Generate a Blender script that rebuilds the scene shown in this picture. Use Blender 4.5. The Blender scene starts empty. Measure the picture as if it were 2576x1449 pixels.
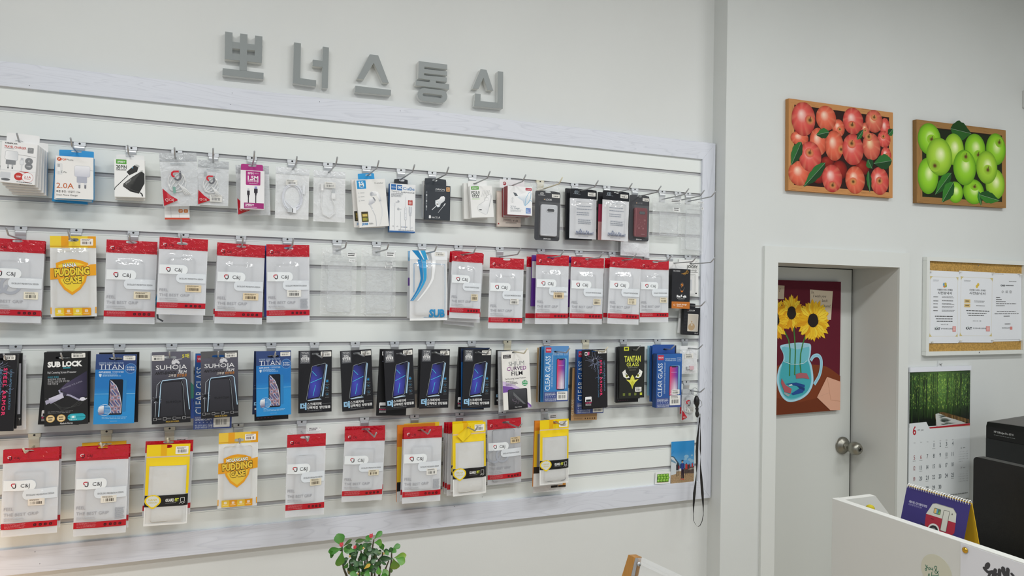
import bpy, math, random
from mathutils import Vector, Matrix

EXPOSURE = -0.07
WORLD = 0.52
LAMP_W = 32
LAMP_B = 31

random.seed(7)
SC = bpy.context.scene
COL = SC.collection

# ------------------------------------------------------------------ camera
CX, CY, FPX = 1288.0, 724.5, 1816.84
CAM = Vector((0.0, 0.0, 1.80))
_yaw, _pit, _rol = (math.radians(a) for a in (22.2614, 0.5434, 0.9558))
_fw = Vector((math.sin(_yaw) * math.cos(_pit), math.cos(_yaw) * math.cos(_pit), math.sin(_pit)))
_rt = Vector((math.cos(_yaw), -math.sin(_yaw), 0))
_up = _rt.cross(_fw)
CR = math.cos(_rol) * _rt + math.sin(_rol) * _up
CU = -math.sin(_rol) * _rt + math.cos(_rol) * _up
CF = _fw
cam = bpy.data.cameras.new('camera')
cam.sensor_fit = 'HORIZONTAL'
cam.sensor_width = 36.0
cam.lens = FPX / 2576.0 * 36.0
cam.clip_start = 0.05
camo = bpy.data.objects.new('camera', cam)
COL.objects.link(camo)
_m = Matrix((CR, CU, -CF)).transposed().to_4x4()
_m.translation = CAM
camo.matrix_world = _m
SC.camera = camo

# ------------------------------------------------------------------ look
SC.view_settings.view_transform = 'Standard'
SC.view_settings.look = 'None'
SC.view_settings.gamma = 1.0
SC.view_settings.use_curve_mapping = False
SC.view_settings.exposure = EXPOSURE
SC.cycles.transparent_max_bounces = 24
SC.cycles.use_denoising = True
SC.cycles.caustics_reflective = False
SC.cycles.caustics_refractive = False

# ------------------------------------------------------------------ world and lamps
wd = bpy.data.worlds.new('world')
SC.world = wd
wd.use_nodes = True
wd.node_tree.nodes['Background'].inputs[0].default_value = (0.82, 0.90, 1.0, 1)
wd.node_tree.nodes['Background'].inputs[1].default_value = WORLD
CEIL = 3.75


def lamp(name, x, y, z, sx, sy, power, colr=(0.985, 1.0, 0.995)):
    l = bpy.data.lights.new(name, 'AREA')
    l.shape = 'RECTANGLE'
    l.size, l.size_y = sx, sy
    l.energy = power
    l.color = colr
    o = bpy.data.objects.new(name, l)
    o.location = (x, y, z)
    COL.objects.link(o)
    return o


LAMPS = [(-0.7, 0.8), (1.5, 0.8), (3.7, 0.8), (-0.7, -1.0), (1.5, -1.0), (3.7, -1.0)]
for _x, _y in LAMPS:
    lamp('panel_lamp', _x, _y, CEIL - 0.07, 1.15, 0.28, LAMP_W if _y > 0 else LAMP_B)
# warm showcase lamp low on the left, outside the frame
_l = bpy.data.lights.new('showcase_lamp', 'POINT')
_l.energy = 6.0
_l.color = (1.0, 0.62, 0.33)
_l.shadow_soft_size = 0.06
_o = bpy.data.objects.new('showcase_lamp', _l)
_o.location = (-1.02, 2.52, 0.78)
COL.objects.link(_o)


# ------------------------------------------------------------------ measuring helpers
def ray(px, py):
    return CR * ((px - CX) / FPX) - CU * ((py - CY) / FPX) + CF


def at(px, py, y):
    d = ray(px, py)
    return CAM + d * (y / d.y)


def atx(px, py, x):
    d = ray(px, py)
    return CAM + d * (x / d.x)


def atz(px, py, z):
    d = ray(px, py)
    return CAM + d * ((z - CAM.z) / d.z)


# ------------------------------------------------------------------ colour and materials
_hc = {}


def H(h):
    """sRGB hex (or 0-255 triple) to linear."""
    if isinstance(h, str):
        if h in _hc:
            return _hc[h]
        s = h.lstrip('#')
        if len(s) == 3:
            s = ''.join(c * 2 for c in s)
        t = tuple(int(s[i:i + 2], 16) for i in (0, 2, 4))
    else:
        t = h
    r = tuple(((c / 255) / 12.92) if c <= 10 else (((c / 255) + 0.055) / 1.055) ** 2.4 for c in t)
    if isinstance(h, str):
        _hc[h] = r
    return r


def mix(a, b, t):
    return tuple(x + (y - x) * t for x, y in zip(a, b))


MATS = {}


def material(name, rough=0.5, metal=0.0, spec=0.5, alpha=1.0, bump=0.0, bscale=60.0, color=None, noise=0.0, nscale=4.0,
             coat=0.0, stretch=None, tint=(1, 1, 1), crease=0.0, bdist=0.01):
    """Principled material whose colour is the mesh's printed colour (attribute Col) or a fixed one."""
    m = bpy.data.materials.new(name)
    m.use_nodes = True
    nt = m.node_tree
    N, L = nt.nodes, nt.links
    b = N['Principled BSDF']
    b.inputs['Roughness'].default_value = rough
    b.inputs['Metallic'].default_value = metal
    b.inputs['Specular IOR Level'].default_value = spec
    b.inputs['Coat Weight'].default_value = coat
    tc = N.new('ShaderNodeTexCoord')
    src = tc.outputs['Object']
    if stretch:
        mp = N.new('ShaderNodeMapping')
        mp.inputs['Scale'].default_value = stretch
        L.new(src, mp.inputs['Vector'])
        src = mp.outputs['Vector']
    if color is None:
        at_ = N.new('ShaderNodeAttribute')
        at_.attribute_name = 'Col'
        cs = at_.outputs['Color']
    else:
        rgb = N.new('ShaderNodeRGB')
        rgb.outputs[0].default_value = (*H(color), 1)
        cs = rgb.outputs[0]
    if noise > 0:
        nz = N.new('ShaderNodeTexNoise')
        nz.inputs['Scale'].default_value = nscale
        nz.inputs['Detail'].default_value = 5
        L.new(src, nz.inputs['Vector'])
        mr = N.new('ShaderNodeMapRange')
        mr.inputs[1].default_value = 0.3
        mr.inputs[2].default_value = 0.7
        mr.inputs[3].default_value = 1 - noise
        mr.inputs[4].default_value = 1 + noise * 0.4
        L.new(nz.outputs['Fac'], mr.inputs[0])
        mx = N.new('ShaderNodeMix')
        mx.data_type = 'RGBA'
        mx.blend_type = 'MULTIPLY'
        mx.inputs[0].default_value = 1
        L.new(cs, mx.inputs[6])
        L.new(mr.outputs[0], mx.inputs[7])
        cs = mx.outputs[2]
    L.new(cs, b.inputs['Base Color'])
    if bump > 0:
        nb = N.new('ShaderNodeTexNoise')
        nb.inputs['Scale'].default_value = bscale
        nb.inputs['Detail'].default_value = 3
        nb.inputs['Distortion'].default_value = 0.6
        L.new(src, nb.inputs['Vector'])
        bp = N.new('ShaderNodeBump')
        bp.inputs['Strength'].default_value = bump
        bp.inputs['Distance'].default_value = bdist
        hs = nb.outputs['Fac']
        if crease:                              # flat facets of stiff crumpled film
            vo = N.new('ShaderNodeTexVoronoi')
            vo.inputs['Scale'].default_value = crease
            mv = N.new('ShaderNodeMix')
            mv.data_type = 'VECTOR'
            mv.inputs[0].default_value = 0.06
            L.new(src, mv.inputs[4])
            L.new(nb.outputs['Color'], mv.inputs[5])
            L.new(mv.outputs[1], vo.inputs['Vector'])
            ad = N.new('ShaderNodeMath')
            ad.operation = 'MULTIPLY_ADD'
            ad.inputs[1].default_value = 0.5
            L.new(nb.outputs['Fac'], ad.inputs[0])
            L.new(vo.outputs['Distance'], ad.inputs[2])
            hs = ad.outputs[0]
        L.new(hs, bp.inputs['Height'])
        L.new(bp.outputs['Normal'], b.inputs['Normal'])
    if alpha < 1:
        tr = N.new('ShaderNodeBsdfTransparent')
        tr.inputs[0].default_value = (*tint, 1)
        ms = N.new('ShaderNodeMixShader')
        ms.inputs[0].default_value = alpha
        L.new(tr.outputs[0], ms.inputs[1])
        L.new(b.outputs[0], ms.inputs[2])
        L.new(ms.outputs[0], N['Material Output'].inputs[0])
    MATS[name] = m
    return m


material('card', rough=0.42, spec=0.4)
material('matte', rough=0.75, spec=0.25)
material('gloss', rough=0.2, spec=0.5)
material('crinkle', rough=0.16, spec=0.6, bump=0.5, bscale=40, crease=38, bdist=0.006)
material('film', rough=0.09, spec=1.0, alpha=0.6, bump=0.45, bscale=14, crease=17, bdist=0.006)
material('milky', rough=0.2, spec=0.5, alpha=0.85)
material('clearfilm', rough=0.05, spec=1.0, alpha=0.2, bump=1.0, bscale=40, crease=38, bdist=0.008)
material('clearcase', rough=0.08, spec=1.0, alpha=0.3)
material('blister', rough=0.05, spec=1.0, alpha=0.06)
material('whitefilm', rough=0.16, spec=0.6, alpha=0.88, bump=0.5, bscale=30, crease=26, bdist=0.006)
material('steel', rough=0.38, metal=0.6)
material('brushed', rough=0.38, metal=1.0, noise=0.15, nscale=30)
material('paint', rough=0.6, spec=0.3, noise=0.03, nscale=2.0, bump=0.03, bscale=180)
material('board', rough=0.35, spec=0.4, noise=0.015, nscale=1.5)
material('plastic', rough=0.4, spec=0.5)
material('darkplastic', rough=0.45, spec=0.4, noise=0.08, nscale=25, bump=0.05, bscale=400)
material('wood', rough=0.45, spec=0.4, noise=0.28, nscale=5.0, stretch=(12, 12, 1.2))
material('cork', rough=0.9, spec=0.1, noise=0.35, nscale=120, bump=0.3, bscale=200)
material('leaf', rough=0.35, spec=0.5, noise=0.12, nscale=40)
material('canvas', rough=0.7, spec=0.25, bump=0.08, bscale=700)
material('brass', rough=0.18, metal=1.0)
material('acrylic', rough=0.05, spec=1.0, alpha=0.22)
material('ribbon', rough=0.5, spec=0.4)
material('tile', rough=0.3, spec=0.5, noise=0.05, nscale=3)


def wood_trim(name, axis):
    """pale laminate with faint flowing grain along the rail."""
    m = bpy.data.materials.new(name)
    m.use_nodes = True
    N, L = m.node_tree.nodes, m.node_tree.links
    b = N['Principled BSDF']
    b.inputs['Roughness'].default_value = 0.4
    tc = N.new('ShaderNodeTexCoord')
    mp = N.new('ShaderNodeMapping')
    mp.inputs['Scale'].default_value = (0.9, 6, 11) if axis == 'x' else (11, 6, 0.9)
    L.new(tc.outputs['Object'], mp.inputs['Vector'])
    nz = N.new('ShaderNodeTexNoise')
    nz.inputs['Scale'].default_value = 1.4
    nz.inputs['Detail'].default_value = 2
    nz.inputs['Distortion'].default_value = 0.4
    L.new(mp.outputs['Vector'], nz.inputs['Vector'])
    mu = N.new('ShaderNodeMath')
    mu.operation = 'MULTIPLY'
    mu.inputs[1].default_value = 16
    L.new(nz.outputs['Fac'], mu.inputs[0])
    fr = N.new('ShaderNodeMath')
    fr.operation = 'FRACT'
    L.new(mu.outputs[0], fr.inputs[0])
    cr = N.new('ShaderNodeValToRGB')
    e = cr.color_ramp.elements
    e[0].position, e[0].color = 0.0, (*H('#d6d9e1'), 1)
    e[1].position, e[1].color = 1.0, (*H('#cfd2dc'), 1)
    k = e.new(0.12)
    k.color = (*H('#dcdfe8'), 1)
    k = e.new(0.8)
    k.color = (*H('#dadde6'), 1)
    L.new(fr.outputs[0], cr.inputs[0])
    L.new(cr.outputs[0], b.inputs['Base Color'])
    MATS[name] = m


wood_trim('trim_x', 'x')
wood_trim('trim_z', 'z')


# ------------------------------------------------------------------ mesh builder
class MB:
    def __init__(s):
        s.v, s.f, s.c, s.mi, s.sm, s.mats = [], [], [], [], [], []

    def m(s, mat):
        if mat not in s.mats:
            s.mats.append(mat)
        return s.mats.index(mat)

    def add(s, vs, fs, col, mat='card', smooth=False):
        o = len(s.v)
        s.v += [tuple(p) for p in vs]
        if isinstance(col, list):
            s.c += col
        else:
            s.c += [H(col) if isinstance(col, str) else col] * len(vs)
        i = s.m(mat)
        for f in fs:
            s.f.append(tuple(k + o for k in f))
            s.mi.append(i)
            s.sm.append(smooth)

    def box(s, x0, y0, z0, x1, y1, z1, col, mat='card', front=None):
        vs = [(x0, y0, z0), (x1, y0, z0), (x1, y1, z0), (x0, y1, z0), (x0, y0, z1), (x1, y0, z1), (x1, y1, z1), (x0, y1, z1)]
        fs = [(0, 3, 2, 1), (4, 5, 6, 7), (1, 2, 6, 5), (2, 3, 7, 6), (3, 0, 4, 7)]
        s.add(vs, fs, col, mat)
        s.add(vs[0:2] + vs[4:6], [(0, 1, 3, 2)], front or col, mat)

    def quad(s, a, b, c, d, col, mat='card'):
        s.add([a, b, c, d], [(0, 1, 2, 3)], col, mat)

    def tube(s, pts, r, col, mat='plastic', n=8, r1=None, cap=True):
        pts = [Vector(p) for p in pts]
        vs, fs = [], []
        k = len(pts)
        prev = None
        for i, p in enumerate(pts):
            t = (pts[min(i + 1, k - 1)] - pts[max(i - 1, 0)]).normalized()
            if prev is None:
                a = Vector((0, 0, 1)) if abs(t.z) < 0.9 else Vector((1, 0, 0))
                prev = t.cross(a).normalized()
            u = (prev - t * prev.dot(t)).normalized()
            prev = u
            w = t.cross(u)
            rr = r if r1 is None else r + (r1 - r) * i / (k - 1)
            for j in range(n):
                an = 2 * math.pi * j / n
                vs.append(p + (u * math.cos(an) + w * math.sin(an)) * rr)
        for i in range(k - 1):
            for j in range(n):
                fs.append((i * n + j, i * n + (j + 1) % n, (i + 1) * n + (j + 1) % n, (i + 1) * n + j))
        if cap:
            fs.append(tuple(range(n - 1, -1, -1)))
            fs.append(tuple(range((k - 1) * n, k * n)))
        s.add(vs, fs, col, mat, True)

    def lathe(s, prof, org, axis, col, mat='steel', n=24):
        """profile [(r, t)] turned about axis through org."""
        ax = Vector(axis).normalized()
        a = Vector((0, 0, 1)) if abs(ax.z) < 0.9 else Vector((1, 0, 0))
        u = ax.cross(a).normalized()
        w = ax.cross(u)
        org = Vector(org)
        vs, fs = [], []
        for r, t in prof:
            for j in range(n):
                an = 2 * math.pi * j / n
                vs.append(org + ax * t + (u * math.cos(an) + w * math.sin(an)) * r)
        for i in range(len(prof) - 1):
            for j in range(n):
                fs.append((i * n + j, i * n + (j + 1) % n, (i + 1) * n + (j + 1) % n, (i + 1) * n + j))
        fs.append(tuple(range(n)))
        fs.append(tuple(range((len(prof) - 1) * n, len(prof) * n)))
        s.add(vs, fs, col, mat, True)

    def build(s, name, parent=None, loc=None, rot=None):
        me = bpy.data.meshes.new(name)
        me.from_pydata(s.v, [], s.f)
        for k in s.mats:
            me.materials.append(MATS[k])
        me.polygons.foreach_set('material_index', s.mi)
        me.polygons.foreach_set('use_smooth', s.sm)
        ca = me.color_attributes.new('Col', 'FLOAT_COLOR', 'POINT')
        flat = []
        for c in s.c:
            flat += [c[0], c[1], c[2], 1.0]
        ca.data.foreach_set('color', flat)
        me.update()
        o = bpy.data.objects.new(name, me)
        COL.objects.link(o)
        if parent:
            o.parent = parent
        if loc:
            o.location = loc
        if rot:
            o.rotation_euler = rot
        return o


def tag(o, label, cat, group=None):
    o['label'] = label
    o['category'] = cat
    if group:
        o['group'] = group
    return o


def thing(name, label, cat, loc=(0, 0, 0), rot=None, group=None):
    o = bpy.data.objects.new(name, None)
    o.empty_display_size = 0.05
    o.location = loc
    if rot:
        o.rotation_euler = rot
    COL.objects.link(o)
    return tag(o, label, cat, group)


def struct(mb, name, bevel=0):
    o = mb.build(name)
    o['kind'] = 'structure'
    if bevel:
        b = o.modifiers.new('b', 'BEVEL')
        b.width = bevel
        b.segments = 2
        b.limit_method = 'ANGLE'
    return o


def bevel(o, w, seg=2):
    b = o.modifiers.new('b', 'BEVEL')
    b.width = w
    b.segments = seg
    b.limit_method = 'ANGLE'
    return o


# ------------------------------------------------------------------ lettering
_tc = {}


def textmesh(st, bold=0.0, shear=0.0, sp=1.0):
    key = (st, bold, shear, sp)
    if key not in _tc:
        c = bpy.data.curves.new('t', 'FONT')
        c.body = st
        c.resolution_u = 2
        c.offset = bold
        c.shear = shear
        c.space_character = sp
        o = bpy.data.objects.new('t', c)
        me = o.to_mesh()
        vs = [(v.co.x, v.co.y) for v in me.vertices]
        fs = [tuple(p.vertices) for p in me.polygons]
        o.to_mesh_clear()
        bpy.data.objects.remove(o)
        bpy.data.curves.remove(c)
        _tc[key] = (vs, fs)
    return _tc[key]


# ------------------------------------------------------------------ printed artwork on a face
EPS = 0.00003


class Art:
    """flat printing on a face: u to the right, v downward (0..1), local x/z with the origin at the top centre."""

    def __init__(s, mb, w, h, y=0.0, warp=None, mat='card', back=False):
        s.mb, s.w, s.h, s.y, s.warp, s.mat, s.k, s.dk = mb, w, h, y, warp, mat, 3, 1

    def put(s, uv, fs, col):
        """triangles, split finely where the face is a curved film."""
        if s.warp and not isinstance(col, list):
            uv = list(uv)
            mid, todo, out = {}, [], []
            for f in fs:
                todo += [(f[0], f[i], f[i + 1]) for i in range(1, len(f) - 1)]
            while todo:
                t = todo.pop()
                e = [((t[i], t[(i + 1) % 3]), math.hypot(uv[t[i]][0] - uv[t[(i + 1) % 3]][0], uv[t[i]][1] - uv[t[(i + 1) % 3]][1])) for i in range(3)]
                i = max(range(3), key=lambda q: (round(e[q][1], 9), min(e[q][0]), max(e[q][0])))
                if e[i][1] < .028:
                    out.append(t)
                    continue
                a, b = e[i][0]
                k = (min(a, b), max(a, b))
                if k not in mid:
                    mid[k] = len(uv)
                    uv.append(((uv[a][0] + uv[b][0]) / 2, (uv[a][1] + uv[b][1]) / 2))
                m, c = mid[k], t[(i + 2) % 3]
                todo += [(a, m, c), (m, b, c)]
            fs = out
        s.mb.add([s.P(*p) for p in uv], fs, col, s.mat)

    def P(s, u, v):
        y = s.y - s.k * EPS
        if s.warp:
            y += s.warp(u, v) - 0.0006 - s.k * 0.00006
        return ((u - 0.5) * s.w, y, -v * s.h)

    def _col(s, col, uv):
        if callable(col):
            return [H(c) if isinstance(c, str) else c for c in (col(u, v) for u, v in uv)]
        return col

    def poly(s, pts, col, fan=None):
        s.k += s.dk
        if fan is None:
            fan = s.warp is not None
        if not fan:
            s.mb.add([s.P(u, v) for u, v in pts], [tuple(range(len(pts)))], s._col(col, pts), s.mat)
            return
        cu = sum(p[0] for p in pts) / len(pts)
        cv = sum(p[1] for p in pts) / len(pts)
        R = 3
        if s.warp:                              # follow the curved film closely
            q, R = [], 14
            for i, p in enumerate(pts):
                e = pts[(i + 1) % len(pts)]
                m = max(1, int(math.hypot(e[0] - p[0], e[1] - p[1]) / 0.03))
                q += [(p[0] + (e[0] - p[0]) * j / m, p[1] + (e[1] - p[1]) * j / m) for j in range(m)]
            pts = q
        n = len(pts)
        uv = [(cu, cv)]
        for r in range(1, R + 1):
            uv += [(cu + (p[0] - cu) * r / R, cv + (p[1] - cv) * r / R) for p in pts]
        fs = [(0, 1 + i, 1 + (i + 1) % n) for i in range(n)]
        for r in range(R - 1):
            a, b = 1 + r * n, 1 + (r + 1) * n
            fs += [(a + i, b + i, b + (i + 1) % n, a + (i + 1) % n) for i in range(n)]
        s.mb.add([s.P(*p) for p in uv], fs, s._col(col, uv), s.mat)

    def rect(s, u0, v0, u1, v1, col, nx=None, ny=None):
        if s.warp or callable(col):
            s.k += s.dk
            nx = max(nx or 6, int((u1 - u0) / .02) if s.warp else 4)
            ny = max(ny or 6, int((v1 - v0) / .025) if s.warp else 4)
            uv = [(u0 + (u1 - u0) * i / nx, v0 + (v1 - v0) * j / ny) for j in range(ny + 1) for i in range(nx + 1)]
            fs = [(j * (nx + 1) + i, j * (nx + 1) + i + 1, (j + 1) * (nx + 1) + i + 1, (j + 1) * (nx + 1) + i)
                  for j in range(ny) for i in range(nx)]
            s.mb.add([s.P(*p) for p in uv], fs, s._col(col, uv), s.mat)
        else:
            s.poly([(u0, v0), (u1, v0), (u1, v1), (u0, v1)], col)

    def rr(s, u0, v0, u1, v1, r, col, corners='abcd', n=6):
        """rounded rectangle, r in metres; corners a=TL b=TR c=BR d=BL."""
        ru, rv = r / s.w, r / s.h
        pts = []
        for k, (cu, cv, a0) in zip('abcd', ((u0 + ru, v0 + rv, 180), (u1 - ru, v0 + rv, 270), (u1 - ru, v1 - rv, 0), (u0 + ru, v1 - rv, 90))):
            if k in corners:
                for i in range(n + 1):
                    a = math.radians(a0 + 90 * i / n)
                    pts.append((cu + ru * math.cos(a), cv + rv * math.sin(a)))
            else:
                pts.append({'a': (u0, v0), 'b': (u1, v0), 'c': (u1, v1), 'd': (u0, v1)}[k])
        s.poly(pts, col)

    def rro(s, u0, v0, u1, v1, r, t, col, n=5):
        """rounded rectangle outline of thickness t metres."""
        pts = []
        ru, rv = r / s.w, r / s.h
        for cu, cv, a0 in ((u0 + ru, v0 + rv, 180), (u1 - ru, v0 + rv, 270), (u1 - ru, v1 - rv, 0), (u0 + ru, v1 - rv, 90)):
            for i in range(n + 1):
                a = math.radians(a0 + 90 * i / n)
                pts.append((cu + ru * math.cos(a), cv + rv * math.sin(a)))
        s.line(pts + [pts[0]], t, col)

    def ell(s, cu, cv, ru, rv, col, n=24, a=0.0):
        ca, sa = math.cos(a), math.sin(a)
        pts = []
        for i in range(n):
            t = 2 * math.pi * i / n
            x, z = ru * s.w * math.cos(t), rv * s.h * math.sin(t)
            pts.append((cu + (x * ca - z * sa) / s.w, cv + (x * sa + z * ca) / s.h))
        s.poly(pts, col)

    def circ(s, cu, cv, r, col, n=24):
        s.ell(cu, cv, r / s.w, r / s.h, col, n)

    def ring(s, cu, cv, r, t, col, n=24, a0=0, a1=360):
        pts = []
        for i in range(n + 1):
            a = math.radians(a0 + (a1 - a0) * i / n)
            pts.append((cu + r * math.cos(a) / s.w, cv + r * math.sin(a) / s.h))
        s.line(pts, t, col)

    def burst(s, cu, cv, r0, r1, n, col):
        pts = []
        for i in range(2 * n):
            a = math.pi * i / n
            r = r1 if i % 2 else r0
            pts.append((cu + r * math.cos(a) / s.w, cv + r * math.sin(a) / s.h))
        s.poly(pts, col)

    def line(s, pts, t, col):
        """stroke of thickness t metres through uv points."""
        s.k += s.dk
        q = [(u * s.w, v * s.h) for u, v in pts]
        L, R = [], []
        closed = len(q) > 2 and abs(q[0][0] - q[-1][0]) + abs(q[0][1] - q[-1][1]) < 1e-9
        for i, (x, z) in enumerate(q):
            a = q[i - 1] if i else (q[-2] if closed else q[0])
            b = q[i + 1] if i + 1 < len(q) else (q[1] if closed else q[-1])
            dx, dz = b[0] - a[0], b[1] - a[1]
            l = math.hypot(dx, dz) or 1
            nx, nz = -dz / l * t / 2, dx / l * t / 2
            L.append(((x + nx) / s.w, (z + nz) / s.h))
            R.append(((x - nx) / s.w, (z - nz) / s.h))
        uv = L + R
        n = len(q)
        s.put(uv, [(i, i + 1, n + i + 1, n + i) for i in range(n - 1)], s._col(col, uv))

    def t(s, st, u, v, h, col, w=None, al='l', bold=0.0, rot=0.0, shear=0.0, sp=1.0, cap=None):
        """lettering; v is the middle of the line, h its height as a share of the face height, w a width share to fit."""
        s.k += s.dk
        vs, fs = textmesh(st, bold, shear, sp)
        if not vs:
            return
        x0 = min(p[0] for p in vs)
        x1 = max(p[0] for p in vs)
        kor = any(ord(c) > 0x1100 for c in st)
        hh = cap or (0.84 if kor else 0.69)
        base = -0.08 if kor else 0.0
        sc = h * s.h / hh
        sx = sc
        r = abs((rot + 90) % 180 - 90)
        full = s.w if r < 45 else s.h
        if w:
            sx = w * full / (x1 - x0)
        if st[0] == '1' and st.isdigit() and w:
            sx *= .3 if len(st) == 1 else .72
        W = (x1 - x0) * sx
        off = {'l': 0, 'c': -W / 2, 'r': -W}[al]
        ca, sa = math.cos(math.radians(rot)), math.sin(math.radians(rot))
        uv = []
        for x, y in vs:
            a = (x - x0) * sx + off
            b = -((y - base) * sc - h * s.h / 2)
            uv.append((u + (a * ca - b * sa) / s.w, v + (a * sa + b * ca) / s.h))
        s.put(uv, fs, s._col(col, uv))

    def to(s, st, u, v, h, col, ocol, ow=0.05, **k):
        """lettering with an outline."""
        b = k.pop('bold', 0.0)
        w = k.get('w')
        if w:
            vs, _ = textmesh(st, b, k.get('shear', 0), k.get('sp', 1.0))
            W0 = max(p[0] for p in vs) - min(p[0] for p in vs)
            k2 = dict(k)
            k2['w'] = w * (W0 + 2 * ow) / W0
            d = (k2['w'] - w) / 2
            s.t(st, u - (d if k.get('al', 'l') == 'l' else 0), v, h, ocol, bold=b + ow, **k2)
        else:
            s.t(st, u, v, h, ocol, bold=b + ow, **k)
        s.t(st, u, v, h, col, bold=b, **k)

    def micro(s, u0, v0, u1, v1, rows, col, ragged=0.25, fill=0.5):
        """lines of print too small to read in the photo, as broken fine strokes."""
        s.k += s.dk
        rs = random.Random(int((u0 * 997 + v0 * 131 + rows) * 1000))
        vs, fs = [], []
        rh = (v1 - v0) / rows
        for r in range(rows):
            u, e = u0, u1 - (u1 - u0) * ragged * rs.random()
            while u < e:
                l = min((u1 - u0) * rs.uniform(0.05, 0.16), e - u)
                a = len(vs)
                va, vb = v0 + rh * r, v0 + rh * (r + fill)
                vs += [s.P(u, va), s.P(u + l, va), s.P(u + l, vb), s.P(u, vb)]
                fs.append((a, a + 1, a + 2, a + 3))
                u += l + (u1 - u0) * 0.02
        if vs:
            s.mb.add(vs, fs, col, s.mat)

    def bars(s, u0, v0, u1, v1, col='#222', n=22):
        s.k += s.dk
        rs = random.Random(int(u0 * 5000 + v0 * 300))
        vs, fs = [], []
        st = (u1 - u0) / n
        for i in range(n):
            if rs.random() < 0.85:
                a = len(vs)
                ua = u0 + st * i
                ub = ua + st * rs.choice((0.35, 0.5, 0.8))
                vs += [s.P(ua, v0), s.P(ub, v0), s.P(ub, v1), s.P(ua, v1)]
                fs.append((a, a + 1, a + 2, a + 3))
        s.mb.add(vs, fs, col, s.mat)


def curve(pts, n=6, closed=False):
    """smooth curve through points."""
    m = len(pts)
    r = []
    for i in range(m if closed else m - 1):
        g = lambda k: pts[k % m] if closed else pts[max(0, min(m - 1, k))]
        p0, p1, p2, p3 = g(i - 1), g(i), g(i + 1), g(i + 2)
        for j in range(n):
            t = j / n
            r.append(tuple(.5 * (2 * b + (c - a) * t + (2 * a - 5 * b + 4 * c - d) * t * t + (3 * b - a - 3 * c + d) * t ** 3) for a, b, c, d in zip(p0, p1, p2, p3)))
    if not closed:
        r.append(tuple(pts[-1]))
    return r


def hole_slab(mb, x0, z0, x1, z1, y0, y1, hx, hz, rx, rz, col, mat='card', r=0.0):
    """a slab in the x-z plane with a hanging slot through it."""
    rx = min(rx, (x1 - x0) / 2 - 0.003)
    rz = min(rz, abs(z1 - z0) / 2 - 0.0015)
    hx = max(x0 + rx + 0.002, min(x1 - rx - 0.002, hx))
    hz = max(min(z0, z1) + rz + 0.001, min(max(z0, z1) - rz - 0.001, hz))
    zl, zh = min(z0, z1), max(z0, z1)
    angs = [2 * math.pi * i / 40 for i in range(40)]
    for cx_, cz_ in ((x0, zl), (x1, zl), (x1, zh), (x0, zh)):
        angs.append(math.atan2(cz_ - hz, cx_ - hx) % (2 * math.pi))
    angs = sorted(set(round(a, 6) for a in angs))
    inn, out = [], []
    for a in angs:
        c, s_ = math.cos(a), math.sin(a)
        k = (abs(c / rx) ** 3 + abs(s_ / rz) ** 3) ** (-1 / 3)
        inn.append((hx + c * k, hz + s_ * k))
        ts = []
        if c > 1e-9:
            ts.append((x1 - hx) / c)
        if c < -1e-9:
            ts.append((x0 - hx) / c)
        if s_ > 1e-9:
            ts.append((zh - hz) / s_)
        if s_ < -1e-9:
            ts.append((zl - hz) / s_)
        t = min(ts)
        X, Z = hx + c * t, hz + s_ * t
        if r:                                  # rounded upper corners
            for cx_ in (x0 + r, x1 - r):
                if Z > zh - r and (X < x0 + r if cx_ == x0 + r else X > x1 - r):
                    dx, dz = X - cx_, Z - (zh - r)
                    l = math.hypot(dx, dz)
                    if l > r:
                        X, Z = cx_ + dx / l * r, zh - r + dz / l * r
        out.append((X, Z))
    n = len(angs)
    fr = [(x, y0, z) for x, z in inn] + [(x, y0, z) for x, z in out]
    bk = [(x, y1, z) for x, z in inn] + [(x, y1, z) for x, z in out]
    fs = []
    for i in range(n):
        j = (i + 1) % n
        fs.append((i, n + i, n + j, j))
        fs.append((2 * n + j, 3 * n + j, 3 * n + i, 2 * n + i))
        fs.append((i, j, 2 * n + j, 2 * n + i))
        fs.append((n + j, n + i, 3 * n + i, 3 * n + j))
    mb.add(fr + bk, fs, col, mat)

# ================================================================== the room
D = 2.8815            # front of the slats
DW = D + 0.020        # painted wall behind the slat panel
YB = 2.802            # the wall that steps forward on the right
XC = 2.2365           # the corner where it steps forward
YF = 2.7874           # front of the door casing
YD = 3.090            # door leaf

b = MB()
b.box(-4.5, DW, 0, XC, DW + 0.12, CEIL, '#dfe1df', 'paint')
struct(b, 'wall_back')
OX0, OX1, OZ = 2.5515, 3.3790, 1.9805          # door opening
b = MB()
b.box(XC, YB, 0, OX0 - 0.004, YD + 0.10, CEIL, '#d9dcda', 'paint')
b.box(OX0 - 0.004, YB, OZ + 0.004, OX1 + 0.004, YD + 0.10, CEIL, '#d9dcda', 'paint')
b.box(OX1 + 0.004, YB, 0, 6.0, YD + 0.10, CEIL, '#d9dcda', 'paint')
struct(b, 'wall_right')
b = MB()
b.box(-4.5, -4.0, -0.08, 6.0, YD + 0.3, 0, '#c2b5a0', 'tile')
struct(b, 'floor')
b = MB()
b.box(-4.5, -4.0, CEIL, 6.0, YD + 0.3, CEIL + 0.1, '#d2d3d2', 'paint')
struct(b, 'ceiling')
b = MB()
b.box(6.0, -1.0, 0, 6.1, YD + 0.3, CEIL, '#d5d7d5', 'paint')
struct(b, 'wall_far_right')

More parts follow.
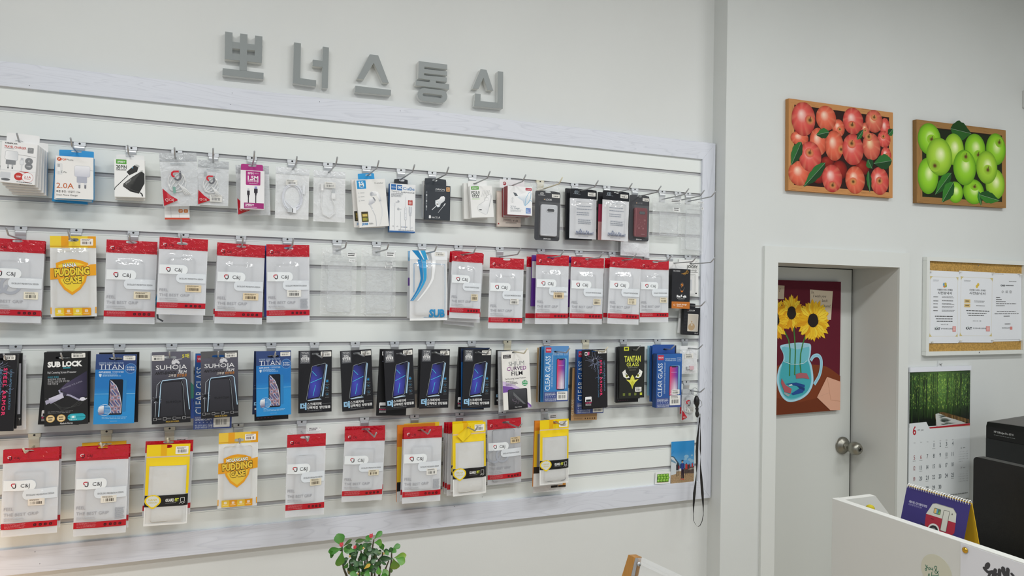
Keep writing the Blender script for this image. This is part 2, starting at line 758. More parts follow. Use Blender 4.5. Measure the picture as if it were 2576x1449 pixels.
for i, (x, y) in enumerate(LAMPS):
    t = thing('ceiling_light', 'white rectangular panel lamp on the ceiling, %s of the %s row' % (('leftmost', 'middle one', 'rightmost')[i % 3], 'wall side' if y > 0 else 'window side'), 'lamp', (x, y, CEIL), group='panel lamps on the ceiling')
    q = MB()
    q.box(-0.62, -0.17, -0.05, 0.62, 0.17, 0, '#eeeeee', 'plastic')
    q.build('housing', t)

# door casing, jamb and leaf
b = MB()
cz = 2.0600
b.box(2.4686, YF, 0, OX0, YB + 0.001, cz, '#dcdfdc', 'board')
b.box(OX1, YF, 0, 3.4503, YB + 0.001, cz, '#dcdfdc', 'board')
b.box(OX0, YF, OZ, OX1, YB + 0.001, cz, '#dcdfdc', 'board')
b.box(OX0 - 0.004, YB + 0.001, 0, OX0, YD + 0.09, OZ + 0.004, '#d4d5d1', 'board')
b.box(OX1, YB + 0.001, 0, OX1 + 0.004, YD + 0.09, OZ + 0.004, '#d4d5d1', 'board')
b.box(OX0, YB + 0.001, OZ, OX1, YD + 0.09, OZ + 0.004, '#d4d5d1', 'board')
b.box(OX0, YD + 0.05, 0, OX0 + 0.02, YD + 0.09, OZ, '#c9cac6', 'board')
b.box(OX1 - 0.0125, YD + 0.006, 0, OX1 - 0.0005, YD + 0.09, OZ, '#2b2b28', 'board')  # dark strip painted in for the deep shade of the side gap
b.box(OX0, YD + 0.006, OZ - 0.008, OX1, YD + 0.09, OZ - 0.0005, '#2b2b28', 'board')  # same painted shade in the gap over the leaf
b.box(OX0, YD + 0.09, 0, OX1, YD + 0.1, OZ, '#2b2b28', 'board')  # unseen dark sheet, added to block background light behind the leaf
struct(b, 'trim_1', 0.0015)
b = MB()
b.box(OX0 + 0.003, YD, 0.008, OX1 - 0.0130, YD + 0.045, OZ - 0.005, '#d3d6d2', 'board')
door = struct(b, 'door_1')
door['label'] = 'plain white door recessed in the wall on the right'
kp = at(2118, 1120, YD - 0.001)
k = MB()
k.lathe([(0.034, 0.0), (0.0345, 0.006), (0.030, 0.012), (0.019, 0.020), (0.016, 0.022)], (0, 0, 0), (0, -1, 0), '#9a988f', 'brushed', 32)
k.build('rose', door, kp).scale = (1.42, 1.42, 1.42)
k = MB()
k.lathe([(0.011, 0.02), (0.011, 0.038), (0.016, 0.042), (0.024, 0.052), (0.0268, 0.064), (0.025, 0.078), (0.018, 0.088), (0.008, 0.092), (0.0075, 0.0905)], (0, 0, 0), (0, -1, 0), '#a3a197', 'brushed', 32)
kn = k.build('knob', door, kp)
kn.scale = (1.38, 1.38, 1.38)
k = MB()
k.lathe([(0.0075, 0.0905), (0.0075, 0.0925), (0.006, 0.0925), (0.0055, 0.090)], (0, 0, 0), (0, -1, 0), '#6b6a64', 'brushed', 16)
k.box(-0.004, -0.0928, -0.0012, 0.004, -0.090, 0.0012, '#111111', 'plastic')
k.build('key_cylinder', kn)

# ------------------------------------------------------------------ slatwall
GROOVES = [0.904 + 0.1 + 0.1 * i for i in range(15)]
ROW = {'a': 2.304, 'b': 2.004, 'c': 1.604, 'd': 1.304}
slat = thing('slatwall', 'white slatwall display panel with horizontal grooves in a pale wood-grain frame', 'display panel', (0.3, D, 0.83))
so = Vector((0.3, D, 0.83))
b = MB()
XL, XR = -1.9, 2.160
prof = [(D, 0.90, 0)]
for g in GROOVES:
    prof += [(D, g - 0.0197, 0), (D + 0.002, g - 0.0197, 0), (D + 0.002, g - 0.0191, 0), (D + 0.0004, g - 0.0189, 0), (D + 0.0004, g - 0.0148, 0), (D + 0.003, g - 0.0142, 1), (D + 0.0065, g - 0.0142, 1), (D + 0.0065, g + 0.002, 1), (D + 0.003, g + 0.002, 1), (D + 0.003, g, 0), (D, g, 0)]
prof.append((D, 2.48, 0))
for i in range(len(prof) - 1):
    (y0, z0, k0), (y1, z1, k1) = prof[i], prof[i + 1]
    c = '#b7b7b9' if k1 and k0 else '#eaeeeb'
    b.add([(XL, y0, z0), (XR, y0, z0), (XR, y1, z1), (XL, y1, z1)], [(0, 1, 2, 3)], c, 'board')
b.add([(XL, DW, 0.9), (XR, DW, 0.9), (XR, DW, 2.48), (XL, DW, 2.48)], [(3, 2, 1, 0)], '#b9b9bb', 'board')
b.v = [(x - so.x, y - so.y, z - so.z) for x, y, z in b.v]
b.build('slats', slat)
TX0, TX1 = 2.156, 2.2305
TZ0, TZ1, TZ2, TZ3 = 0.835, 0.9215, 2.4680, 2.5510
FY = D - 0.012


def rail(name, quad, mat):
    m_ = MB()
    f = [(x - so.x, FY - so.y, z - so.z) for x, z in quad]
    bk = [(x - so.x, DW - so.y - 0.001, z - so.z) for x, z in quad]
    m_.add(f + bk, [(0, 1, 2, 3), (7, 6, 5, 4), (0, 4, 5, 1), (1, 5, 6, 2), (2, 6, 7, 3), (3, 7, 4, 0)], '#d5d8e0', mat)
    bevel(m_.build(name, slat), 0.0012)


rail('frame_rail', [(XL, TZ2), (TX0, TZ2), (TX1, TZ3), (XL, TZ3)], 'trim_x')
rail('frame_rail', [(XL, TZ0), (TX1, TZ0), (TX0, TZ1), (XL, TZ1)], 'trim_x')
rail('frame_rail', [(TX0, TZ1), (TX1, TZ0), (TX1, TZ3), (TX0, TZ2)], 'trim_z')
# nail dots on the rails
for k, (px, py) in enumerate(((74, 215), (584, 234), (580, 263), (804, 256), (1007, 279), (88, 1388), (100, 1418), (1213, 1250), (1143, 1274))):
    p = at(px, py, FY)
    m_ = MB()
    m_.lathe([(0.0013, 0), (0.0013, 0.0006)], p - so, (0, -1, 0), '#6f7078', 'matte', 8)
    m_.build('nail_head', slat)

# ------------------------------------------------------------------ sign letters
SL = {
 '뽀': ('leftmost wall letter, with three upright prongs over a foot bar', [[(153, 97), (215, 105), (212, 333), (150, 325)], [(278, 113), (339, 120), (333, 425), (273, 415)], [(402, 130), (463, 137), (458, 358), (398, 350)],
       [(153, 172), (463, 213), (461, 260), (152, 229)], [(151, 273), (461, 303), (458, 358), (150, 325)], [(133, 400), (473, 440), (472, 492), (131, 457)]]),
 '너': ('second from left, an L shape beside a dashed post', [[(726, 187), (783, 195), (778, 486), (776, 534), (717, 525)], [(770, 483), (910, 502), (908, 553), (770, 534)], [(965, 222), (1016, 229), (1006, 568), (957, 563)], [(882, 330), (965, 340), (960, 393), (880, 382)]]),
 '스': ('middle wall letter, a peak over a separate bar', [[(1355, 286), (1425, 294), (1513, 524), (1462, 520), (1388, 358), (1305, 494), (1250, 488)], [(1236, 547), (1532, 582), (1530, 628), (1233, 600)]]),
 '통': ('fourth wall letter from the left, three bars over a ring', [[(1762, 342), (1810, 348), (1806, 492), (1758, 486)], [(1762, 342), (1999, 371), (1999, 412), (1762, 383)], [(1762, 403), (1998, 428), (1998, 463), (1760, 438)], [(1760, 455), (1996, 478), (1995, 517), (1758, 486)],
       [(1857, 488), (1905, 494), (1905, 545), (1855, 540)], [(1738, 503), (2016, 535), (2015, 577), (1737, 543)]]),
 '신': ('rightmost wall letter, a small peak beside a tall hooked post', [[(2277, 409), (2325, 415), (2381, 587), (2333, 583), (2300, 480), (2260, 572), (2210, 570)], [(2420, 427), (2464, 431), (2460, 738), (2418, 735)], [(2232, 612), (2277, 617), (2275, 676), (2226, 690)], [(2226, 670), (2419, 687), (2459, 738), (2224, 715)]]),
}
LY = DW - 0.028
for ch, (lab, strokes) in SL.items():
    def W(p):
        return at(520 + p[0] / 3.303, 50 + p[1] / 3.303, LY)
    zz = min(W(p).z for s_ in strokes for p in s_)
    xx = sum(W(p).x for p in strokes[0]) / len(strokes[0])
    org = Vector((xx, DW, zz))
    t = thing('sign_letter', 'grey raised Korean sign letter ' + ch + ', ' + lab, 'sign letter', org, group='raised letters of the wall sign')
    body, face = MB(), MB()
    for k, s_ in enumerate(strokes):
        q = [W(p) - org + Vector((0, k * 0.0002, 0)) for p in s_]
        n = len(q)
        bk = [Vector((p.x, -0.0006, p.z)) for p in q]
        fr = [Vector((p.x, p.y + 0.0015, p.z)) for p in q]
        body.add(fr + bk, [tuple(range(n))] + [(i, (i + 1) % n, n + (i + 1) % n, n + i) for i in range(n)], '#dddfdd', 'plastic')
        face.add(q + fr, [tuple(range(n))] + [(i, n + i, n + (i + 1) % n, (i + 1) % n) for i in range(n)], '#8a9090', 'plastic')
    if ch == '통':
        def stad(x0, x1, yc0, yc1, hh, n=10):
            r = []
            for i in range(n + 1):
                a = math.radians(90 + 180 * i / n)
                r.append((x0 + hh * math.cos(a), yc0 - hh * math.sin(a)))
            for i in range(n + 1):
                a = math.radians(-90 + 180 * i / n)
                r.append((x1 + hh * math.cos(a), yc1 - hh * math.sin(a)))
            return r
        o_ = [W(p) - org for p in stad(1806, 1946, 620, 637, 54)]
        i_ = [W(p) - org for p in stad(1808, 1945, 621, 637, 13)]
        n = len(o_)
        for dst, col_, dy in ((body, '#dddfdd', 0.0015), (face, '#8a9090', 0)):
            vs = [Vector((p.x, p.y + dy, p.z)) for p in o_ + i_] + [Vector((p.x, -0.0006 if dy else p.y + 0.0015, p.z)) for p in o_ + i_]
            fs = []
            for i in range(n):
                j = (i + 1) % n
                fs += [(i, j, n + j, n + i), (i, 2 * n + i, 2 * n + j, j), (n + i, n + j, 3 * n + j, 3 * n + i)]
            dst.add(vs, fs, col_, 'plastic')
    body.build('return_edge', t)
    face.build('letter_face', t)

# ------------------------------------------------------------------ peg hooks
# name: (x, row groove height, prong length, cream coloured, long plate)
HK = {
 'a1': (-0.594, 'a', .17, 0), 'a2': (-0.447, 'a', .17, 0), 'a3': (-0.288, 'a', .12, 0), 'a4': (-0.142, 'a', .15, 0), 'a5': (-0.019, 'a', .2, 0), 'a6': (0.114, 'a', .215, 0), 'a7': (0.260, 'a', .18, 0), 'a8': (0.394, 'a', .24, 0),
 'a9': (0.544, 'a', .24, 0), 'a10': (0.684, 'a', .22, 0), 'a11': (0.815, 'a', .23, 0), 'a12': (0.990, 'a', .215, 0), 'a13': (1.147, 'a', .206, 0), 'a14': (1.304, 'a', .222, 1), 'a15': (1.473, 'a', .218, 0), 'a16': (1.637, 'a', .219, 0),
 'a17': (1.786, 'a', .215, 0), 'a18': (1.935, 'a', .209, 0), 'a19': (2.024, 'a', .203, 0), 'a20': (2.081, 'a', .211, 0),
 'b1': (-0.613, 'b', .19, 0), 'b2': (-0.451, 'b', .155, 0), 'b3': (-0.276, 'b', .13, 0), 'b4': (-0.114, 'b', .20, 0), 'b5': (0.082, 'b', .215, 0), 'b6': (0.248, 'b', .235, 0), 'b7': (0.435, 'b', .228, 0), 'b8': (0.590, 'b', .227, 0), 'b9': (0.777, 'b', .221, 0),
 'b10': (0.934, 'b', .226, 0), 'b11': (1.119, 'b', .233, 0), 'b12': (1.314, 'b', .224, 0), 'b13': (1.500, 'b', .221, 0), 'b14': (1.670, 'b', .208, 0), 'b15': (1.852, 'b', .207, 0), 'b16': (1.983, 'b', .210, 0), 'b17': (2.086, 'b', .206, 0),
 'c1': (-0.62, 'c', .15, 0), 'c2': (-0.466, 'c', .14, 0), 'c3': (-0.311, 'c', .17, 0), 'c4': (-0.145, 'c', .136, 0), 'c5': (0.011, 'c', .15, 0), 'c6': (0.197, 'c', .215, 0), 'c7': (0.356, 'c', .25, 0), 'c8': (0.513, 'c', .221, 0), 'c9': (0.671, 'c', .218, 0),
 'c10': (0.820, 'c', .235, 0), 'c11': (1.000, 'c', .218, 0), 'c12': (1.162, 'c', .216, 1), 'c13': (1.347, 'c', .227, 0), 'c14': (1.541, 'c', .200, 1), 'c15': (1.737, 'c', .145, 0), 'c16': (1.922, 'c', .140, 0), 'c17': (2.074, 'c', .140, 0),
 'd1': (-0.561, 'd', .156, 1), 'd2': (-0.346, 'd', .141, 1), 'd3': (-0.146, 'd', .12, 1), 'd4': (0.086, 'd', .2, 0), 'd5': (0.314, 'd', .235, 0), 'd6': (0.555, 'd', .232, 0), 'd7': (0.759, 'd', .236, 0), 'd8': (0.951, 'd', .230, 0), 'd9': (1.143, 'd', .218, 0), 'd10': (1.342, 'd', .214, 0),
 'ring': (2.07, 1.804, .16, 0), 'lan': (2.087, 1.404, .142, 0),
}
PZ = -0.043           # prong height below the groove


def groove(h):
    z = HK[h][1]
    return ROW[z] if isinstance(z, str) else z


def make_hook(h, lab):
    x, _, ln, cream = HK[h]
    zg = groove(h)
    c = '#e0dac2' if cream else '#d3d5d7'
    mt = 'plastic' if cream else 'steel'
    t = thing('peg_hook', ('cream' if cream else 'steel') + ' peg hook ' + lab, 'hook', (x, D, zg), group='peg hooks on the slatwall')
    br = MB()
    br.box(-0.018, -0.0025, -0.0135, 0.018, 0.007, -0.001, c, mt)
    br.lathe([(0.0035, 0), (0.0035, 0.0004)], (0.0, -0.0026, -0.006), (0, -1, 0), '#3a3a3a', 'matte', 12)
    # curved drop plate
    vs, fs = [], []
    pr = [(-0.0025, -0.0135), (-0.0055, -0.0165), (-0.0060, -0.021), (-0.0048, -0.027), (-0.0030, -0.034), (-0.0020, -0.045), (-0.0020, -0.056)]
    for y, z in pr:
        vs += [(-0.0155, y, z), (0.0155, y, z), (0.0155, min(y + 0.0015, -0.0004), z), (-0.0155, min(y + 0.0015, -0.0004), z)]
    for i in range(len(pr) - 1):
        for j in range(4):
            fs.append((i * 4 + j, i * 4 + (j + 1) % 4, i * 4 + 4 + (j + 1) % 4, i * 4 + 4 + j))
    fs.append((24, 25, 26, 27))
    br.add(vs, fs, c, mt)
    br.build('bracket', t)
    pg = MB()
    pts = [(0, -0.002, PZ), (0, -ln * 0.5, PZ + 0.001), (0, -(ln - 0.034), PZ + 0.002), (0, -(ln - 0.028), PZ + 0.0045), (0, -ln, PZ + 0.024)]
    pg.tube(pts, 0.0028, c if cream else '#b4b6b9', mt, 10)
    pg.build('prong', t)
    return t

# ================================================================== hanging goods
class Item:
    """one hanging package, placed by the corners measured on the photo at depth d in front of the slats."""

    def __init__(s, name, label, cat, hook, d, TL, TR, BL, group=None, tilt=0.0):
        y = D - d
        a, b_, c = at(*TL, y), at(*TR, y), at(*BL, y)
        s.w = (b_ - a).length
        s.h = (c - a).length
        t1 = math.atan2((b_ - a).z, (b_ - a).x)
        e = c - a
        t2 = math.atan2(e.x, -e.z)
        ang = (t1 + t2) / 2
        ctr = (b_ + c) / 2
        top = ctr + Vector((-math.sin(ang), 0, math.cos(ang))) * s.h / 2
        s.root = thing(name, label, cat, top, (0, -ang, 0), group)
        s.d = d
        s.hook = hook
        hx, _, _, _ = HK[hook]
        s._r = (ang, top)
        zg = groove(hook)
        dx, dz = hx - top.x, zg + PZ - top.z
        s.hx = dx * math.cos(ang) + dz * math.sin(ang)
        s.hz = -dx * math.sin(ang) + dz * math.cos(ang)

    def part(s, name, mb, parent=None):
        return mb.build(name, parent or s.root)


def sticker(it, u0, v0, u1, v1, y=-0.0012, bg='#eceae4', ink='#333', warp=None, text=None, name='price_sticker', on=None):
    m_ = MB()
    a = Art(m_, it.w, it.h, y, warp)
    a.k = 6
    a.rr(u0, v0, u1, v1, 0.002, bg, n=3)
    du, dv = u1 - u0, v1 - v0
    if text:
        a.t(text, u0 + du * .5, v0 + dv * .2, dv * .2, ink, w=du * .6, al='c')
    else:
        a.micro(u0 + du * .1, v0 + dv * .1, u0 + du * .85, v0 + dv * .34, 2 if dv * it.h > 0.018 else 1, ink)
    a.bars(u0 + du * .14, v0 + dv * .42, u0 + du * .84, v0 + dv * .82, ink)
    it.part(name, m_, on)


def card(it, art, col, dep=0.005, strip=0.12, slot=(0.021, 0.0045), side=None, lite=False, part='pack'):
    """flat carton card with a hanging slot cut through its top strip."""
    m_ = MB()
    w, h = it.w, it.h
    hole_slab(m_, -w / 2, -strip * h, w / 2, 0, 0, dep, it.hx, it.hz, slot[0], slot[1], col)
    m_.box(-w / 2, 0, -h, w / 2, dep, -strip * h, side or col, 'card', front=col)
    a = Art(m_, w, h)
    art(a)
    it.part(part, m_)
    return a


def carton(it, art, col, dep=0.03, tab=None, tabcol='#eee', side=None, tabslot=(0.012, 0.004), name='carton', tabr=0.004, tabart=None, bottom=None):
    """box with a hanging tab rising from its back; tab = (u0, u1, height)."""
    m_ = MB()
    w, h = it.w, it.h
    m_.box(-w / 2, 0, -h, w / 2, dep, 0, side or col, 'card', front=col)
    art(Art(m_, w, h))
    it.part(name, m_)
    if tab:
        t_ = MB()
        x0, x1 = (tab[0] - .5) * w, (tab[1] - .5) * w
        hole_slab(t_, x0, -0.004, x1, tab[2], dep, dep + 0.0008, it.hx, max(it.hz, 0.006), tabslot[0], tabslot[1], tabcol, 'card', r=tabr)
        if tabart:
            tabart(Art(t_, w, h, dep))
        it.part('hang_tab', t_)


def smooth(a, b_, x):
    t = max(0.0, min(1.0, (x - a) / (b_ - a)))
    return t * t * (3 - 2 * t)


def pouch_warp(seed, bulge, v0=0.16, v1=1.0, edge=0.2, wr=0.0011, box=None, bh=0.0031):
    rs = random.Random(seed)
    ph = [(rs.uniform(4, 16), rs.uniform(-10, 10), rs.uniform(0, 6.28)) for _ in range(4)]
    lean = rs.uniform(-0.3, 0.3)

    def f(u, v):
        e = smooth(0, edge, u) * smooth(0, edge, 1 - u)
        g = smooth(v0 - .02, v0 + .16, v) * smooth(0, 0.14, v1 + .01 - v)
        y = -bulge * e * g
        if box:                                 # the film drapes over the case inside
            s_ = .058
            y -= bh * smooth(box[0] - s_, box[0] + s_, u) * smooth(box[2] + s_, box[2] - s_, u) * smooth(box[1] - s_, box[1] + s_, v) * smooth(box[3] + s_ * .6, box[3] - s_ * .6, v)
        win = smooth(v0 - .04, v0 + .06, v)
        for fu, fv, p in ph:
            y -= wr * win * 0.5 * math.sin(fu * u + fv * v + p)
        return y - lean * 0.002 * win * math.sin(3 * u + 2 * v)
    return f


def film_sheet(m_, w, h, u0, v0, u1, v1, y, warp, col, mat, nx=32, ny=48):
    vs, fs = [], []
    for j in range(ny + 1):
        for i in range(nx + 1):
            u, v = u0 + (u1 - u0) * i / nx, v0 + (v1 - v0) * j / ny
            vs.append(((u - .5) * w, y + (warp(u, v) if warp else 0), -v * h))
    for j in range(ny):
        for i in range(nx):
            a = j * (nx + 1) + i
            fs.append((a, a + 1, a + nx + 2, a + nx + 1))
    m_.add(vs, fs, col, mat, True)


def phone_case(it, u0, v0, u1, v1, y0=0.0015, dep=0.007, col='#e6e8ea', mat='milky', cam_=None, r=0.010, rim='#c4c9cf', name='phone_case'):
    """open shell of a phone case: back plate, raised rim, camera opening ridge."""
    m_ = MB()
    w, h = it.w, it.h

    def loop(du, y):
        a = []
        x0, x1, z0, z1 = (u0 - .5) * w + du, (u1 - .5) * w - du, -v0 * h - du, -v1 * h + du
        rr_ = max(0.002, r - du)
        for cx_, cz_, s0 in ((x1 - rr_, z0 - rr_, 0), (x0 + rr_, z0 - rr_, 90), (x0 + rr_, z1 + rr_, 180), (x1 - rr_, z1 + rr_, 270)):
            for i in range(6):
                t = math.radians(s0 + 18 * i)
                a.append((cx_ + rr_ * math.cos(t), y, cz_ + rr_ * math.sin(t)))
        return a
    ls = [loop(0.0012, y0), loop(0, y0 - 0.002), loop(0, y0 - dep), loop(0.0016, y0 - dep - 0.0005), loop(0.0022, y0 - dep), loop(0.0022, y0 - 0.0012)]
    n = 24
    vs = [p for l in ls for p in l]
    fs = []
    for k in range(len(ls) - 1):
        for i in range(n):
            fs.append((k * n + i, k * n + (i + 1) % n, (k + 1) * n + (i + 1) % n, (k + 1) * n + i))
    m_.add(vs, fs, rim, mat, True)
    m_.add(ls[0], [tuple(range(n))], col, mat)
    if cam_:
        cu0, cv0, cu1, cv1 = cam_
        ring_ = [((cu0 - .5) * w, -cv0 * h), ((cu1 - .5) * w, -cv0 * h), ((cu1 - .5) * w, -cv1 * h), ((cu0 - .5) * w, -cv1 * h)]
        pts = []
        rr_ = 0.006
        (xa, za), (xb, _), (_, zb), _ = ring_
        for cx_, cz_, s0 in ((xb - rr_, za - rr_, 0), (xa + rr_, za - rr_, 90), (xa + rr_, zb + rr_, 180), (xb - rr_, zb + rr_, 270)):
            for i in range(5):
                t = math.radians(s0 + 22.5 * i)
                pts.append((cx_ + rr_ * math.cos(t), y0 - dep + 0.001, cz_ + rr_ * math.sin(t)))
        m_.tube(pts + [pts[0]], 0.0007, rim, mat, 5)
    it.part(name, m_)


def cj_logo(a, u, v, h, red='#c3182c', dark='#3b3336'):
    """hooked double mark: red hook over a dark hook."""
    H_ = h * a.h
    t = H_ * 0.17
    du, dv = H_ / a.w, h
    a.line([(u + .62 * du, v - .36 * dv), (u + .2 * du, v - .36 * dv), (u + .04 * du, v - .26 * dv), (u, v - .1 * dv), (u + .05 * du, v + .06 * dv), (u + .22 * du, v + .13 * dv)], t, red)
    a.line([(u + .72 * du, v - .25 * dv), (u + .72 * du, v + .2 * dv), (u + .64 * du, v + .38 * dv), (u + .47 * du, v + .45 * dv), (u + .3 * du, v + .38 * dv), (u + .22 * du, v + .24 * dv)], t, dark)
    a.poly([(u + .63 * du, v - .3 * dv), (u + .72 * du, v - .46 * dv), (u + .81 * du, v - .3 * dv)], dark, fan=False)


def cj_pouch(it, seed=1, st=(0.57, .61, .9, .70), stbg='#e9dfc6', cam_=None, case=(0.2, 0.25, 0.76, 0.83), lite=False, grey=False, bulge=0.006, film='#eceef2', bars_back=False, ink='#4a3a2a', mark=False):
    w, h = it.w, it.h
    sp = 0.155
    warp = pouch_warp(seed, bulge * .55, sp, box=None if lite else case)
    hd = MB()
    hole_slab(hd, -w / 2, -sp * h, w / 2, 0, -0.0012, 0.0012, it.hx, it.hz, 0.017, 0.0045, '#c11527', 'crinkle')
    a = Art(hd, w, h, -0.0013, None, 'gloss')
    if not lite:
        cj_logo(a, .085, .098, .05, '#e9d9da', '#4a1a20')
        a.t('C&J', .2, .10, .026, '#5c1119')
        a.rect(.0, .128, 1, .1305, '#a20f1f')
        a.rect(.0, .142, 1, .1435, '#a20f1f')
    it.part('zip_header', hd)
    fl = MB()
    film_sheet(fl, w, h, 0, sp, 1, 1, -0.001, warp, film, 'film')
    film_sheet(fl, w, h, 0, sp, 1, 1, 0.0022, None, '#f3f4f6', 'whitefilm', 2, 2)
    a = Art(fl, w, h, -0.001, warp, 'gloss')
    a.rect(.0, .845, 1, .915, '#c11527')
    if not lite:
        a.k += 1
        if mark:
            a.ring(.18, .555, .026, .009, '#aeb2bb', 20, 0, 300)
            a.ring(.42, .555, .026, .009, '#aeb2bb', 20, -60, 240)
        a.rr(.02, .355, .605, .475, .0155, '#f3f7f9', 'bc')
        a.rr(.37, .462, .985, .585, .0155, '#e6ebf0', 'ad')
        cj_logo(a, .165, .415, .062)
        a.t('C&J', .335, .417, .042, '#3d393b')
        a.t('EXCELLENT-PREVENTION DESIGN', .44, .53, .019, '#575557', w=.49)
        a.t('FEEL', .045, .68, .034, '#a4a5ab', w=.17)
        a.t('THE BEST GRIP', .045, .745, .034, '#a4a5ab', w=.62)
        a.micro(.05, .785, .45, .825, 2, '#c2c3c7', .4, .35)
        a.micro(.06, .853, .45, .907, 4, '#dd7f86', .1, .35)
        for i, c in enumerate((.60, .70, .79, .885)):
            a.rr(c - .025, .868, c + .025, .895, .0015, '#3a0d12', n=2)
            a.rect(c - .01, .876, c + .01, .888, '#8f1522', 2, 2)
        if bars_back:
            a.micro(.78, .70, .97, .83, 12, '#8f939b', .2, .45)
    fo = it.part('pouch', fl)
    if not lite:
        phone_case(it, *case, y0=0.0012, dep=bulge * .8, cam_=cam_, col='#9fa1a8' if grey else '#eceef0', rim='#5d5a60' if grey else '#c9cdd2', mat='clearcase' if grey else 'milky')
        if st:
            sticker(it, *st, y=-0.0012, bg=stbg, ink=ink, warp=warp, on=fo)


def pudding_pouch(it, brand, seed=3, pale=False):
    w, h = it.w, it.h
    sp = .145
    warp = pouch_warp(seed, .004, sp, edge=.12, box=(.1, .17, .88, .9))
    yel, org = ('#f3d33a', '#eea416') if not pale else ('#f0c843', '#eda31c')
    hd = MB()
    hole_slab(hd, -w / 2, -sp * h, w / 2, 0, -0.001, 0.001, it.hx, it.hz, 0.017, 0.0055, yel, 'gloss')
    a = Art(hd, w, h, -0.0011, None, 'gloss')
    a.rect(.24, 0, .4, sp, org)
    a.rect(.82, 0, 1, sp, org)
    a.rect(0, sp - .022, 1, sp - .012, '#d8a21f')
    hd = it.part('header_card', hd)
    sticker(it, .66, .03, .94, .115, y=-0.0016, bg='#f6efe6', ink='#4a3022', on=hd)
    fl = MB()
    film_sheet(fl, w, h, 0, sp, 1, 1, -0.001, warp, '#f8f8f6', 'film')
    film_sheet(fl, w, h, 0, sp, 1, 1, 0.0022, None, '#f8f8f6', 'whitefilm', 2, 2)
    a = Art(fl, w, h, -0.001, warp, 'gloss')

    def shield(s, v0, v1, cv=.52):
        o = []
        for u, v in ((.13, .335), (.3, .30), (.48, .285), (.66, .30), (.83, .335), (.82, .46), (.77, .57), (.66, .66), (.48, .73), (.30, .66), (.19, .57), (.14, .46)):
            o.append((.48 + (u - .48) * s, .50 + (v - .50) * s))
        return o
    a.poly(shield(1, 0, 0), org)
    a.poly(shield(.84, 0, 0), yel)
    a.poly([(.0, .40), (1, .345), (1, .485), (0, .54)], '#f0a81f')
    a.k += 2
    a.to(brand, .28 if len(brand) < 6 else .2, .365, .042, '#fbfbf6', '#3b2a16', .05, w=.3 if len(brand) < 6 else .55, bold=.03, rot=-3)
    a.to('PUDDING', .1, .455, .085, yel, '#3b2a16', .055, w=.76, bold=.05, rot=-4)
    a.to('CASE', .3, .55, .075, yel, '#3b2a16', .055, w=.38, bold=.05, rot=-4)
    for i, c in enumerate((yel, org, yel, org)):
        u = .1 + .195 * i
        a.rect(u, .89, u + .195, .985, c)
        a.rr(u + .06, .91, u + .13, .945, .002, mix(H(c), (1, 1, 1), .6), n=2)
        a.micro(u + .03, .955, u + .17, .965, 1, '#fff6dd', .1, .6)
    for u in (0, .975):
        a.rect(u, .88, u + .025, .96, org)
    it.part('pouch', fl)
    phone_case(it, .12, .18, .86, .88, y0=.0012, dep=.005, rim='#d9d3c3')


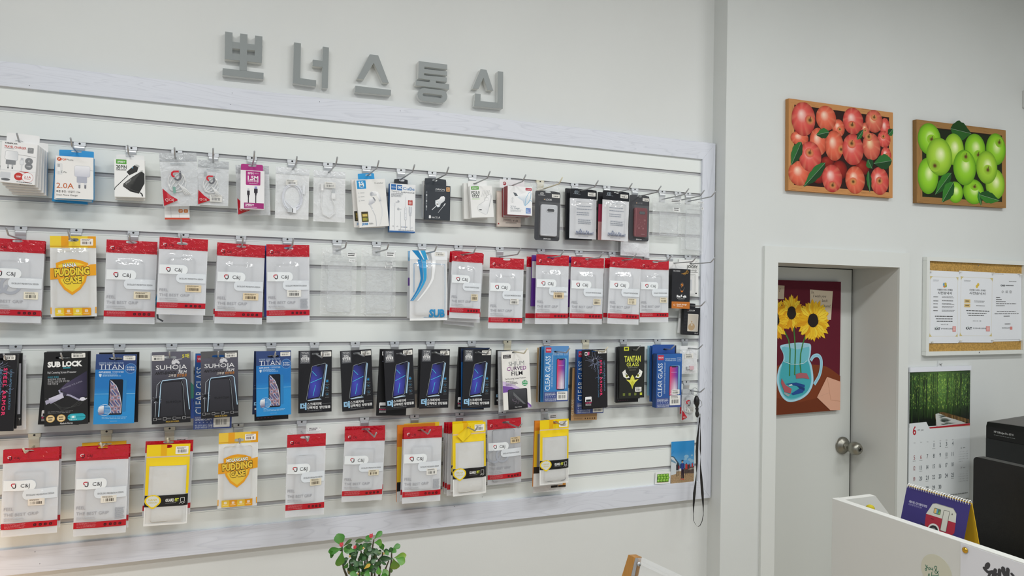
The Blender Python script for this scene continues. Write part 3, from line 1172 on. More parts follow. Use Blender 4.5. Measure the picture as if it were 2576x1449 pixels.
def guardfit_pouch(it, seed=5, case_col='#e9e9e6', st=True, flap=False, cam_=(.2, .29, .45, .37), edge='#eeb30c', rimc='#cfcdc6', bodymat='milky'):
    w, h = it.w, it.h
    sp = .155
    yel, org = '#f6d417', '#eeb30c'
    warp = pouch_warp(seed, .004, sp, edge=.1, box=(.13, .26, .91, .96))
    hd = MB()
    hole_slab(hd, -w / 2, -sp * h, w / 2, 0, -0.001, 0.001, it.hx, it.hz, 0.014, 0.006, yel, 'gloss')
    a = Art(hd, w, h, -0.0011, None, 'gloss')
    a.rect(.32, 0, .46, .15, org)
    a.rect(0, sp - .012, 1, sp, '#e9c8a0')
    hd = it.part('header_card', hd)
    if st:
        sticker(it, .66, .03, .96, .125, y=-0.0016, bg='#f4f1ea', ink='#333', on=hd)
    if flap:
        fp = MB()
        A = lambda u, v, y: ((u - .5) * w, y, -v * h)
        fp.add([A(.52, .06, -.003), A(.54, .15, -.006), A(.28, .25, -.012), A(.10, .16, -.010)], [(0, 1, 2, 3)], yel, 'gloss')
        fp.add([A(.48, .02, -.002), A(.52, .06, -.003), A(.10, .16, -.010), A(.3, .1, -.006)], [(0, 1, 2, 3)], '#efc712', 'gloss')
        it.part('folded_flap', fp)
    fl = MB()
    film_sheet(fl, w, h, 0, sp, 1, 1, -0.001, warp, '#f8f8f6', 'film')
    film_sheet(fl, w, h, 0, sp, 1, 1, 0.0022, None, '#f8f8f6', 'whitefilm', 2, 2)
    a = Art(fl, w, h, -0.001, warp, 'gloss')
    a.rect(0, .16, 1, .262, yel)
    a.rect(0, .26, .075, .62, yel, 3, 10)
    a.rect(.94, .26, 1, .62, yel, 3, 10)
    a.rect(0, .625, .998, .765, '#17171a', 10, 5)
    drop = []
    for i in range(22):
        t = 2 * math.pi * i / 22
        r = 1.0 + (.28 if abs(t - math.pi / 2) < .25 else (.1 if abs(t - math.pi / 2) < .5 else 0))
        drop.append((.19 + .19 * math.cos(t), .69 + .075 * r * math.sin(t)))
    a.poly(drop, yel)
    a.poly([(.19 + (u - .19) * .8, .688 + (v - .688) * .8) for u, v in drop], '#dfe2dc')
    a.t('HANA', .09, .675, .024, '#d9c62c', w=.2, bold=.01)
    a.t('DESIGN', .10, .71, .02, '#d9c62c', w=.19)
    a.t('GUARD', .48, .69, .036, '#f2f2ee', w=.2, bold=.03)
    a.t('FIT', .70, .69, .036, '#e3ea4a', w=.09, bold=.03)
    a.micro(.48, .722, .73, .73, 1, '#8a8a8a', .1, .6)
    a.rro(.83, .665, .92, .715, .001, .0012, '#f2f2ee', 2)
    a.line([(.80, .735), (.84, .725), (.88, .738), (.94, .725)], .0012, '#f2f2ee')
    a.rect(0, .77, .03, .99, '#f2f2f0', 2, 4)
    a.rect(.97, .77, 1, .99, '#f2f2f0', 2, 4)
    a.rect(0, .975, 1, 1, '#f2f2f0')
    it.part('pouch', fl)
    phone_case(it, .14, .265, .9, .955, y0=.0012, dep=.006, col=case_col, rim=rimc, cam_=cam_, mat=bodymat)


def clear_bag(it, seed, lab='', case=None, sticks=(), bulge=.004, mat='clearfilm', col='#f2f4f6', strip=.12):
    """crinkled see-through bag with a clear case in it."""
    w, h = it.w, it.h
    warp = pouch_warp(seed, bulge, strip, wr=.002)
    fl = MB()
    hole_slab(fl, -w / 2, -strip * h, w / 2, 0, -0.0006, 0.0006, it.hx, it.hz, 0.014, 0.004, col, mat)
    film_sheet(fl, w, h, 0, strip, 1, 1, -0.001, warp, col, mat)
    film_sheet(fl, w, h, 0, strip, 1, 1, 0.001, None, col, mat, 3, 3)
    it.part('bag', fl)
    for k, (u0, v0, u1, v1, tx) in enumerate(sticks):
        m_ = MB()
        a = Art(m_, w, h, -0.001, warp)
        a.k = 6
        a.rect(u0, v0, u1, v1, '#f0f1f1')
        if tx:
            a.t(tx, (u0 + u1) / 2, (v0 + v1) / 2, (v1 - v0) * .55, '#333', w=(u1 - u0) * .75, al='c')
        else:
            a.micro(u0 + .02, v0 + .005, u1 - .02, v1 - .003, 2, '#333')
        it.part('size_label', m_)
    if case:
        phone_case(it, *case, y0=.0, dep=.006, col='#e9ecee', rim='#e6eaee', mat='clearcase', name='phone_case')


# ------------------------------------------------------------------ artwork of the cards
def crack(a, cu, cv, n, r, col='#aab3d6', seed=2, t=.0006):
    rs = random.Random(seed)
    for i in range(n):
        an = 2 * math.pi * i / n + rs.uniform(-.2, .2)
        pts = []
        R = r * rs.uniform(.45, 1)
        for k in range(5):
            q = .010 + (R - .010) * k / 4
            aa = an + rs.uniform(-.12, .12)
            pts.append((cu + q * math.cos(aa) / a.w, cv + q * math.sin(aa) / a.h))
        a.line(pts, t * rs.uniform(.6, 1.5), col)
    for i in range(n):
        an = rs.uniform(0, 6.28)
        q = .009 + rs.random() * .008
        u, v = cu + q * math.cos(an) / a.w, cv + q * math.sin(an) / a.h
        d = .004
        a.poly([(u, v), (u + d * rs.uniform(-1, 1) / a.w, v + d * rs.uniform(-1, 1) / a.h), (u + d * rs.uniform(-1, 1) / a.w, v + d * rs.uniform(-1, 1) / a.h)], rs.choice(['#c6cbe6', '#7f86b4', '#e8eaf6']), fan=False)
    a.circ(cu, cv, .0055, '#0c0c10', 12)


def art_steel(a):
    a.rr(.08, .035, .19, .095, .002, '#e8e8ea')
    a.rect(.10, .05, .17, .08, '#222')
    a.poly([(.20, .035), (.28, .035), (.26, .09), (.20, .095)], '#d8577f')
    crack(a, .5, .20, 22, .052)
    crack(a, .72, .45, 9, .03, '#8b92b8', 5)
    a.t('STEEL ARMOR', .73, .18, .038, '#e23b6d', w=.62, rot=90, bold=.035, sp=1.25)
    a.t('ULTRA ANTI SHOCK & SCRATCH', .87, .20, .022, '#6f9cc0', w=.52, rot=90)
    a.t('HIGH QUALITY PREMIUM T.P.U COATING', .62, .20, .022, '#5f8fb5', w=.62, rot=90)
    a.rr(.07, .80, .33, .955, .003, '#f0f0f2')
    a.rect(.10, .845, .30, .88, '#1a1a1e')
    for i in range(4):
        a.rect(.09 + .06 * i, .90, .13 + .06 * i, .915, '#c63a6a')
    a.rect(.06, .885, .34, .96, '#131316')
    for i in range(4):
        a.rect(.08 + .065 * i, .895, .125 + .065 * i, .912, '#c63a6a')
    a.micro(.08, .922, .32, .955, 3, '#cfcfcf', .2, .5)


def art_sublock(a):
    a.t('SUB LOCK', .08, .165, .066, '#f4f4f2', w=.80, bold=.06)
    a.rect(.43, .212, .60, .225, '#3fb6c9')
    a.t('Full Covering Screen Protector', .08, .275, .03, '#c9c9cc', w=.66, bold=.01)
    a.t('카이로 프레임', .08, .34, .026, '#49a9c2', w=.25)
    a.t('충전단자에 고정만 하면', .08, .37, .026, '#c9c9cc', w=.40)
    a.t('균형 잡고 쉽게 있게 부착 완료', .08, .40, .026, '#c9c9cc', w=.5)
    a.t('이제 걱정 끝', .08, .43, .026, '#c9c9cc', w=.24)
    for k in range(3):
        a.line([(.02, .62 + .04 * k), (.2, .68), (.4, .76 + .02 * k), (.6, .76), (.8, .68 + .03 * k), (.98, .64)], .0006, '#5a5c5a')
    a.poly([(.34, .515), (.5, .43), (.985, .27), (.985, .62), (.78, .655)], lambda u, v: '#4b4460' if u < .6 else '#2d2940')
    a.line([(.34, .515), (.36, .555), (.6, .60), (.8, .665), (.86, .66)], .0055, '#a7a5bd')
    a.ell(.88, .655, .07, .025, '#e2e2ec')
    a.line([(.95, .665), (.985, .645)], .002, '#d6d6e0')
    a.poly([(.02, .655), (.11, .635), (.14, .68), (.04, .71)], '#a9a6bc')
    a.poly([(.10, .625), (.41, .56), (.45, .62), (.14, .70)], lambda u, v: '#cfcde0' if v < .63 else '#8d89a3')
    a.poly([(.42, .565), (.5, .55), (.53, .58), (.45, .605)], '#3a374a')
    a.t('DESIGNED FOR SUPPER', .41, .50, .018, '#9c99ae', w=.5, rot=-21)
    a.micro(.08, .805, .7, .84, 2, '#8b8b8d', .2, .3)
    for c in (.14, .385):
        a.circ(c, .90, .0125, '#caa052')
        a.circ(c, .90, .0108, '#e7cfa0')
        a.micro(c - .055, .878, c + .055, .895, 1, '#3a2a16', .1, .9)
        a.micro(c - .05, .91, c + .05, .925, 1, '#3a2a16', .1, .9)
    a.rr(.53, .85, .95, .945, .012, '#2fa9bb')
    a.rr(.60, .875, .72, .912, .002, '#7fd0da')
    a.circ(.66, .893, .0035, '#f7f7f7', 12)
    a.t('SUB LOCK', .57, .928, .014, '#eaf7f8', w=.18)
    a.t('Made in Korea', .36, .972, .022, '#e6e6e6', w=.29, bold=.01)


def art_titan_blue(a):
    a.rect(0, .22, 1, 1, lambda u, v: '#2c8fd3' if v > .5 else '#2277c0')
    a.rect(0, .12, 1, .22, '#2f477c')
    a.t('EXTREME SCREEN PROTECTOR', .08, .125, .02, '#bcd3ec', w=.60)
    a.t('TITAN', .09, .183, .075, '#eef2f7', w=.6, bold=-.01)
    a.line([(.1, .218), (.66, .218)], .0008, '#eef2f7')
    a.t('ANTI-SHOCK', .08, .255, .022, '#dbe9f6', w=.30, bold=.03)
    a.t('디아만방탄필름', .41, .255, .024, '#dbe9f6', w=.28)
    a.burst(.86, .205, .0165, .0185, 26, '#6f9acb')
    a.circ(.86, .205, .0158, '#2c5f9f')
    a.t('충격흡수', .86, .19, .022, '#e4eef8', w=.2, al='c', bold=.01)
    a.t('방탄필름', .86, .223, .022, '#e4eef8', w=.2, al='c', bold=.01)
    a.poly([(.09, .285), (.125, .28), (.155, .285), (.15, .315), (.125, .33), (.1, .315)], '#cfe0ef')
    a.micro(.18, .28, .66, .325, 3, '#bcd8ef', .3, .4)
    a.rect(0, .565, 1, .572, '#7fc0ea')
    # phone with the lifted film
    a.rr(.64, .37, .78, .83, .004, '#2c7fbd')
    a.rr(.35, .36, .69, .87, .005, '#0d1420')

    def wall(u, v):
        c = [(0x3a, 0x44, 0x78), (0xb9, 0xc4, 0xdc), (0xa8, 0x70, 0x86), (0x8d, 0x86, 0x72), (0x5a, 0x4f, 0x8a)]
        k = (math.sin(u * 41 + v * 19 + 2 * math.sin(v * 40)) + math.sin(v * 63 - u * 37)) * 1.1 + 2
        i = max(0, min(3, int(k)))
        return mix(H(c[i]), H(c[i + 1]), max(0, min(1, k - i)))
    a.rect(.375, .38, .665, .85, wall, 22, 44)
    a.poly([(.40, .365), (.68, .37), (.68, .74), (.64, .62), (.56, .48)], '#0d1420')
    a.line([(.38, .375), (.52, .45), (.62, .58), (.665, .72), (.66, .84)], .0014, '#e8eef6')
    a.circ(.26, .80, .0195, '#d7ecfa', 28)
    a.circ(.26, .80, .0182, '#2a80c4', 28)
    for k in range(6):
        a.poly([(.11, .755 + .018 * k), (.235, .735 + .02 * k), (.25, .755 + .02 * k), (.13, .78 + .018 * k)], mix(H('#f2f6fa'), H('#4a3f78'), k / 6), fan=False)
        a.line([(.26, .75 + .02 * k), (.39, .75 + .02 * k)], .0012, '#bfe0f5')
    a.micro(.2, .90, .85, .935, 2, '#9fd0f0', .15, .4)
    a.micro(.4, .96, .6, .97, 1, '#9fd0f0', .1, .5)


def art_suhoja(five):
    def f(a):
        a.rect(0, .1, 1, 1, lambda u, v: mix(H('#5b5a66'), H('#23232a'), min(1, max(0, (v - .1) * 1.5))), 4, 12)
        rs = random.Random(4)
        for _ in range(26):
            u, v = rs.random() * .9, .1 + rs.random() * .35
            a.line([(u, v), (u + rs.uniform(-.12, .12), v + rs.uniform(-.02, .02))], .0004, rs.choice(['#73727e', '#45444e']))
        if five:
            a.t('5매', .78, .065, .055, '#ede34a', w=.18, bold=.01)
        a.t('SUHOJA', .1, .215, .062, '#f2f2f4', w=.80)
        # horned horse head above the O
        a.poly([(.50, .175), (.53, .125), (.62, .105), (.68, .125), (.72, .155), (.70, .175), (.62, .155), (.58, .18)], '#d5d5da')
        a.line([(.64, .11), (.78, .105)], .0016, '#d5d5da')
        a.line([(.5, .15), (.56, .10), (.62, .105)], .0012, '#f0f0f2')
        a.t('ANTI-SHOCK', .08, .293, .04, '#2b2a2e', w=.56, bold=.03, shear=.2)
        a.t('FILM', .68, .288, .04, '#d7d7d9', w=.22, bold=.03, shear=.2)
        a.t('고투명 방탄필름', .42, .335, .035, '#c7813c', w=.48, bold=.01, shear=.2)
        a.t('고투명', .42, .335, .035, '#d9d5d0', w=.2, bold=.01, shear=.2)
        # glowing phone outline on a dark phone
        a.poly([(.20, .44), (.22, .415), (.76, .40), (.80, .43), (.90, .92), (.15, .92)], '#1c1c22')
        a.poly([(.25, .45), (.27, .43), (.72, .42), (.76, .45), (.80, .92), (.22, .92)], lambda u, v: '#3a3a42' if v < .6 else '#2a2a30')
        a.line([(.17, .92), (.23, .45), (.27, .40), (.84, .375), (.89, .40), (.97, .82)], .0030, '#7fb4d8')
        a.line([(.17, .92), (.23, .45), (.27, .40), (.84, .375), (.89, .40), (.97, .82)], .0012, '#eaf6fd')
        a.line([(.08, .92), (.13, .46), (.22, .41)], .0012, '#c9d3da')
        crack(a, .13, .66, 8, .022, '#d0d6da', 9, .0005)
        a.line([(.76, .42), (.80, .48), (.86, .92)], .0008, '#b9c4cc')
        a.rect(.0, .90, 1, 1, '#1b1b1f')
        for i in range(4):
            a.rro(.04 + .25 * i, .915, .12 + .25 * i, .95, .001, .0008, '#c9c9cc', 2)
            a.micro(.14 + .25 * i, .925, .25 + .25 * i, .945, 2, '#9a9a9c', .1, .4)
        a.t('MADE IN KOREA', .36, .975, .022, '#c9a43c', w=.34, bold=.01)
        a.t('SUHOJA', .36, .70, .03, '#222226', w=.4)
    return f


def art_titan_black(a):
    a.rr(.04, .01, .345, .205, .0008, '#55575c', 'cd')
    a.t('TITAN', .08, .035, .032, '#dfe0e2', w=.21)
    a.rect(.06, .058, .32, .061, '#8b8d90')
    a.t('고경도', .10, .092, .04, '#f0f0f0', w=.17, bold=.03)
    a.t('방탄필름', .07, .132, .04, '#f0f0f0', w=.25, bold=.03)
    a.t('UPGRADE', .07, .168, .024, '#dcdcde', w=.25)
    a.micro(.07, .188, .30, .195, 1, '#9a9a9e', .1, .6)

    def tr(p):                      # phone leaning to the right
        x, y = p
        return (.30 + .42 * x + .17 * (1 - y) - .07, .225 + .56 * y + .035 * (1 - x) * 1.0 - .02)
    out = [tr(p) for p in ((.05, 0.02), (.95, 0), (1, .03), (.99, .95), (.94, 1), (.06, 1), (0, .96), (.01, .05))]
    a.poly([(u + .055, v + .02) for u, v in out], '#1b222c')
    a.poly([(out[1][0] + .02, out[1][1] + .005), (out[1][0] + .07, out[1][1] + .03), (out[3][0] + .085, out[3][1] + .01), (out[3][0] + .02, out[3][1])], '#a9cdea')
    a.poly([(out[6][0] + .02, out[6][1] + .012), (out[4][0] + .02, out[4][1] + .012), (out[4][0] + .07, out[4][1] + .025), (out[6][0] + .06, out[6][1] + .03)], '#c4def2')
    a.poly([(out[1][0] + .02, out[1][1] + .005), (out[1][0] + .035, out[1][1] + .01), (out[3][0] + .04, out[3][1] + .01), (out[3][0] + .02, out[3][1])], '#27313d')
    a.poly(out, '#0b0d16')

    def scr(u, v):
        k = max(0, 1 - math.hypot((u - .46) * 2, (v - .56) * 1.6) * 1.5)
        return mix(H('#1d1f3e'), H('#4a4fc4'), k)
    q = [tr(p) for p in ((.06, .03), (.93, .03), (.93, .96), (.06, .96))]
    n = 10
    for j in range(1):
        a.k += 1
        uv = []
        for jj in range(n + 1):
            for ii in range(n + 1):
                s_, t_ = ii / n, jj / n
                p0 = (q[0][0] + (q[1][0] - q[0][0]) * s_, q[0][1] + (q[1][1] - q[0][1]) * s_)
                p1 = (q[3][0] + (q[2][0] - q[3][0]) * s_, q[3][1] + (q[2][1] - q[3][1]) * s_)
                uv.append((p0[0] + (p1[0] - p0[0]) * t_, p0[1] + (p1[1] - p0[1]) * t_))
        fs = [(y * (n + 1) + x, y * (n + 1) + x + 1, (y + 1) * (n + 1) + x + 1, (y + 1) * (n + 1) + x) for y in range(n) for x in range(n)]
        a.mb.add([a.P(*p) for p in uv], fs, [scr(u, v) for u, v in uv], a.mat)
    a.poly([tr((.35, .03)), tr((.65, .03)), tr((.62, .065)), tr((.38, .065))], '#0b0d16')
    for p, e in (((.08, .17), (.46, .33)), ((.10, .50), (.90, .42)), ((.50, .60), (.44, .90))):
        a.line([tr(p), tr(e)], .0026, '#2f8fc9')
        a.line([tr(p), tr(e)], .0012, '#59d3ec')
    a.line(out + [out[0]], .0008, '#c9d4de')
    for i in range(3):
        a.ring(.86, .50 + .105 * i, .0068, .0006, '#7d868c')
        a.circ(.86, .50 + .105 * i, .0045, ('#2f8fc9', '#1b3f58', '#1b3f58')[i], 14)
        if i:
            a.line([(.83, .50 + .105 * i), (.885, .51 + .105 * i)], .001, '#8fd0ee')
        a.micro(.80, .55 + .105 * i, .93, .557 + .105 * i, 1, '#8b9094', .1, .7)
    a.t('더', .05, .895, .095, '#9fcdee', w=.19, bold=.06)
    a.t('스크래치에', .255, .862, .042, '#f3f3f3', w=.43, bold=.02)
    a.rect(.71, .858, .97, .861, '#8b8d90')
    a.t('강력해진', .255, .92, .042, '#f3f3f3', w=.33, bold=.02)
    a.t('방탄필름', .63, .92, .042, '#f3f3f3', w=.33, bold=.02)
    a.micro(.25, .962, .75, .97, 1, '#8b8d90', .1, .6)


def art_shium(a):
    a.rr(.05, .055, .33, .115, .0008, '#3b3637', n=2)
    a.t('FULL COVER', .08, .072, .016, '#eee', w=.2)
    a.t('TECHNOLOGY', .08, .098, .016, '#eee', w=.22)
    a.t('SHIUM', .24, .215, .075, '#8f9292', w=.56)
    for u in (.545, .60):
        a.circ(u, .155, .0012, '#333', 10)
    a.t('CURVED', .17, .30, .065, lambda u, v: '#4b2a57' if .35 < u < .7 else '#8a2f8d', w=.7, bold=.01)
    a.t('FILM', .33, .385, .07, '#2c2830', w=.40, bold=.01)
    a.t('Full Covering Screen Protector', .10, .47, .026, '#4b484c', w=.75, bold=.005)
    a.poly([(0, .50), (.35, .565), (.6, .64), (.62, .66), (.0, .66)], '#d9c6e6')
    a.poly([(0, .58), (.3, .61), (.5, .66), (.3, .69), (0, .70)], '#7d55a8')
    a.line([(.09, .51), (.09, .60)], .0008, '#6b3b8d')
    a.micro(.12, .51, .55, .60, 4, '#6d6870', .4, .45)
    a.poly([(.80, .87), (1, .96), (1, 1), (.8, .9)], '#7d55a8')
    a.poly([(.80, .91), (1, 1), (.9, 1), (.8, .94)], '#b79bd2')
    a.burst(.80, .565, .0118, .0130, 26, '#1f9a58')
    a.circ(.80, .565, .0115, '#1f9a58')
    a.t('正品', .80, .54, .03, '#eaf7ee', w=.13, al='c', bold=.01)
    a.micro(.68, .56, .92, .572, 1, '#dff2e6', .05, .8)
    a.micro(.73, .585, .87, .6, 1, '#dff2e6', .05, .8)
    a.rr(.17, .655, .87, 1, .006, '#222126', 'ab')
    a.rr(.19, .665, .85, .995, .005, lambda u, v: '#1b1a1d' if v > .72 else '#4a4b50', 'ab')
    rs = random.Random(8)
    for _ in range(46):
        r, an = rs.random() ** .5 * .14, rs.random() * 6.28
        u, v = .45 + r * math.cos(an), .84 + r * .55 * math.sin(an)
        a.poly([(u, v), (u + rs.uniform(-.02, .02), v + .008), (u + .018, v + rs.uniform(-.006, .012))], rs.choice(['#cfb9cf', '#8d7a90', '#a090a0']), fan=False)
    a.poly([(.36, .70), (.80, .93), (.7, .92), (.36, .76)], '#6b6d70')
    a.t('Made in Korea', .40, .965, .02, '#e6e6e6', w=.24)


def art_clearglass(navy=False, box=False):
    def f(a):
        blue = '#2c5fa8' if box else '#3f86c4'
        a.rect(0, .12 if not box else 0, 1, .82, lambda u, v: mix(H(blue), H('#2a4f95' if box else '#3a7fbe'), max(0, v - .2)))
        a.rect(0, .0, 1, .12, '#2c64ac' if box else '#5f92c8') if box else None
        a.rect(0, .82, 1, 1, '#43548f')
        a.rr(.04, .025, .27, .115, .0008, '#c4344c', n=2)
        a.t('VIION', .06, .07, .028, '#f1e6e8', w=.19, bold=.02)
        a.t('PREMIUM TEMPERED', .33, .095 if box else .125, .022, '#c6dcf0', w=.42, bold=.01)
        a.t('9H HARDNESS GLASS', .33, .125 if box else .155, .022, '#c6dcf0', w=.42, bold=.01)
        a.rro(.80, .075 if box else .10, .96, .14 if box else .165, .001, .0008, '#c6dcf0', 2)
        a.t('2.5D', .82, .108 if box else .133, .03, '#c6dcf0', w=.12)
        a.t('CLEAR GLASS', .14, .795, .095, '#eef4fa', w=.62, rot=-90)
        a.t('2.5D ROUNDED CUTTING EDGE TECHNOLOGY', .32, .74, .026, '#d2e3f2', w=.58, rot=-90)
        a.rr(.56, .22, .92, .77, .005, '#7fb2dc')
        a.rr(.50, .225, .86, .79, .006, '#2a2b3e')

        def sc(u, v):
            c = mix(H('#e0426e'), H('#5a3fa8'), max(0, min(1, (u - .52) / .3)))
            k = max(0, min(1, (v - .42) / .25)) * max(0, 1 - abs(u - .72) * 5)
            return mix(c, H('#e6dfe6'), k)
        a.rect(.525, .24, .84, .775, sc, 8, 16)
        a.rect(.60, .24, .77, .255, '#2a2b3e')
        a.rect(.58, .345, .80, .35, '#c9b6e0')
        a.circ(.57, .745, .0018, '#e8e8f0', 10)
        a.circ(.79, .745, .0018, '#e8e8f0', 10)
        a.t('SLIM+DURABLE+CLEAR', .04, .845, .016, '#dbe3f2', w=.42)
        a.t('ULTRA HD CLARITY', .04, .872, .022, '#eef2fa', w=.44, bold=.02)
        for i in range(5):
            a.circ(.07 + .095 * i, .91, .0022, '#a9b4d6', 10)
        a.t('베온 클리어 글라스', .04, .95, .022, '#dbe3f2', w=.32)
        a.t('강화유리 방탄필름', .04, .978, .022, '#dbe3f2', w=.32)
        a.rro(.385, .935, .49, .985, .001, .0008, '#eef2fa', 2)
        a.t('5매', .40, .96, .025, '#eef2fa', w=.08)
    return f


def art_tantan(a):
    a.rr(.16, 0, .36, .075, .0008, '#d3d63a', n=2)
    a.rr(.20, .02, .32, .055, .001, '#3a3f22', n=2)
    a.t('TANTAN', .18, .235, .11, '#dfe354', w=.66, bold=.03)
    a.t('GLASS', .27, .345, .07, '#dfe354', w=.50, bold=.015)
    a.t('PERFECT TOUCH', .33, .408, .016, '#b9bba8', w=.38)
    a.micro(.38, .45, .66, .458, 1, '#b9bba8', .05, .8)
    for s_ in (-1, 1):
        m_ = lambda u: .51 + s_ * (u - .51)
        a.poly([(m_(.10), .49), (m_(.22), .44), (m_(.25), .50), (m_(.40), .60), (m_(.26), .615), (m_(.15), .58)], '#f2f2ea', fan=False)
        a.circ(m_(.285), .566, .0065, '#d3d63a', 16)
        a.circ(m_(.285), .566, .0038, '#22241c', 12)
        a.line([(m_(.2), .52), (m_(.42), .58)], .002, '#22241c')
    a.poly([(.51, .545), (.58, .60), (.60, .65), (.77, .635), (.62, .70), (.55, .76), (.51, .83), (.47, .76), (.40, .70), (.25, .635), (.42, .65), (.44, .60)], '#e0dc5a')
    a.poly([(.51, .66), (.58, .70), (.51, .83), (.45, .70)], '#c9c63c')
    for u in (.46, .56):
        a.circ(u, .63, .0012, '#6a661c', 8)
    for i in range(4):
        a.rr(.13 + .23 * i, .90, .22 + .23 * i, .95, .0008, '#6f7a35' if i < 3 else '#c9cf45', n=2)


def art_black_plain(a):
    a.rr(.06, .90, .20, .93, .001, '#d9d9d9', n=2)
    crack(a, .15, .55, 7, .02, '#8d95a0', 12, .0005)
    a.t('더', .04, .84, .06, '#9fcdee', w=.16, bold=.06)
    for i in range(5):
        a.rect(.08 + .1 * i, .955, .13 + .1 * i, .965, '#6f3a55')


def art_navy(a):
    art_clearglass(True, True)(a)


def art_grey(a):
    for i in range(9):
        a.rect(0, .1 + .1 * i, 1, .105 + .1 * i, '#b9bcc0')
    a.micro(.03, .80, .2, .9, 6, '#666', .2, .4)


def art_kraft(a):
    a.micro(.12, .95, .45, .985, 4, '#7a6242', .2, .45)
    for i in range(5):
        a.rr(.53 + .09 * i, .955, .57 + .09 * i, .98, .0008, '#4a3a26', n=2)
    a.t('GLASS', .05, .9, .05, '#e9dcc0', w=.3, rot=-90)


def art_none(a):
    pass

# ------------------------------------------------------------------ charger boxes and cable bags of the top row
def tri(a, pts, col):
    a.poly(pts, col, fan=False)


def art_templer(a):
    a.t('TEMPLER', .07, .04, .03, '#2b2b2b', w=.36, bold=.03, shear=.15)
    a.t('TRAVEL CHARGER', .07, .125, .055, '#c0392f', w=.62, bold=.02)
    a.micro(.07, .165, .36, .18, 1, '#777', .1, .6)
    a.rr(.73, .10, .90, .235, .002, '#8f9091', n=3)
    a.t('i-T', .78, .15, .03, '#d8d8d8', w=.07)
    a.rr(.11, .225, .47, .45, .006, lambda u, v: '#f6f6f6' if u + v < .6 else '#d9dbde')
    a.rro(.11, .225, .47, .45, .006, .0007, '#a8aaad')
    a.rr(.14, .445, .42, .555, .002, '#8b8d90', n=3)
    for u in (.19, .31):
        a.rect(u, .555, u + .045, .645, '#b9bbbd')
        a.rr(u + .005, .62, u + .04, .66, .002, '#5d5f62', n=3)
    a.line([(.47, .295), (.7, .305), (.97, .325)], .0006, '#6a6c6f')
    a.rr(.555, .37, .63, .43, .001, '#c9cbce', n=2)
    a.rr(.54, .42, .645, .53, .002, '#e6e7e9', n=2)
    a.rro(.54, .42, .645, .53, .002, .0005, '#aaacaf')
    a.rect(.575, .53, .61, .70, '#dcdddf')
    for v in (.43, .56):
        a.circ(.79, v, .0105, '#808285')
        a.t('C' if v < .5 else 'USB', .79, v, .035, '#f0f0f0', al='c')
    a.rect(0, .695, 1, .70, '#c9c9c9')
    a.rect(0, .70, 1, 1, '#eeedec')
    tri(a, [(.52, .70), (.82, .70), (.74, .735)], '#c0392f')
    a.rr(.01, .75, .30, .90, .003, '#d2d4d8', n=3)
    a.ell(.17, .93, .13, .03, '#66686c')
    a.circ(.53, .83, .0125, '#c83b34')
    a.t('10W', .53, .83, .045, '#fff', w=.12, al='c', bold=.02)
    a.circ(.78, .835, .0155, '#c83b34')
    a.circ(.78, .835, .0147, '#f6f5f4')
    a.t('2.1A', .78, .825, .05, '#b8352e', w=.2, al='c', bold=.02)
    a.micro(.69, .865, .87, .89, 1, '#c86a62', .1, .5)
    a.micro(.48, .955, .92, .975, 1, '#555', .05, .7)


def art_pop(a):
    a.circ(.10, .075, .0062, '#d25a2c', 16)
    a.t('P', .085, .075, .04, '#fff', bold=.03)
    a.t('POP', .15, .08, .045, '#d25a2c', w=.14, bold=.03)
    a.t('Phone', .30, .08, .045, '#4a4a4a', w=.17)
    a.rr(.03, .17, .19, .44, .004, '#e3e4e4', n=3)
    a.rect(.06, .19, .12, .27, '#b5b7b9')
    a.rr(.05, .265, .13, .36, .001, '#f2f2f2', n=2)
    a.rect(.075, .36, .105, .43, '#dadbdc')
    a.t('5', .15, .375, .055, '#333', w=.035, shear=.2)
    a.t('Pin', .21, .378, .04, '#555', w=.09, shear=.2)
    a.rr(.50, .21, .91, .47, .006, lambda u, v: '#f4f4f8' if v < .34 else '#d3d4de')
    a.rro(.50, .21, .91, .47, .006, .0006, '#b0b2bc')
    a.line([(.91, .31), (.99, .315)], .0008, '#9a9ca6')
    a.rr(.56, .465, .83, .61, .002, '#b6b9c6', n=3)
    for u in (.60, .755):
        a.rect(u, .61, u + .06, .68, '#d9dae0')
        a.rr(u + .005, .66, u + .055, .745, .002, '#7f8088', n=3)
    a.t('2.0A', .03, .695, .125, '#cc6a35', w=.45)
    a.t('빠른 충전 / 선길이 1.2m', .03, .835, .05, '#333', w=.62)
    a.t('Smart Phone Charger', .03, .915, .038, '#666', w=.56)


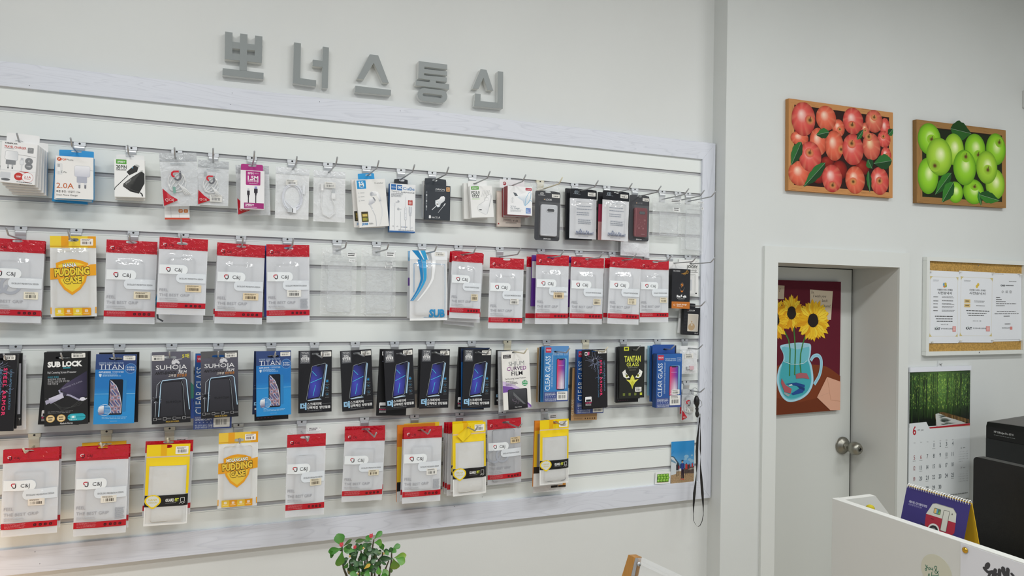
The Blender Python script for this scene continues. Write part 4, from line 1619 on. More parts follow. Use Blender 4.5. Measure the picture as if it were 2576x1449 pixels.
def art_20pin(a):
    a.rect(.06, .01, .40, .125, '#55a532')
    a.t('SPEEDY', .1, .068, .045, '#f4f8f0', w=.27, bold=.03, shear=.1)
    a.t('20', .06, .205, .085, '#2e3a2c', w=.14, bold=.03)
    a.t('PIN', .215, .205, .085, '#2e3a2c', w=.19, bold=.02)
    a.t('HOME CHARGER', .06, .275, .025, '#333', w=.34, bold=.02)
    a.micro(.07, .295, .38, .31, 1, '#555', .1, .5)
    tri(a, [(.40, .33), (.66, .145), (.79, .20), (.75, .31), (.49, .42)], '#2d2d2c')
    tri(a, [(.66, .145), (.74, .12), (.84, .16), (.79, .20)], '#b7b9b6')
    a.line([(.45, .42), (.02, .76), (.0, .82)], .0022, '#2a2a29')
    tri(a, [(.57, .22), (.61, .19), (.62, .23)], '#6fb3d8')
    a.poly([(.82, .33), (.90, .30), (.99, .36), (.99, .62), (.80, .90), (.52, .85), (.28, .72), (.29, .65), (.58, .46)], lambda u, v: '#454543' if u + v < 1.2 else '#232322', fan=True)
    a.line([(.29, .66), (.55, .80), (.80, .86)], .0009, '#5c5c5a')
    a.t('SPEEDY', .36, .66, .04, '#b9b9b7', w=.2, rot=-45)
    a.line([(.84, .87), (.90, .91), (.92, .97)], .004, '#2a2a29')
    for u in (.86, .91):
        a.line([(u, .32), (u + .03, .27)], .0014, '#a9aaa8')


def art_8pin(a):
    a.rr(.22, .015, .83, .38, .003, '#b02d80', 'cd')
    a.t('8PIN', .30, .075, .055, '#f4e4ee', w=.24, bold=.02)
    a.micro(.58, .06, .78, .09, 2, '#e6c2d8', .2, .5)
    a.t('1.5M', .30, .19, .10, '#fbf3f8', w=.44, bold=.03)
    a.t('데이터 케이블', .30, .275, .055, '#fbf3f8', w=.45, bold=.01)
    a.micro(.35, .325, .75, .35, 2, '#e6c2d8', .1, .5)
    for u, v, s_ in ((.33, .47, .055), (.64, .41, .075)):
        a.rect(u - s_ * .7, v, u + s_ * .7, v + .06, '#c9c9d2' if u < .5 else '#9b9ad0')
        a.rr(u - s_, v + .055, u + s_, v + .17, .001, '#2e2730', n=2)
        tri(a, [(u - s_ * .6, v + .165), (u + s_ * .6, v + .165), (u + .022, v + .24), (u - .022, v + .24)], '#2e2730')
        a.rect(u - .02, v + .23, u + .02, .85, '#2e2730')
    a.rect(.15, .84, .98, .985, '#a52a78')
    a.t('SPEEDY', .20, .893, .05, '#fbf3f8', w=.38, bold=.03, shear=.1)
    a.micro(.2, .945, .7, .965, 1, '#e6c2d8', .1, .6)


def bud(a, u, v, r, ang, c0='#fbfbfb', c1='#c9cbd0'):
    """an ear bud with its stem, drawn in print."""
    c, s_ = math.cos(ang), math.sin(ang)
    du, dv = 1 / a.w, 1 / a.h
    a.ell(u, v, r * du, r * .8 * dv, lambda x, y: c0 if y < v else c1, 20, ang)
    a.ell(u - r * .9 * c * du, v - r * .9 * s_ * dv + r * .3 * dv, r * .62 * du, r * .78 * dv, c1, 16, ang)
    a.ell(u - r * 1.15 * c * du, v - r * 1.1 * s_ * dv + r * .35 * dv, r * .4 * du, r * .55 * dv, '#b2b4ba', 14, ang)


def art_jd88(a):
    a.rect(.04, .02, .34, .195, '#1f97d8')
    a.circ(.13, .06, .0035, '#eef7fc', 12)
    a.circ(.225, .062, .0042, '#eef7fc', 12)
    a.circ(.235, .062, .0018, '#1f97d8', 10)
    a.t('M', .115, .115, .06, '#eef7fc', w=.16, bold=.05)
    a.t('Magpie', .12, .16, .025, '#eef7fc', w=.14)
    a.t('Q vaniadeer', .63, .085, .03, '#6d6f70', w=.3)
    for i in range(3):
        a.rr(.06, .27 + .08 * i, .095, .30 + .08 * i, .001, '#d9dadb', n=2)
        a.micro(.13, .27 + .08 * i, .27, .30 + .08 * i, 2, '#b5b7b8', .2, .4)
    bud(a, .60, .30, .0115, .1)
    a.poly([(.66, .27), (.72, .27), (.80, .40), (.81, .45), (.74, .455), (.68, .36)], lambda u, v: '#fdfdfd' if u < .74 else '#d3d5d9')
    a.rect(.735, .44, .81, .475, '#c4c6cb')
    a.line([(.775, .47), (.81, .62), (.80, .75), (.72, .92), (.66, .985)], .0022, '#d0d2d6')
    a.line([(.772, .47), (.807, .62), (.797, .75), (.717, .92), (.657, .985)], .0010, '#fafafa')
    a.poly([(.42, .41), (.54, .385), (.60, .44), (.58, .49), (.44, .54), (.37, .53)], lambda u, v: '#f6f6f8' if v < .46 else '#bfc1c8')
    a.poly([(.52, .385), (.57, .38), (.62, .44), (.60, .475)], '#8e9096')
    a.line([(.42, .53), (.49, .63)], .0048, '#d6d8dc')
    a.line([(.48, .63), (.50, .66)], .0052, '#f0f0f2')
    a.line([(.49, .65), (.57, .78), (.58, .92), (.57, .985)], .0022, '#cfd1d5')
    a.rr(.10, .675, .325, .89, .0015, '#6a5a30', n=3)
    a.rr(.115, .685, .31, .88, .001, '#2f2c1c', n=2)
    a.rect(.13, .72, .30, .78, '#c0a544')
    a.rect(.13, .80, .30, .865, '#7f8a3a')
    a.micro(.13, .80, .3, .865, 4, '#c9b24c', .3, .5)
    a.t('VIION', .14, .75, .025, '#f0e2a0', w=.14, bold=.03)
    a.t('JD88', .095, .932, .042, '#2a86c4', w=.20, bold=.03)
    a.micro(.33, .915, .48, .95, 2, '#8a8c8e', .2, .5)


def art_cube(a):
    a.rect(.04, .015, .235, .13, '#2d6fb4')
    a.t('VIION', .05, .075, .022, '#d9e8f5', w=.17, bold=.03)
    a.rect(.27, .02, .47, .135, '#2d6fb4')
    a.t('ONIC', .30, .075, .05, '#e9f2fa', w=.15, bold=.06)
    a.t('CuBe', .50, .09, .06, '#3f7fbf', w=.46, bold=.01)
    a.t('TYPE-C', .05, .165, .03, '#43474e', w=.32)
    a.t('EARPHONE', .43, .172, .03, '#43474e', w=.53)
    a.micro(.05, .20, .60, .285, 4, '#7b7f86', .4, .45)
    a.rr(.71, .325, .89, .43, .001, '#b8392f', n=2)
    a.micro(.74, .36, .86, .42, 3, '#f3d6d2', .05, .6)
    a.ring(.80, .345, .0028, .0008, '#f3d6d2', 12)
    bud(a, .28, .37, .0068, 2.6)
    a.line([(.19, .42), (.195, .95)], .0010, '#b9bcc2')
    a.rr(.16, .40, .215, .47, .001, '#e3e5e9', n=2)
    bud(a, .40, .51, .0072, 0)
    a.line([(.42, .57), (.435, .95)], .0012, '#b9bcc2')
    a.line([(.62, .26), (.62, .50)], .0009, '#c3c6cc')
    a.rr(.575, .49, .665, .74, .003, '#e9ebef')
    a.rro(.575, .49, .665, .74, .003, .0007, '#a6a9b0')
    for v in (.53, .61, .69):
        a.circ(.62, v, .0018, '#c4c7ce', 10)
    a.line([(.62, .74), (.625, .95)], .0011, '#8f9299')
    a.rr(.74, .46, .87, .60, .001, '#dfe2e7', n=2)
    a.rect(.765, .46, .785, .60, '#a9adb4')
    a.rect(.83, .46, .85, .60, '#a9adb4')
    a.rr(.765, .58, .845, .65, .001, '#c6c9cf', n=2)
    a.line([(.805, .65), (.815, .95)], .0010, '#a9adb4')
    a.ring(.14, .88, .0020, .0007, '#555a61', 12)
    a.ring(.31, .885, .0026, .0007, '#555a61', 12, 160, 380)
    for i, c in enumerate(('#444', '#2d6fb4', '#444', '#2d6fb4', '#444')):
        a.rect(.46 + .05 * i, .88, .49 + .05 * i, .895, c)
    a.rr(.80, .88, .92, .90, .001, '#dfe2e7', n=2)
    a.micro(.35, .945, .97, .958, 1, '#7b7f86', .05, .7)
    a.rect(0, .972, 1, 1, '#2a5f9f')


def art_orion(a):
    a.t('ORION', .40, .115, .045, '#f0f0f0', w=.37)
    a.micro(.38, .155, .78, .19, 2, '#8c9196', .1, .4)
    a.rr(.83, .035, .975, .165, .002, '#d8a878', n=3)
    a.t('3.1', .86, .08, .03, '#4a3320', w=.08, bold=.02)
    a.t('A', .88, .125, .03, '#4a3320', w=.05, bold=.02)
    for i in range(7):
        a.rr(.03, .19 + .082 * i, .075, .255 + .082 * i, .0006, '#b9bdc1' if i % 2 else '#6f757b', n=2)
    a.poly([(.40, .44), (.55, .40), (.62, .32), (.74, .30), (.79, .35), (.77, .44), (.62, .53), (.58, .62), (.50, .63), (.40, .55)], lambda u, v: '#fbfbfb' if v < .42 else '#d6d9dc')
    a.poly([(.40, .45), (.50, .46), (.57, .55), (.57, .62), (.50, .64), (.41, .57)], '#c9d6df')
    a.poly([(.415, .465), (.495, .475), (.555, .555), (.555, .61), (.50, .625), (.425, .56)], '#f4f5f6')
    a.rr(.45, .53, .53, .56, .001, '#555', n=2)
    a.line([(.44, .60), (.27, .72)], .0028, '#d9dcdf')
    a.line([(.80, .51), (.74, .58)], .0036, '#eceef0')
    a.line([(.74, .58), (.52, .79)], .0014, '#dfe2e4')
    a.t('8', .15, .92, .085, '#f4f4f4', w=.09, bold=.04)
    a.t('PIN', .27, .937, .045, '#f4f4f4', w=.11)
    a.t('3.1A', .42, .927, .06, '#f4f4f4', w=.18)


def art_pd(a):
    a.rect(.06, .01, .40, .115, '#58a53a')
    a.t('SPEEDY', .10, .063, .04, '#f4f8f0', w=.27, bold=.03, shear=.1)
    a.t('PD3.0', .06, .205, .085, '#2e3a2c', w=.37, bold=.02)
    a.t('18W', .08, .30, .085, '#2e3a2c', w=.34, bold=.02)
    a.t('CAR CHARGER', .09, .37, .022, '#333', w=.3, bold=.02)
    a.rr(.06, .39, .42, .43, .001, '#dcecd2', n=2)
    for k in range(5):
        a.line([(.50 + .07 * k, .34), (.60 + .07 * k, .14)], .0009, '#9a9c9e')
    a.poly([(.27, .68), (.35, .60), (.60, .50), (.74, .32), (.92, .26), (.95, .38), (.84, .62), (.70, .90), (.62, .91), (.34, .80)], lambda u, v: '#fafafa' if v < .6 else '#dcdee0')
    a.line([(.27, .68), (.35, .60), (.60, .50), (.74, .32), (.92, .26), (.95, .38), (.84, .62), (.70, .90), (.62, .91), (.34, .80), (.27, .68)], .0009, '#a4a7aa')
    a.poly([(.27, .68), (.35, .60), (.58, .66), (.70, .80), (.70, .90), (.62, .91), (.34, .80)], '#eceded')
    a.rr(.36, .74, .47, .775, .001, '#4a4c4e', n=2)
    a.rro(.62, .38, .80, .46, .0015, .0006, '#9a9c9e', 3)
    a.line([(.95, .38), (.93, .30), (.80, .70)], .0008, '#6c6e70')


def art_lg(a):
    a.rr(.72, .035, .975, .125, .0015, '#b63a4c', n=3)
    a.t('1.5 METER', .745, .082, .035, '#f6e6e8', w=.2)
    a.poly([(.22, .22), (.34, .24), (.48, .30), (.70, .20), (.92, .14), (.95, .26), (.90, .52), (.72, .68), (.66, .62), (.62, .50), (.46, .42), (.30, .34)], lambda u, v: '#fbfcfd' if v < .35 else '#c9d6e2')
    a.poly([(.22, .22), (.34, .24), (.42, .33), (.30, .35)], '#5f656c')
    a.line([(.70, .66), (.74, .40), (.86, .20), (.94, .16)], .0016, '#5fb3dd')
    a.line([(.70, .66), (.84, .56), (.93, .40), (.95, .20)], .0016, '#5fb3dd')
    a.line([(.86, .50), (.92, .46), (.99, .50)], .0020, '#7fc3e6')
    a.circ(.20, .50, .0085, '#d4d7da')
    a.circ(.20, .50, .0080, '#f8f8f8')
    a.rr(.175, .41, .225, .58, .001, '#e6e8ea', n=2)
    a.rro(.175, .41, .225, .58, .001, .0005, '#6b6f73', 2)
    a.t('High Speed', .12, .70, .03, '#3f5a6c', w=.22)
    a.t('Car Charger', .12, .765, .05, '#3f5a6c', w=.38)
    a.micro(.12, .82, .62, .91, 3, '#a9adb1', .3, .35)
    a.rect(.745, .74, .945, .93, lambda u, v: mix(H('#4f8fd0'), H('#8d8fc0'), (u - .745) / .2))
    a.t('for', .77, .79, .03, '#e6eefa', w=.07)
    a.t('LG', .77, .84, .04, '#e6eefa', w=.08, bold=.03)
    a.t('Mobile', .77, .89, .03, '#e6eefa', w=.14)


def cable_pouch(it, kind, seed):
    w, h = it.w, it.h
    cj = kind == 'cj'
    sp = .16 if cj else .13
    warp = pouch_warp(seed, .008, sp, edge=.14, wr=.0016)
    hd = MB()
    hole_slab(hd, -w / 2, -sp * h, w / 2, 0, -0.001, 0.001, it.hx, it.hz, 0.005 if cj else .006, 0.004, '#c2c6c9' if cj else '#e3e6e9', 'crinkle')
    a = Art(hd, w, h, -0.0011, None, 'gloss')
    a.rect(0, sp - .03, 1, sp - .024, '#aeb2b6' if cj else '#d3d6d9')
    a.rect(0, sp - .015, 1, sp - .009, '#aeb2b6' if cj else '#d3d6d9')
    it.part('zip_header', hd)
    fl = MB()
    film_sheet(fl, w, h, 0, sp, 1, 1, -0.001, warp, '#e9ecee', 'clearfilm')
    film_sheet(fl, w, h, 0, sp, 1, 1, 0.0016, None, '#e3e6e9' if cj else '#f8f9fa', 'whitefilm', 2, 2)
    a = Art(fl, w, h, -0.001, warp, 'gloss')
    if cj:
        a.poly([(.02, .665), (.22, .80), (.40, .88), (.40, .90), (.2, .95), (.03, .99)], '#c61a2c')
        cj_logo(a, .30, .43, .20, '#cf1c2e', '#6a6a70')
        cj_logo(a, .08, .885, .06, '#f3dada', '#f3dada')
        a.t('C&J', .18, .885, .045, '#f3dada', w=.12)
        a.micro(.28, .20, .72, .225, 1, '#aeb4b8', .1, .7)
    it.part('pouch', fl)
    cb = MB()
    rs = random.Random(seed)
    yy = -.004
    if kind == 'coil':
        for k in range(5):
            R0, R1 = .30 - .012 * k, .265 - .01 * k
            pts = []
            for i in range(41):
                t = 2 * math.pi * i / 40 + k
                pts.append(((.0 + .02 * math.sin(k)) * w + R0 * w * math.cos(t), yy + .0012 * (k - 2), -(.58 + .01 * math.cos(2 * k)) * h + R1 * h * math.sin(t)))
            cb.tube(pts, .0017, '#eceef6', 'plastic', 7)
        cb.tube([(-.2 * w, yy - .003, -.66 * h), (.02 * w, yy - .004, -.80 * h), (.26 * w, yy - .003, -.72 * h)], .0018, '#eceef6', 'plastic', 7)
        cb = it.part('cable', cb)
        p = MB()
        p.box(-.14 * w, yy - .006, -.88 * h, .02 * w, yy, -.80 * h, '#c9cdd0', 'plastic')
        p.box(.0 * w, yy - .006, -.885 * h, .12 * w, yy, -.78 * h, '#eef0f4', 'plastic')
        it.part('usb_plug', p, cb)
        p = MB()
        p.box(.30 * w, yy - .004, -.50 * h, .37 * w, yy, -.32 * h, '#f2f4f8', 'plastic')
        it.part('phone_plug', p, cb)
    elif kind == 'short':
        pts = [(-.24 * w, yy, -.36 * h), (-.25 * w, yy, -.50 * h), (-.25 * w, yy, -.70 * h), (-.2 * w, yy, -.86 * h), (.0 * w, yy, -.92 * h), (.17 * w, yy, -.82 * h), (.17 * w, yy, -.68 * h), (.08 * w, yy, -.55 * h), (.10 * w, yy, -.46 * h)]
        sm = []
        for i in range(len(pts) - 1):
            for k in range(5):
                sm.append(Vector(pts[i]).lerp(Vector(pts[i + 1]), k / 5))
        sm.append(Vector(pts[-1]))
        cb.tube(sm, .0019, '#f2f2f2', 'plastic', 7)
        cb = it.part('cable', cb)
        p = MB()
        p.box(.06 * w, yy - .005, -.55 * h, .18 * w, yy, -.44 * h, '#f4f4f4', 'plastic')
        p.box(.08 * w, yy - .004, -.44 * h, .17 * w, yy, -.36 * h, '#bfc3c6', 'plastic')
        it.part('usb_plug', p, cb)
        p = MB()
        p.box(-.28 * w, yy - .005, -.40 * h, -.20 * w, yy, -.26 * h, '#f4f4f4', 'plastic')
        it.part('phone_plug', p, cb)
    else:
        for k in range(3):
            pts = []
            for i in range(25):
                t = 2 * math.pi * i / 24
                pts.append((-.08 * w + (.24 - .03 * k) * w * math.cos(t), yy + .001 * k, -.55 * h + (.18 - .02 * k) * h * math.sin(t + .6 * k)))
            cb.tube(pts, .0018, '#f1f1f1', 'plastic', 7)
        for k in range(4):
            cb.tube([(-.05 * w, yy - .002, -.58 * h), (.05 * w + .03 * k * w, yy - .003, -.68 * h), (.12 * w + .05 * k * w, yy - .002, -.80 * h)], .0016, '#f1f1f1', 'plastic', 6)
        cb = it.part('cable', cb)
        p = MB()
        if seed == 31:
            p.box(-.20 * w, yy - .004, -.76 * h, -.13 * w, yy, -.64 * h, '#5aa391', 'plastic')
        else:
            p.box(-.30 * w, yy - .004, -.34 * h, -.21 * w, yy, -.26 * h, '#a9adb0', 'plastic')
        it.part('usb_plug', p, cb)


def blister(it, body, art, pale=False):
    """case in a clear blister on a dark rounded card."""
    w, h = it.w, it.h
    cd = MB()
    hole_slab(cd, -w / 2, -.13 * h, w / 2, 0, 0, .0012, it.hx, it.hz, .013, .0035, '#3f4044', 'card', r=.010)
    a = Art(cd, w, h)
    a.rr(0, .128, 1, 1, .010, '#3f4044', 'cd')
    if not pale:
        a.t('(||)', .20, .055, .045, '#e9e9ea', w=.13)
        a.micro(.12, .09, .42, .105, 1, '#b9b9bb', .1, .7)
    a.t('+', .34, .175, .03, '#d3b28a', w=.05, bold=.05)
    a.t('LOOK', .42, .175, .034, '#d9d9db' if not pale else '#77787c', w=.25, bold=.02)
    a.t('ij4to4.com', .37, .962, .025, '#e9e9ea', w=.28, bold=.02)
    cd.box(-w / 2 + .0005, .0004, -h + .008, w / 2 - .0005, .0012, -.13 * h, '#3f4044', 'card')
    it.part('backing_card', cd)
    cs = MB()
    u0, u1, v0, v1 = .20, .86, .28, .915
    n = 26
    pts = []
    r = .009
    x0, x1, z0, z1 = (u0 - .5) * w, (u1 - .5) * w, -v0 * h, -v1 * h
    for cx_, cz_, s0 in ((x1 - r, z0 - r, 0), (x0 + r, z0 - r, 90), (x0 + r, z1 + r, 180), (x1 - r, z1 + r, 270)):
        for i in range(7):
            t = math.radians(s0 + 15 * i)
            pts.append((cx_ + r * math.cos(t), cz_ + r * math.sin(t)))
    n = len(pts)
    mx_, mz = (x0 + x1) / 2, (z0 + z1) / 2
    rings = [(1, -.002), (1, -.009), (.975, -.0105), (.93, -.011)]
    vs = [(mx_ + (x - mx_) * s_, y, mz + (z - mz) * (1 - (1 - s_) * .5)) for s_, y in rings for x, z in pts]
    fs = [(k * n + i, k * n + (i + 1) % n, (k + 1) * n + (i + 1) % n, (k + 1) * n + i) for k in range(3) for i in range(n)]
    fs.append(tuple(range(3 * n, 4 * n)))
    cs.add(vs, fs, body, 'plastic', False)
    art(Art(cs, w, h, -.0112))
    it.part('phone_case', cs)
    bl = MB()
    U0, U1, V0, V1 = .14, .95, .22, .94
    X0, X1, Z0, Z1 = (U0 - .5) * w, (U1 - .5) * w, -V0 * h, -V1 * h
    vs = [(X0, -.001, Z0), (X1, -.001, Z0), (X1, -.001, Z1), (X0, -.001, Z1)]
    q = .003
    vs += [(X0 + q, -.0145, Z0 - q), (X1 - q, -.0145, Z0 - q), (X1 - q, -.0145, Z1 + q), (X0 + q, -.0145, Z1 + q)]
    bl.add(vs, [(4, 5, 6, 7), (0, 1, 5, 4), (1, 2, 6, 5), (2, 3, 7, 6), (3, 0, 4, 7)], '#f6f8fa', 'blister')
    it.part('blister', bl)
    sticker(it, .66, .055, .97, .125, y=-.0006)


def art_silvercase(a):
    a.k += 1
    for i in range(60):
        v = .26 + .0115 * i
        a.line([(.205, max(.3, min(.9, v + .045))), (.855, max(.29, min(.895, v - .03)))], .0005, '#e3e4e8')
    a.rr(.42, .355, .74, .435, .0062, '#d9dbe0')
    a.rr(.44, .365, .72, .425, .0052, '#2f3034')


def art_redcase(a):
    a.rr(.44, .355, .74, .425, .0056, '#3a2226')
    a.rr(.46, .36, .72, .418, .005, '#4b4e52')
    rs = random.Random(3)
    for u, v, r in ((.72, .55, .005), (.44, .72, .0042), (.64, .73, .004)):
        for k in range(5):
            an = 2 * math.pi * k / 5
            a.ring(u + r * .7 * math.cos(an) / a.w, v + r * .7 * math.sin(an) / a.h, r * .45, .0004, '#c48a8a', 8)
    a.ring(.72, .55, .0016, .0004, '#d9a9a2', 10)
    for k in range(16):
        a.ring(rs.uniform(.32, .80), rs.uniform(.53, .74), rs.uniform(.0008, .0018), .0004, '#b97f80', 8)
    a.line([(.74, .47), (.72, .49)], .0004, '#c48a8a')
    a.t('PRINCE', .56, .855, .012, '#d9b0ae', w=.16)
    a.line([(.28, .30), (.28, .90)], .0010, '#c06a70')


def blacktop_pouch(it, seed, inner='#e6e9ee'):
    w, h = it.w, it.h
    sp = .19
    warp = pouch_warp(seed, .004, sp, edge=.14, wr=.0016, box=(.17, .24, .87, .91))
    hd = MB()
    hole_slab(hd, -w / 2, -sp * h, w / 2, 0, -.001, .001, it.hx, it.hz, .012, .004, '#17181c', 'gloss', r=.006)
    a = Art(hd, w, h, -.0011, None, 'gloss')
    a.t('(||)', .16, .06, .05, '#b9c9d6', w=.14)
    a.micro(.12, .10, .42, .112, 1, '#80868c', .1, .7)
    hd = it.part('zip_header', hd)
    sticker(it, .66, .055, .95, .13, y=-.0015, on=hd)
    fl = MB()
    film_sheet(fl, w, h, 0, sp, 1, 1, -.001, warp, '#f4f5f8', 'film')
    film_sheet(fl, w, h, 0, sp, 1, 1, .0022, None, inner, 'whitefilm', 2, 2)
    a = Art(fl, w, h, -.001, warp, 'gloss')
    for v in (.34, .40, .47, .51):
        a.micro(.22, v, .82, v + .018, 1, '#9aa0aa', .25, .8)
    for v in (.62, .655, .69):
        a.micro(.28, v, .78, v + .014, 1, '#8a909a', .1, .8)
    a.rro(.28, .605, .80, .675, .0005, .0005, '#a3a9b3', 1)
    # street skyline print
    rs = random.Random(11)
    u = .20
    while u < .86:
        du = rs.uniform(.03, .07)
        hh = rs.uniform(.04, .09)
        a.rect(u, .92 - hh, u + du * .6, .92, '#8089a3', 2, 3)
        a.rect(u + du * .2, .93 - hh * .8, u + du * .35, .915, '#e6e9ef', 2, 3)
        u += du
    a.poly([(.36, .80), (.40, .84), (.32, .84)], '#7a829a')
    a.t('Peterson Plaza', .24, .895, .03, '#5f6880', w=.56)
    a.micro(.3, .945, .7, .958, 1, '#8a909a', .1, .7)
    it.part('pouch', fl)
    phone_case(it, .18, .25, .86, .90, y0=.0012, dep=.0055)


def sub_pouch(it):
    w, h = it.w, it.h
    sp = .13
    warp = pouch_warp(17, .004, sp, edge=.14, box=(.12, .2, .9, .93))
    hd = MB()
    hole_slab(hd, -w / 2, -sp * h, w / 2, 0, -.001, .001, it.hx, it.hz, .009, .0035, '#f3f5f7', 'gloss', r=.006)
    a = Art(hd, w, h, -.0011, None, 'gloss')
    a.poly([(.05, 0), (.22, 0), (.36, sp), (.26, sp)], '#2387c2')
    a.poly([(.27, 0), (.40, 0), (.47, sp), (.38, sp)], '#39a6dc')
    a.poly([(.44, .03), (.56, .02), (.58, sp), (.50, sp)], '#b9bdc2')
    it.part('zip_header', hd)
    sticker(it, .66, .02, .93, .075, y=-.0016)
    fl = MB()
    film_sheet(fl, w, h, 0, sp, 1, 1, -.001, warp, '#fafafa', 'film')
    film_sheet(fl, w, h, 0, sp, 1, 1, .0022, None, '#eff1f3', 'whitefilm', 2, 2)
    a = Art(fl, w, h, -.001, warp, 'gloss')

    def band(pts, d0, d1, c):
        a.k += 1
        n = len(pts)
        uv = [(u + d0[i], v) for i, (u, v) in enumerate(pts)] + [(u + d1[i], v) for i, (u, v) in enumerate(pts)]
        a.mb.add([a.P(*p) for p in uv], [(i, i + 1, n + i + 1, n + i) for i in range(n - 1)], c, a.mat)
    cv = []
    for i in range(25):
        t = i / 24
        v = sp + t * .59
        cv.append((.30 + .04 * math.sin(t * 2.6) - .31 * max(0, t - .45) ** 1.3 * 2.0, v))
    n = len(cv)
    w1 = [.10 * (1 - i / n * .75) for i in range(n)]
    band(cv, [-x for x in w1], [0] * n, '#1f83c0')
    band(cv, [.012] * n, [.012 + x * 1.1 for x in w1], '#36a4da')
    band(cv, [.03 + x * 1.3 for x in w1], [.05 + x * 2.1 for x in w1], '#c3c7cc')
    band(cv, [.07 + x * 2.2 for x in w1], [.09 + x * 2.9 for x in w1], '#f6f7f8')
    a.line([(.10, .19), (.93, .19), (.93, .955), (.36, .955)], .0013, '#2f93cd')
    a.line([(.10, .19), (.10, .60)], .0013, '#2f93cd')
    a.t('SUB', .50, .90, .105, '#2f93cd', w=.42, bold=.05)
    for u, v in ((0, 1), (.02, 0)):
        pass
    a.rect(0, .97, 1, 1, '#fafbfb')
    it.part('pouch', fl)
    phone_case(it, .12, .20, .9, .93, y0=.0012, dep=.005)


def art_refolt(a):
    a.t('RC4000', .07, .055, .035, '#c9c9c9', w=.36, bold=.01)
    a.circ(.82, .07, .0072, '#c9953a', 16)
    a.circ(.82, .07, .0052, '#15151a', 14)
    a.micro(.74, .06, .9, .08, 2, '#c9953a', .1, .5)
    for k in range(3):
        a.line([(.72 + .03 * k, .09), (.5 + .09 * k, .125 + .012 * k)], .0018, '#c9953a')
    a.ring(.55, .40, .0088, .0009, '#8d8a88', 24, 125, 415)
    a.line([(.40, .465), (.48, .54), (.50, .56)], .0009, '#8d8a88')
    a.line([(.70, .465), (.62, .54), (.60, .56)], .0009, '#8d8a88')
    a.poly([(.47, .545), (.63, .545), (.59, .585), (.51, .585)], '#c9742a')
    a.poly([(.58, .335), (.47, .41), (.54, .415), (.50, .475), (.63, .395), (.55, .385)], '#e08a33', fan=False)
    a.t('Re', .27, .69, .05, '#f2f2f2', w=.2, bold=.07)
    a.poly([(.50, .655), (.58, .645), (.54, .68), (.58, .68), (.48, .73), (.52, .695), (.48, .695)], '#f2f2f2', fan=False)
    a.t('olt', .60, .69, .05, '#f2f2f2', w=.2, bold=.07)
    a.t('Smart battery', .30, .745, .025, '#cfcfcf', w=.44)
    a.micro(.36, .775, .68, .785, 1, '#9a9a9a', .1, .7)
    a.rect(0, .825, 1, 1, '#c4742c')
    a.ring(.15, .91, .0038, .0012, '#f6eadc', 16)
    a.t('Quick charge', .27, .895, .035, '#f6eadc', w=.56, bold=.02)
    a.t('4000mAh', .27, .94, .028, '#f6eadc', w=.35)


def art_joosy(a):
    a.k += 1
    rs = random.Random(6)
    for _ in range(40):
        u, v = rs.uniform(.72, .99), rs.uniform(.0, .34)
        a.line([(u, v), (u + rs.uniform(-.06, .06), v + rs.uniform(-.03, .03))], .0006, '#4a4a48')
    a.t('JOOSY', .40, .185, .075, '#2b2b2a', w=.55, bold=.01)
    a.t('N ANAGEM', .5, .29, .025, '#777', w=.4)
    a.micro(.5, .335, .95, .35, 1, '#777', .1, .8)
    a.rro(.45, .40, .84, .97, .004, .0014, '#c3c4c2')
    a.rro(.49, .43, .80, .94, .003, .0008, '#d6d7d5')
    a.rect(.58, .55, .66, .85, '#d3d6da')
    a.rr(.85, .915, .93, .945, .0006, '#333', n=2)


def art_ring(a):
    for j in range(8):
        for i in range(3):
            u, v = .05 + .10 * i + (.05 if j % 2 else 0), .12 + .115 * j
            pts = [(u + .0030 * math.cos(math.pi / 3 * k + math.pi / 6) / a.w, v + .0036 * math.sin(math.pi / 3 * k + math.pi / 6) / a.h) for k in range(7)]
            if u < .30:
                a.line(pts, .0004, '#4e4f55')
    a.circ(.24, .095, .0022, '#c4564a', 12)
    a.t('smart ring', .30, .095, .03, '#e8e8e8', w=.36, bold=.02)
    a.t('PREMIUM RING', .2, .14, .02, '#b9b9b9', w=.42)
    a.rr(.25, .235, .90, .865, .0022, '#d9d4ca')
    a.rr(.27, .25, .88, .85, .0018, lambda u, v: '#cfc6b8' if u < .55 else '#b9b2a8')
    a.ell(.50, .70, .21, .13, '#b49a78', 24, -.5)
    a.ring(.50, .53, .0062, .0016, '#e6e2da', 28)
    a.ring(.50, .53, .0062, .0006, '#a9a49a', 28)
    a.circ(.50, .515, .0040, '#b89c77')
    a.rect(.46, .61, .56, .65, '#d9d6cf')
    a.t('HR-03', .70, .925, .025, '#e0e0e0', w=.22)
    a.micro(.7, .95, .92, .965, 1, '#aaa', .1, .6)


def adapter_pouch(it):
    w, h = it.w, it.h
    warp = pouch_warp(41, .004, .14)
    fl = MB()
    hole_slab(fl, -w / 2, -.14 * h, w / 2, 0, -.0008, .0008, it.hx, it.hz, .006, .003, '#ebedee', 'gloss')
    film_sheet(fl, w, h, 0, .14, 1, 1, -.0008, warp, '#eceef0', 'whitefilm')
    film_sheet(fl, w, h, 0, .14, 1, 1, .0012, None, '#e6e8ea', 'gloss', 2, 2)
    a = Art(fl, w, h, -.001, warp, 'gloss')
    a.rect(0, .13, 1, .14, '#cfd2d4')
    it.part('pouch', fl)
    sticker(it, .22, .27, .74, .45, y=-.0012, warp=warp)
    p = MB()
    p.box(-.16 * w, -.012, -.83 * h, -.02 * w, -.006, -.74 * h, '#c9c9cb', 'plastic')
    p.box(-.02 * w, -.0135, -.85 * h, .22 * w, -.005, -.72 * h, '#d8b4bb', 'plastic')
    it.part('usb_adapter', p)

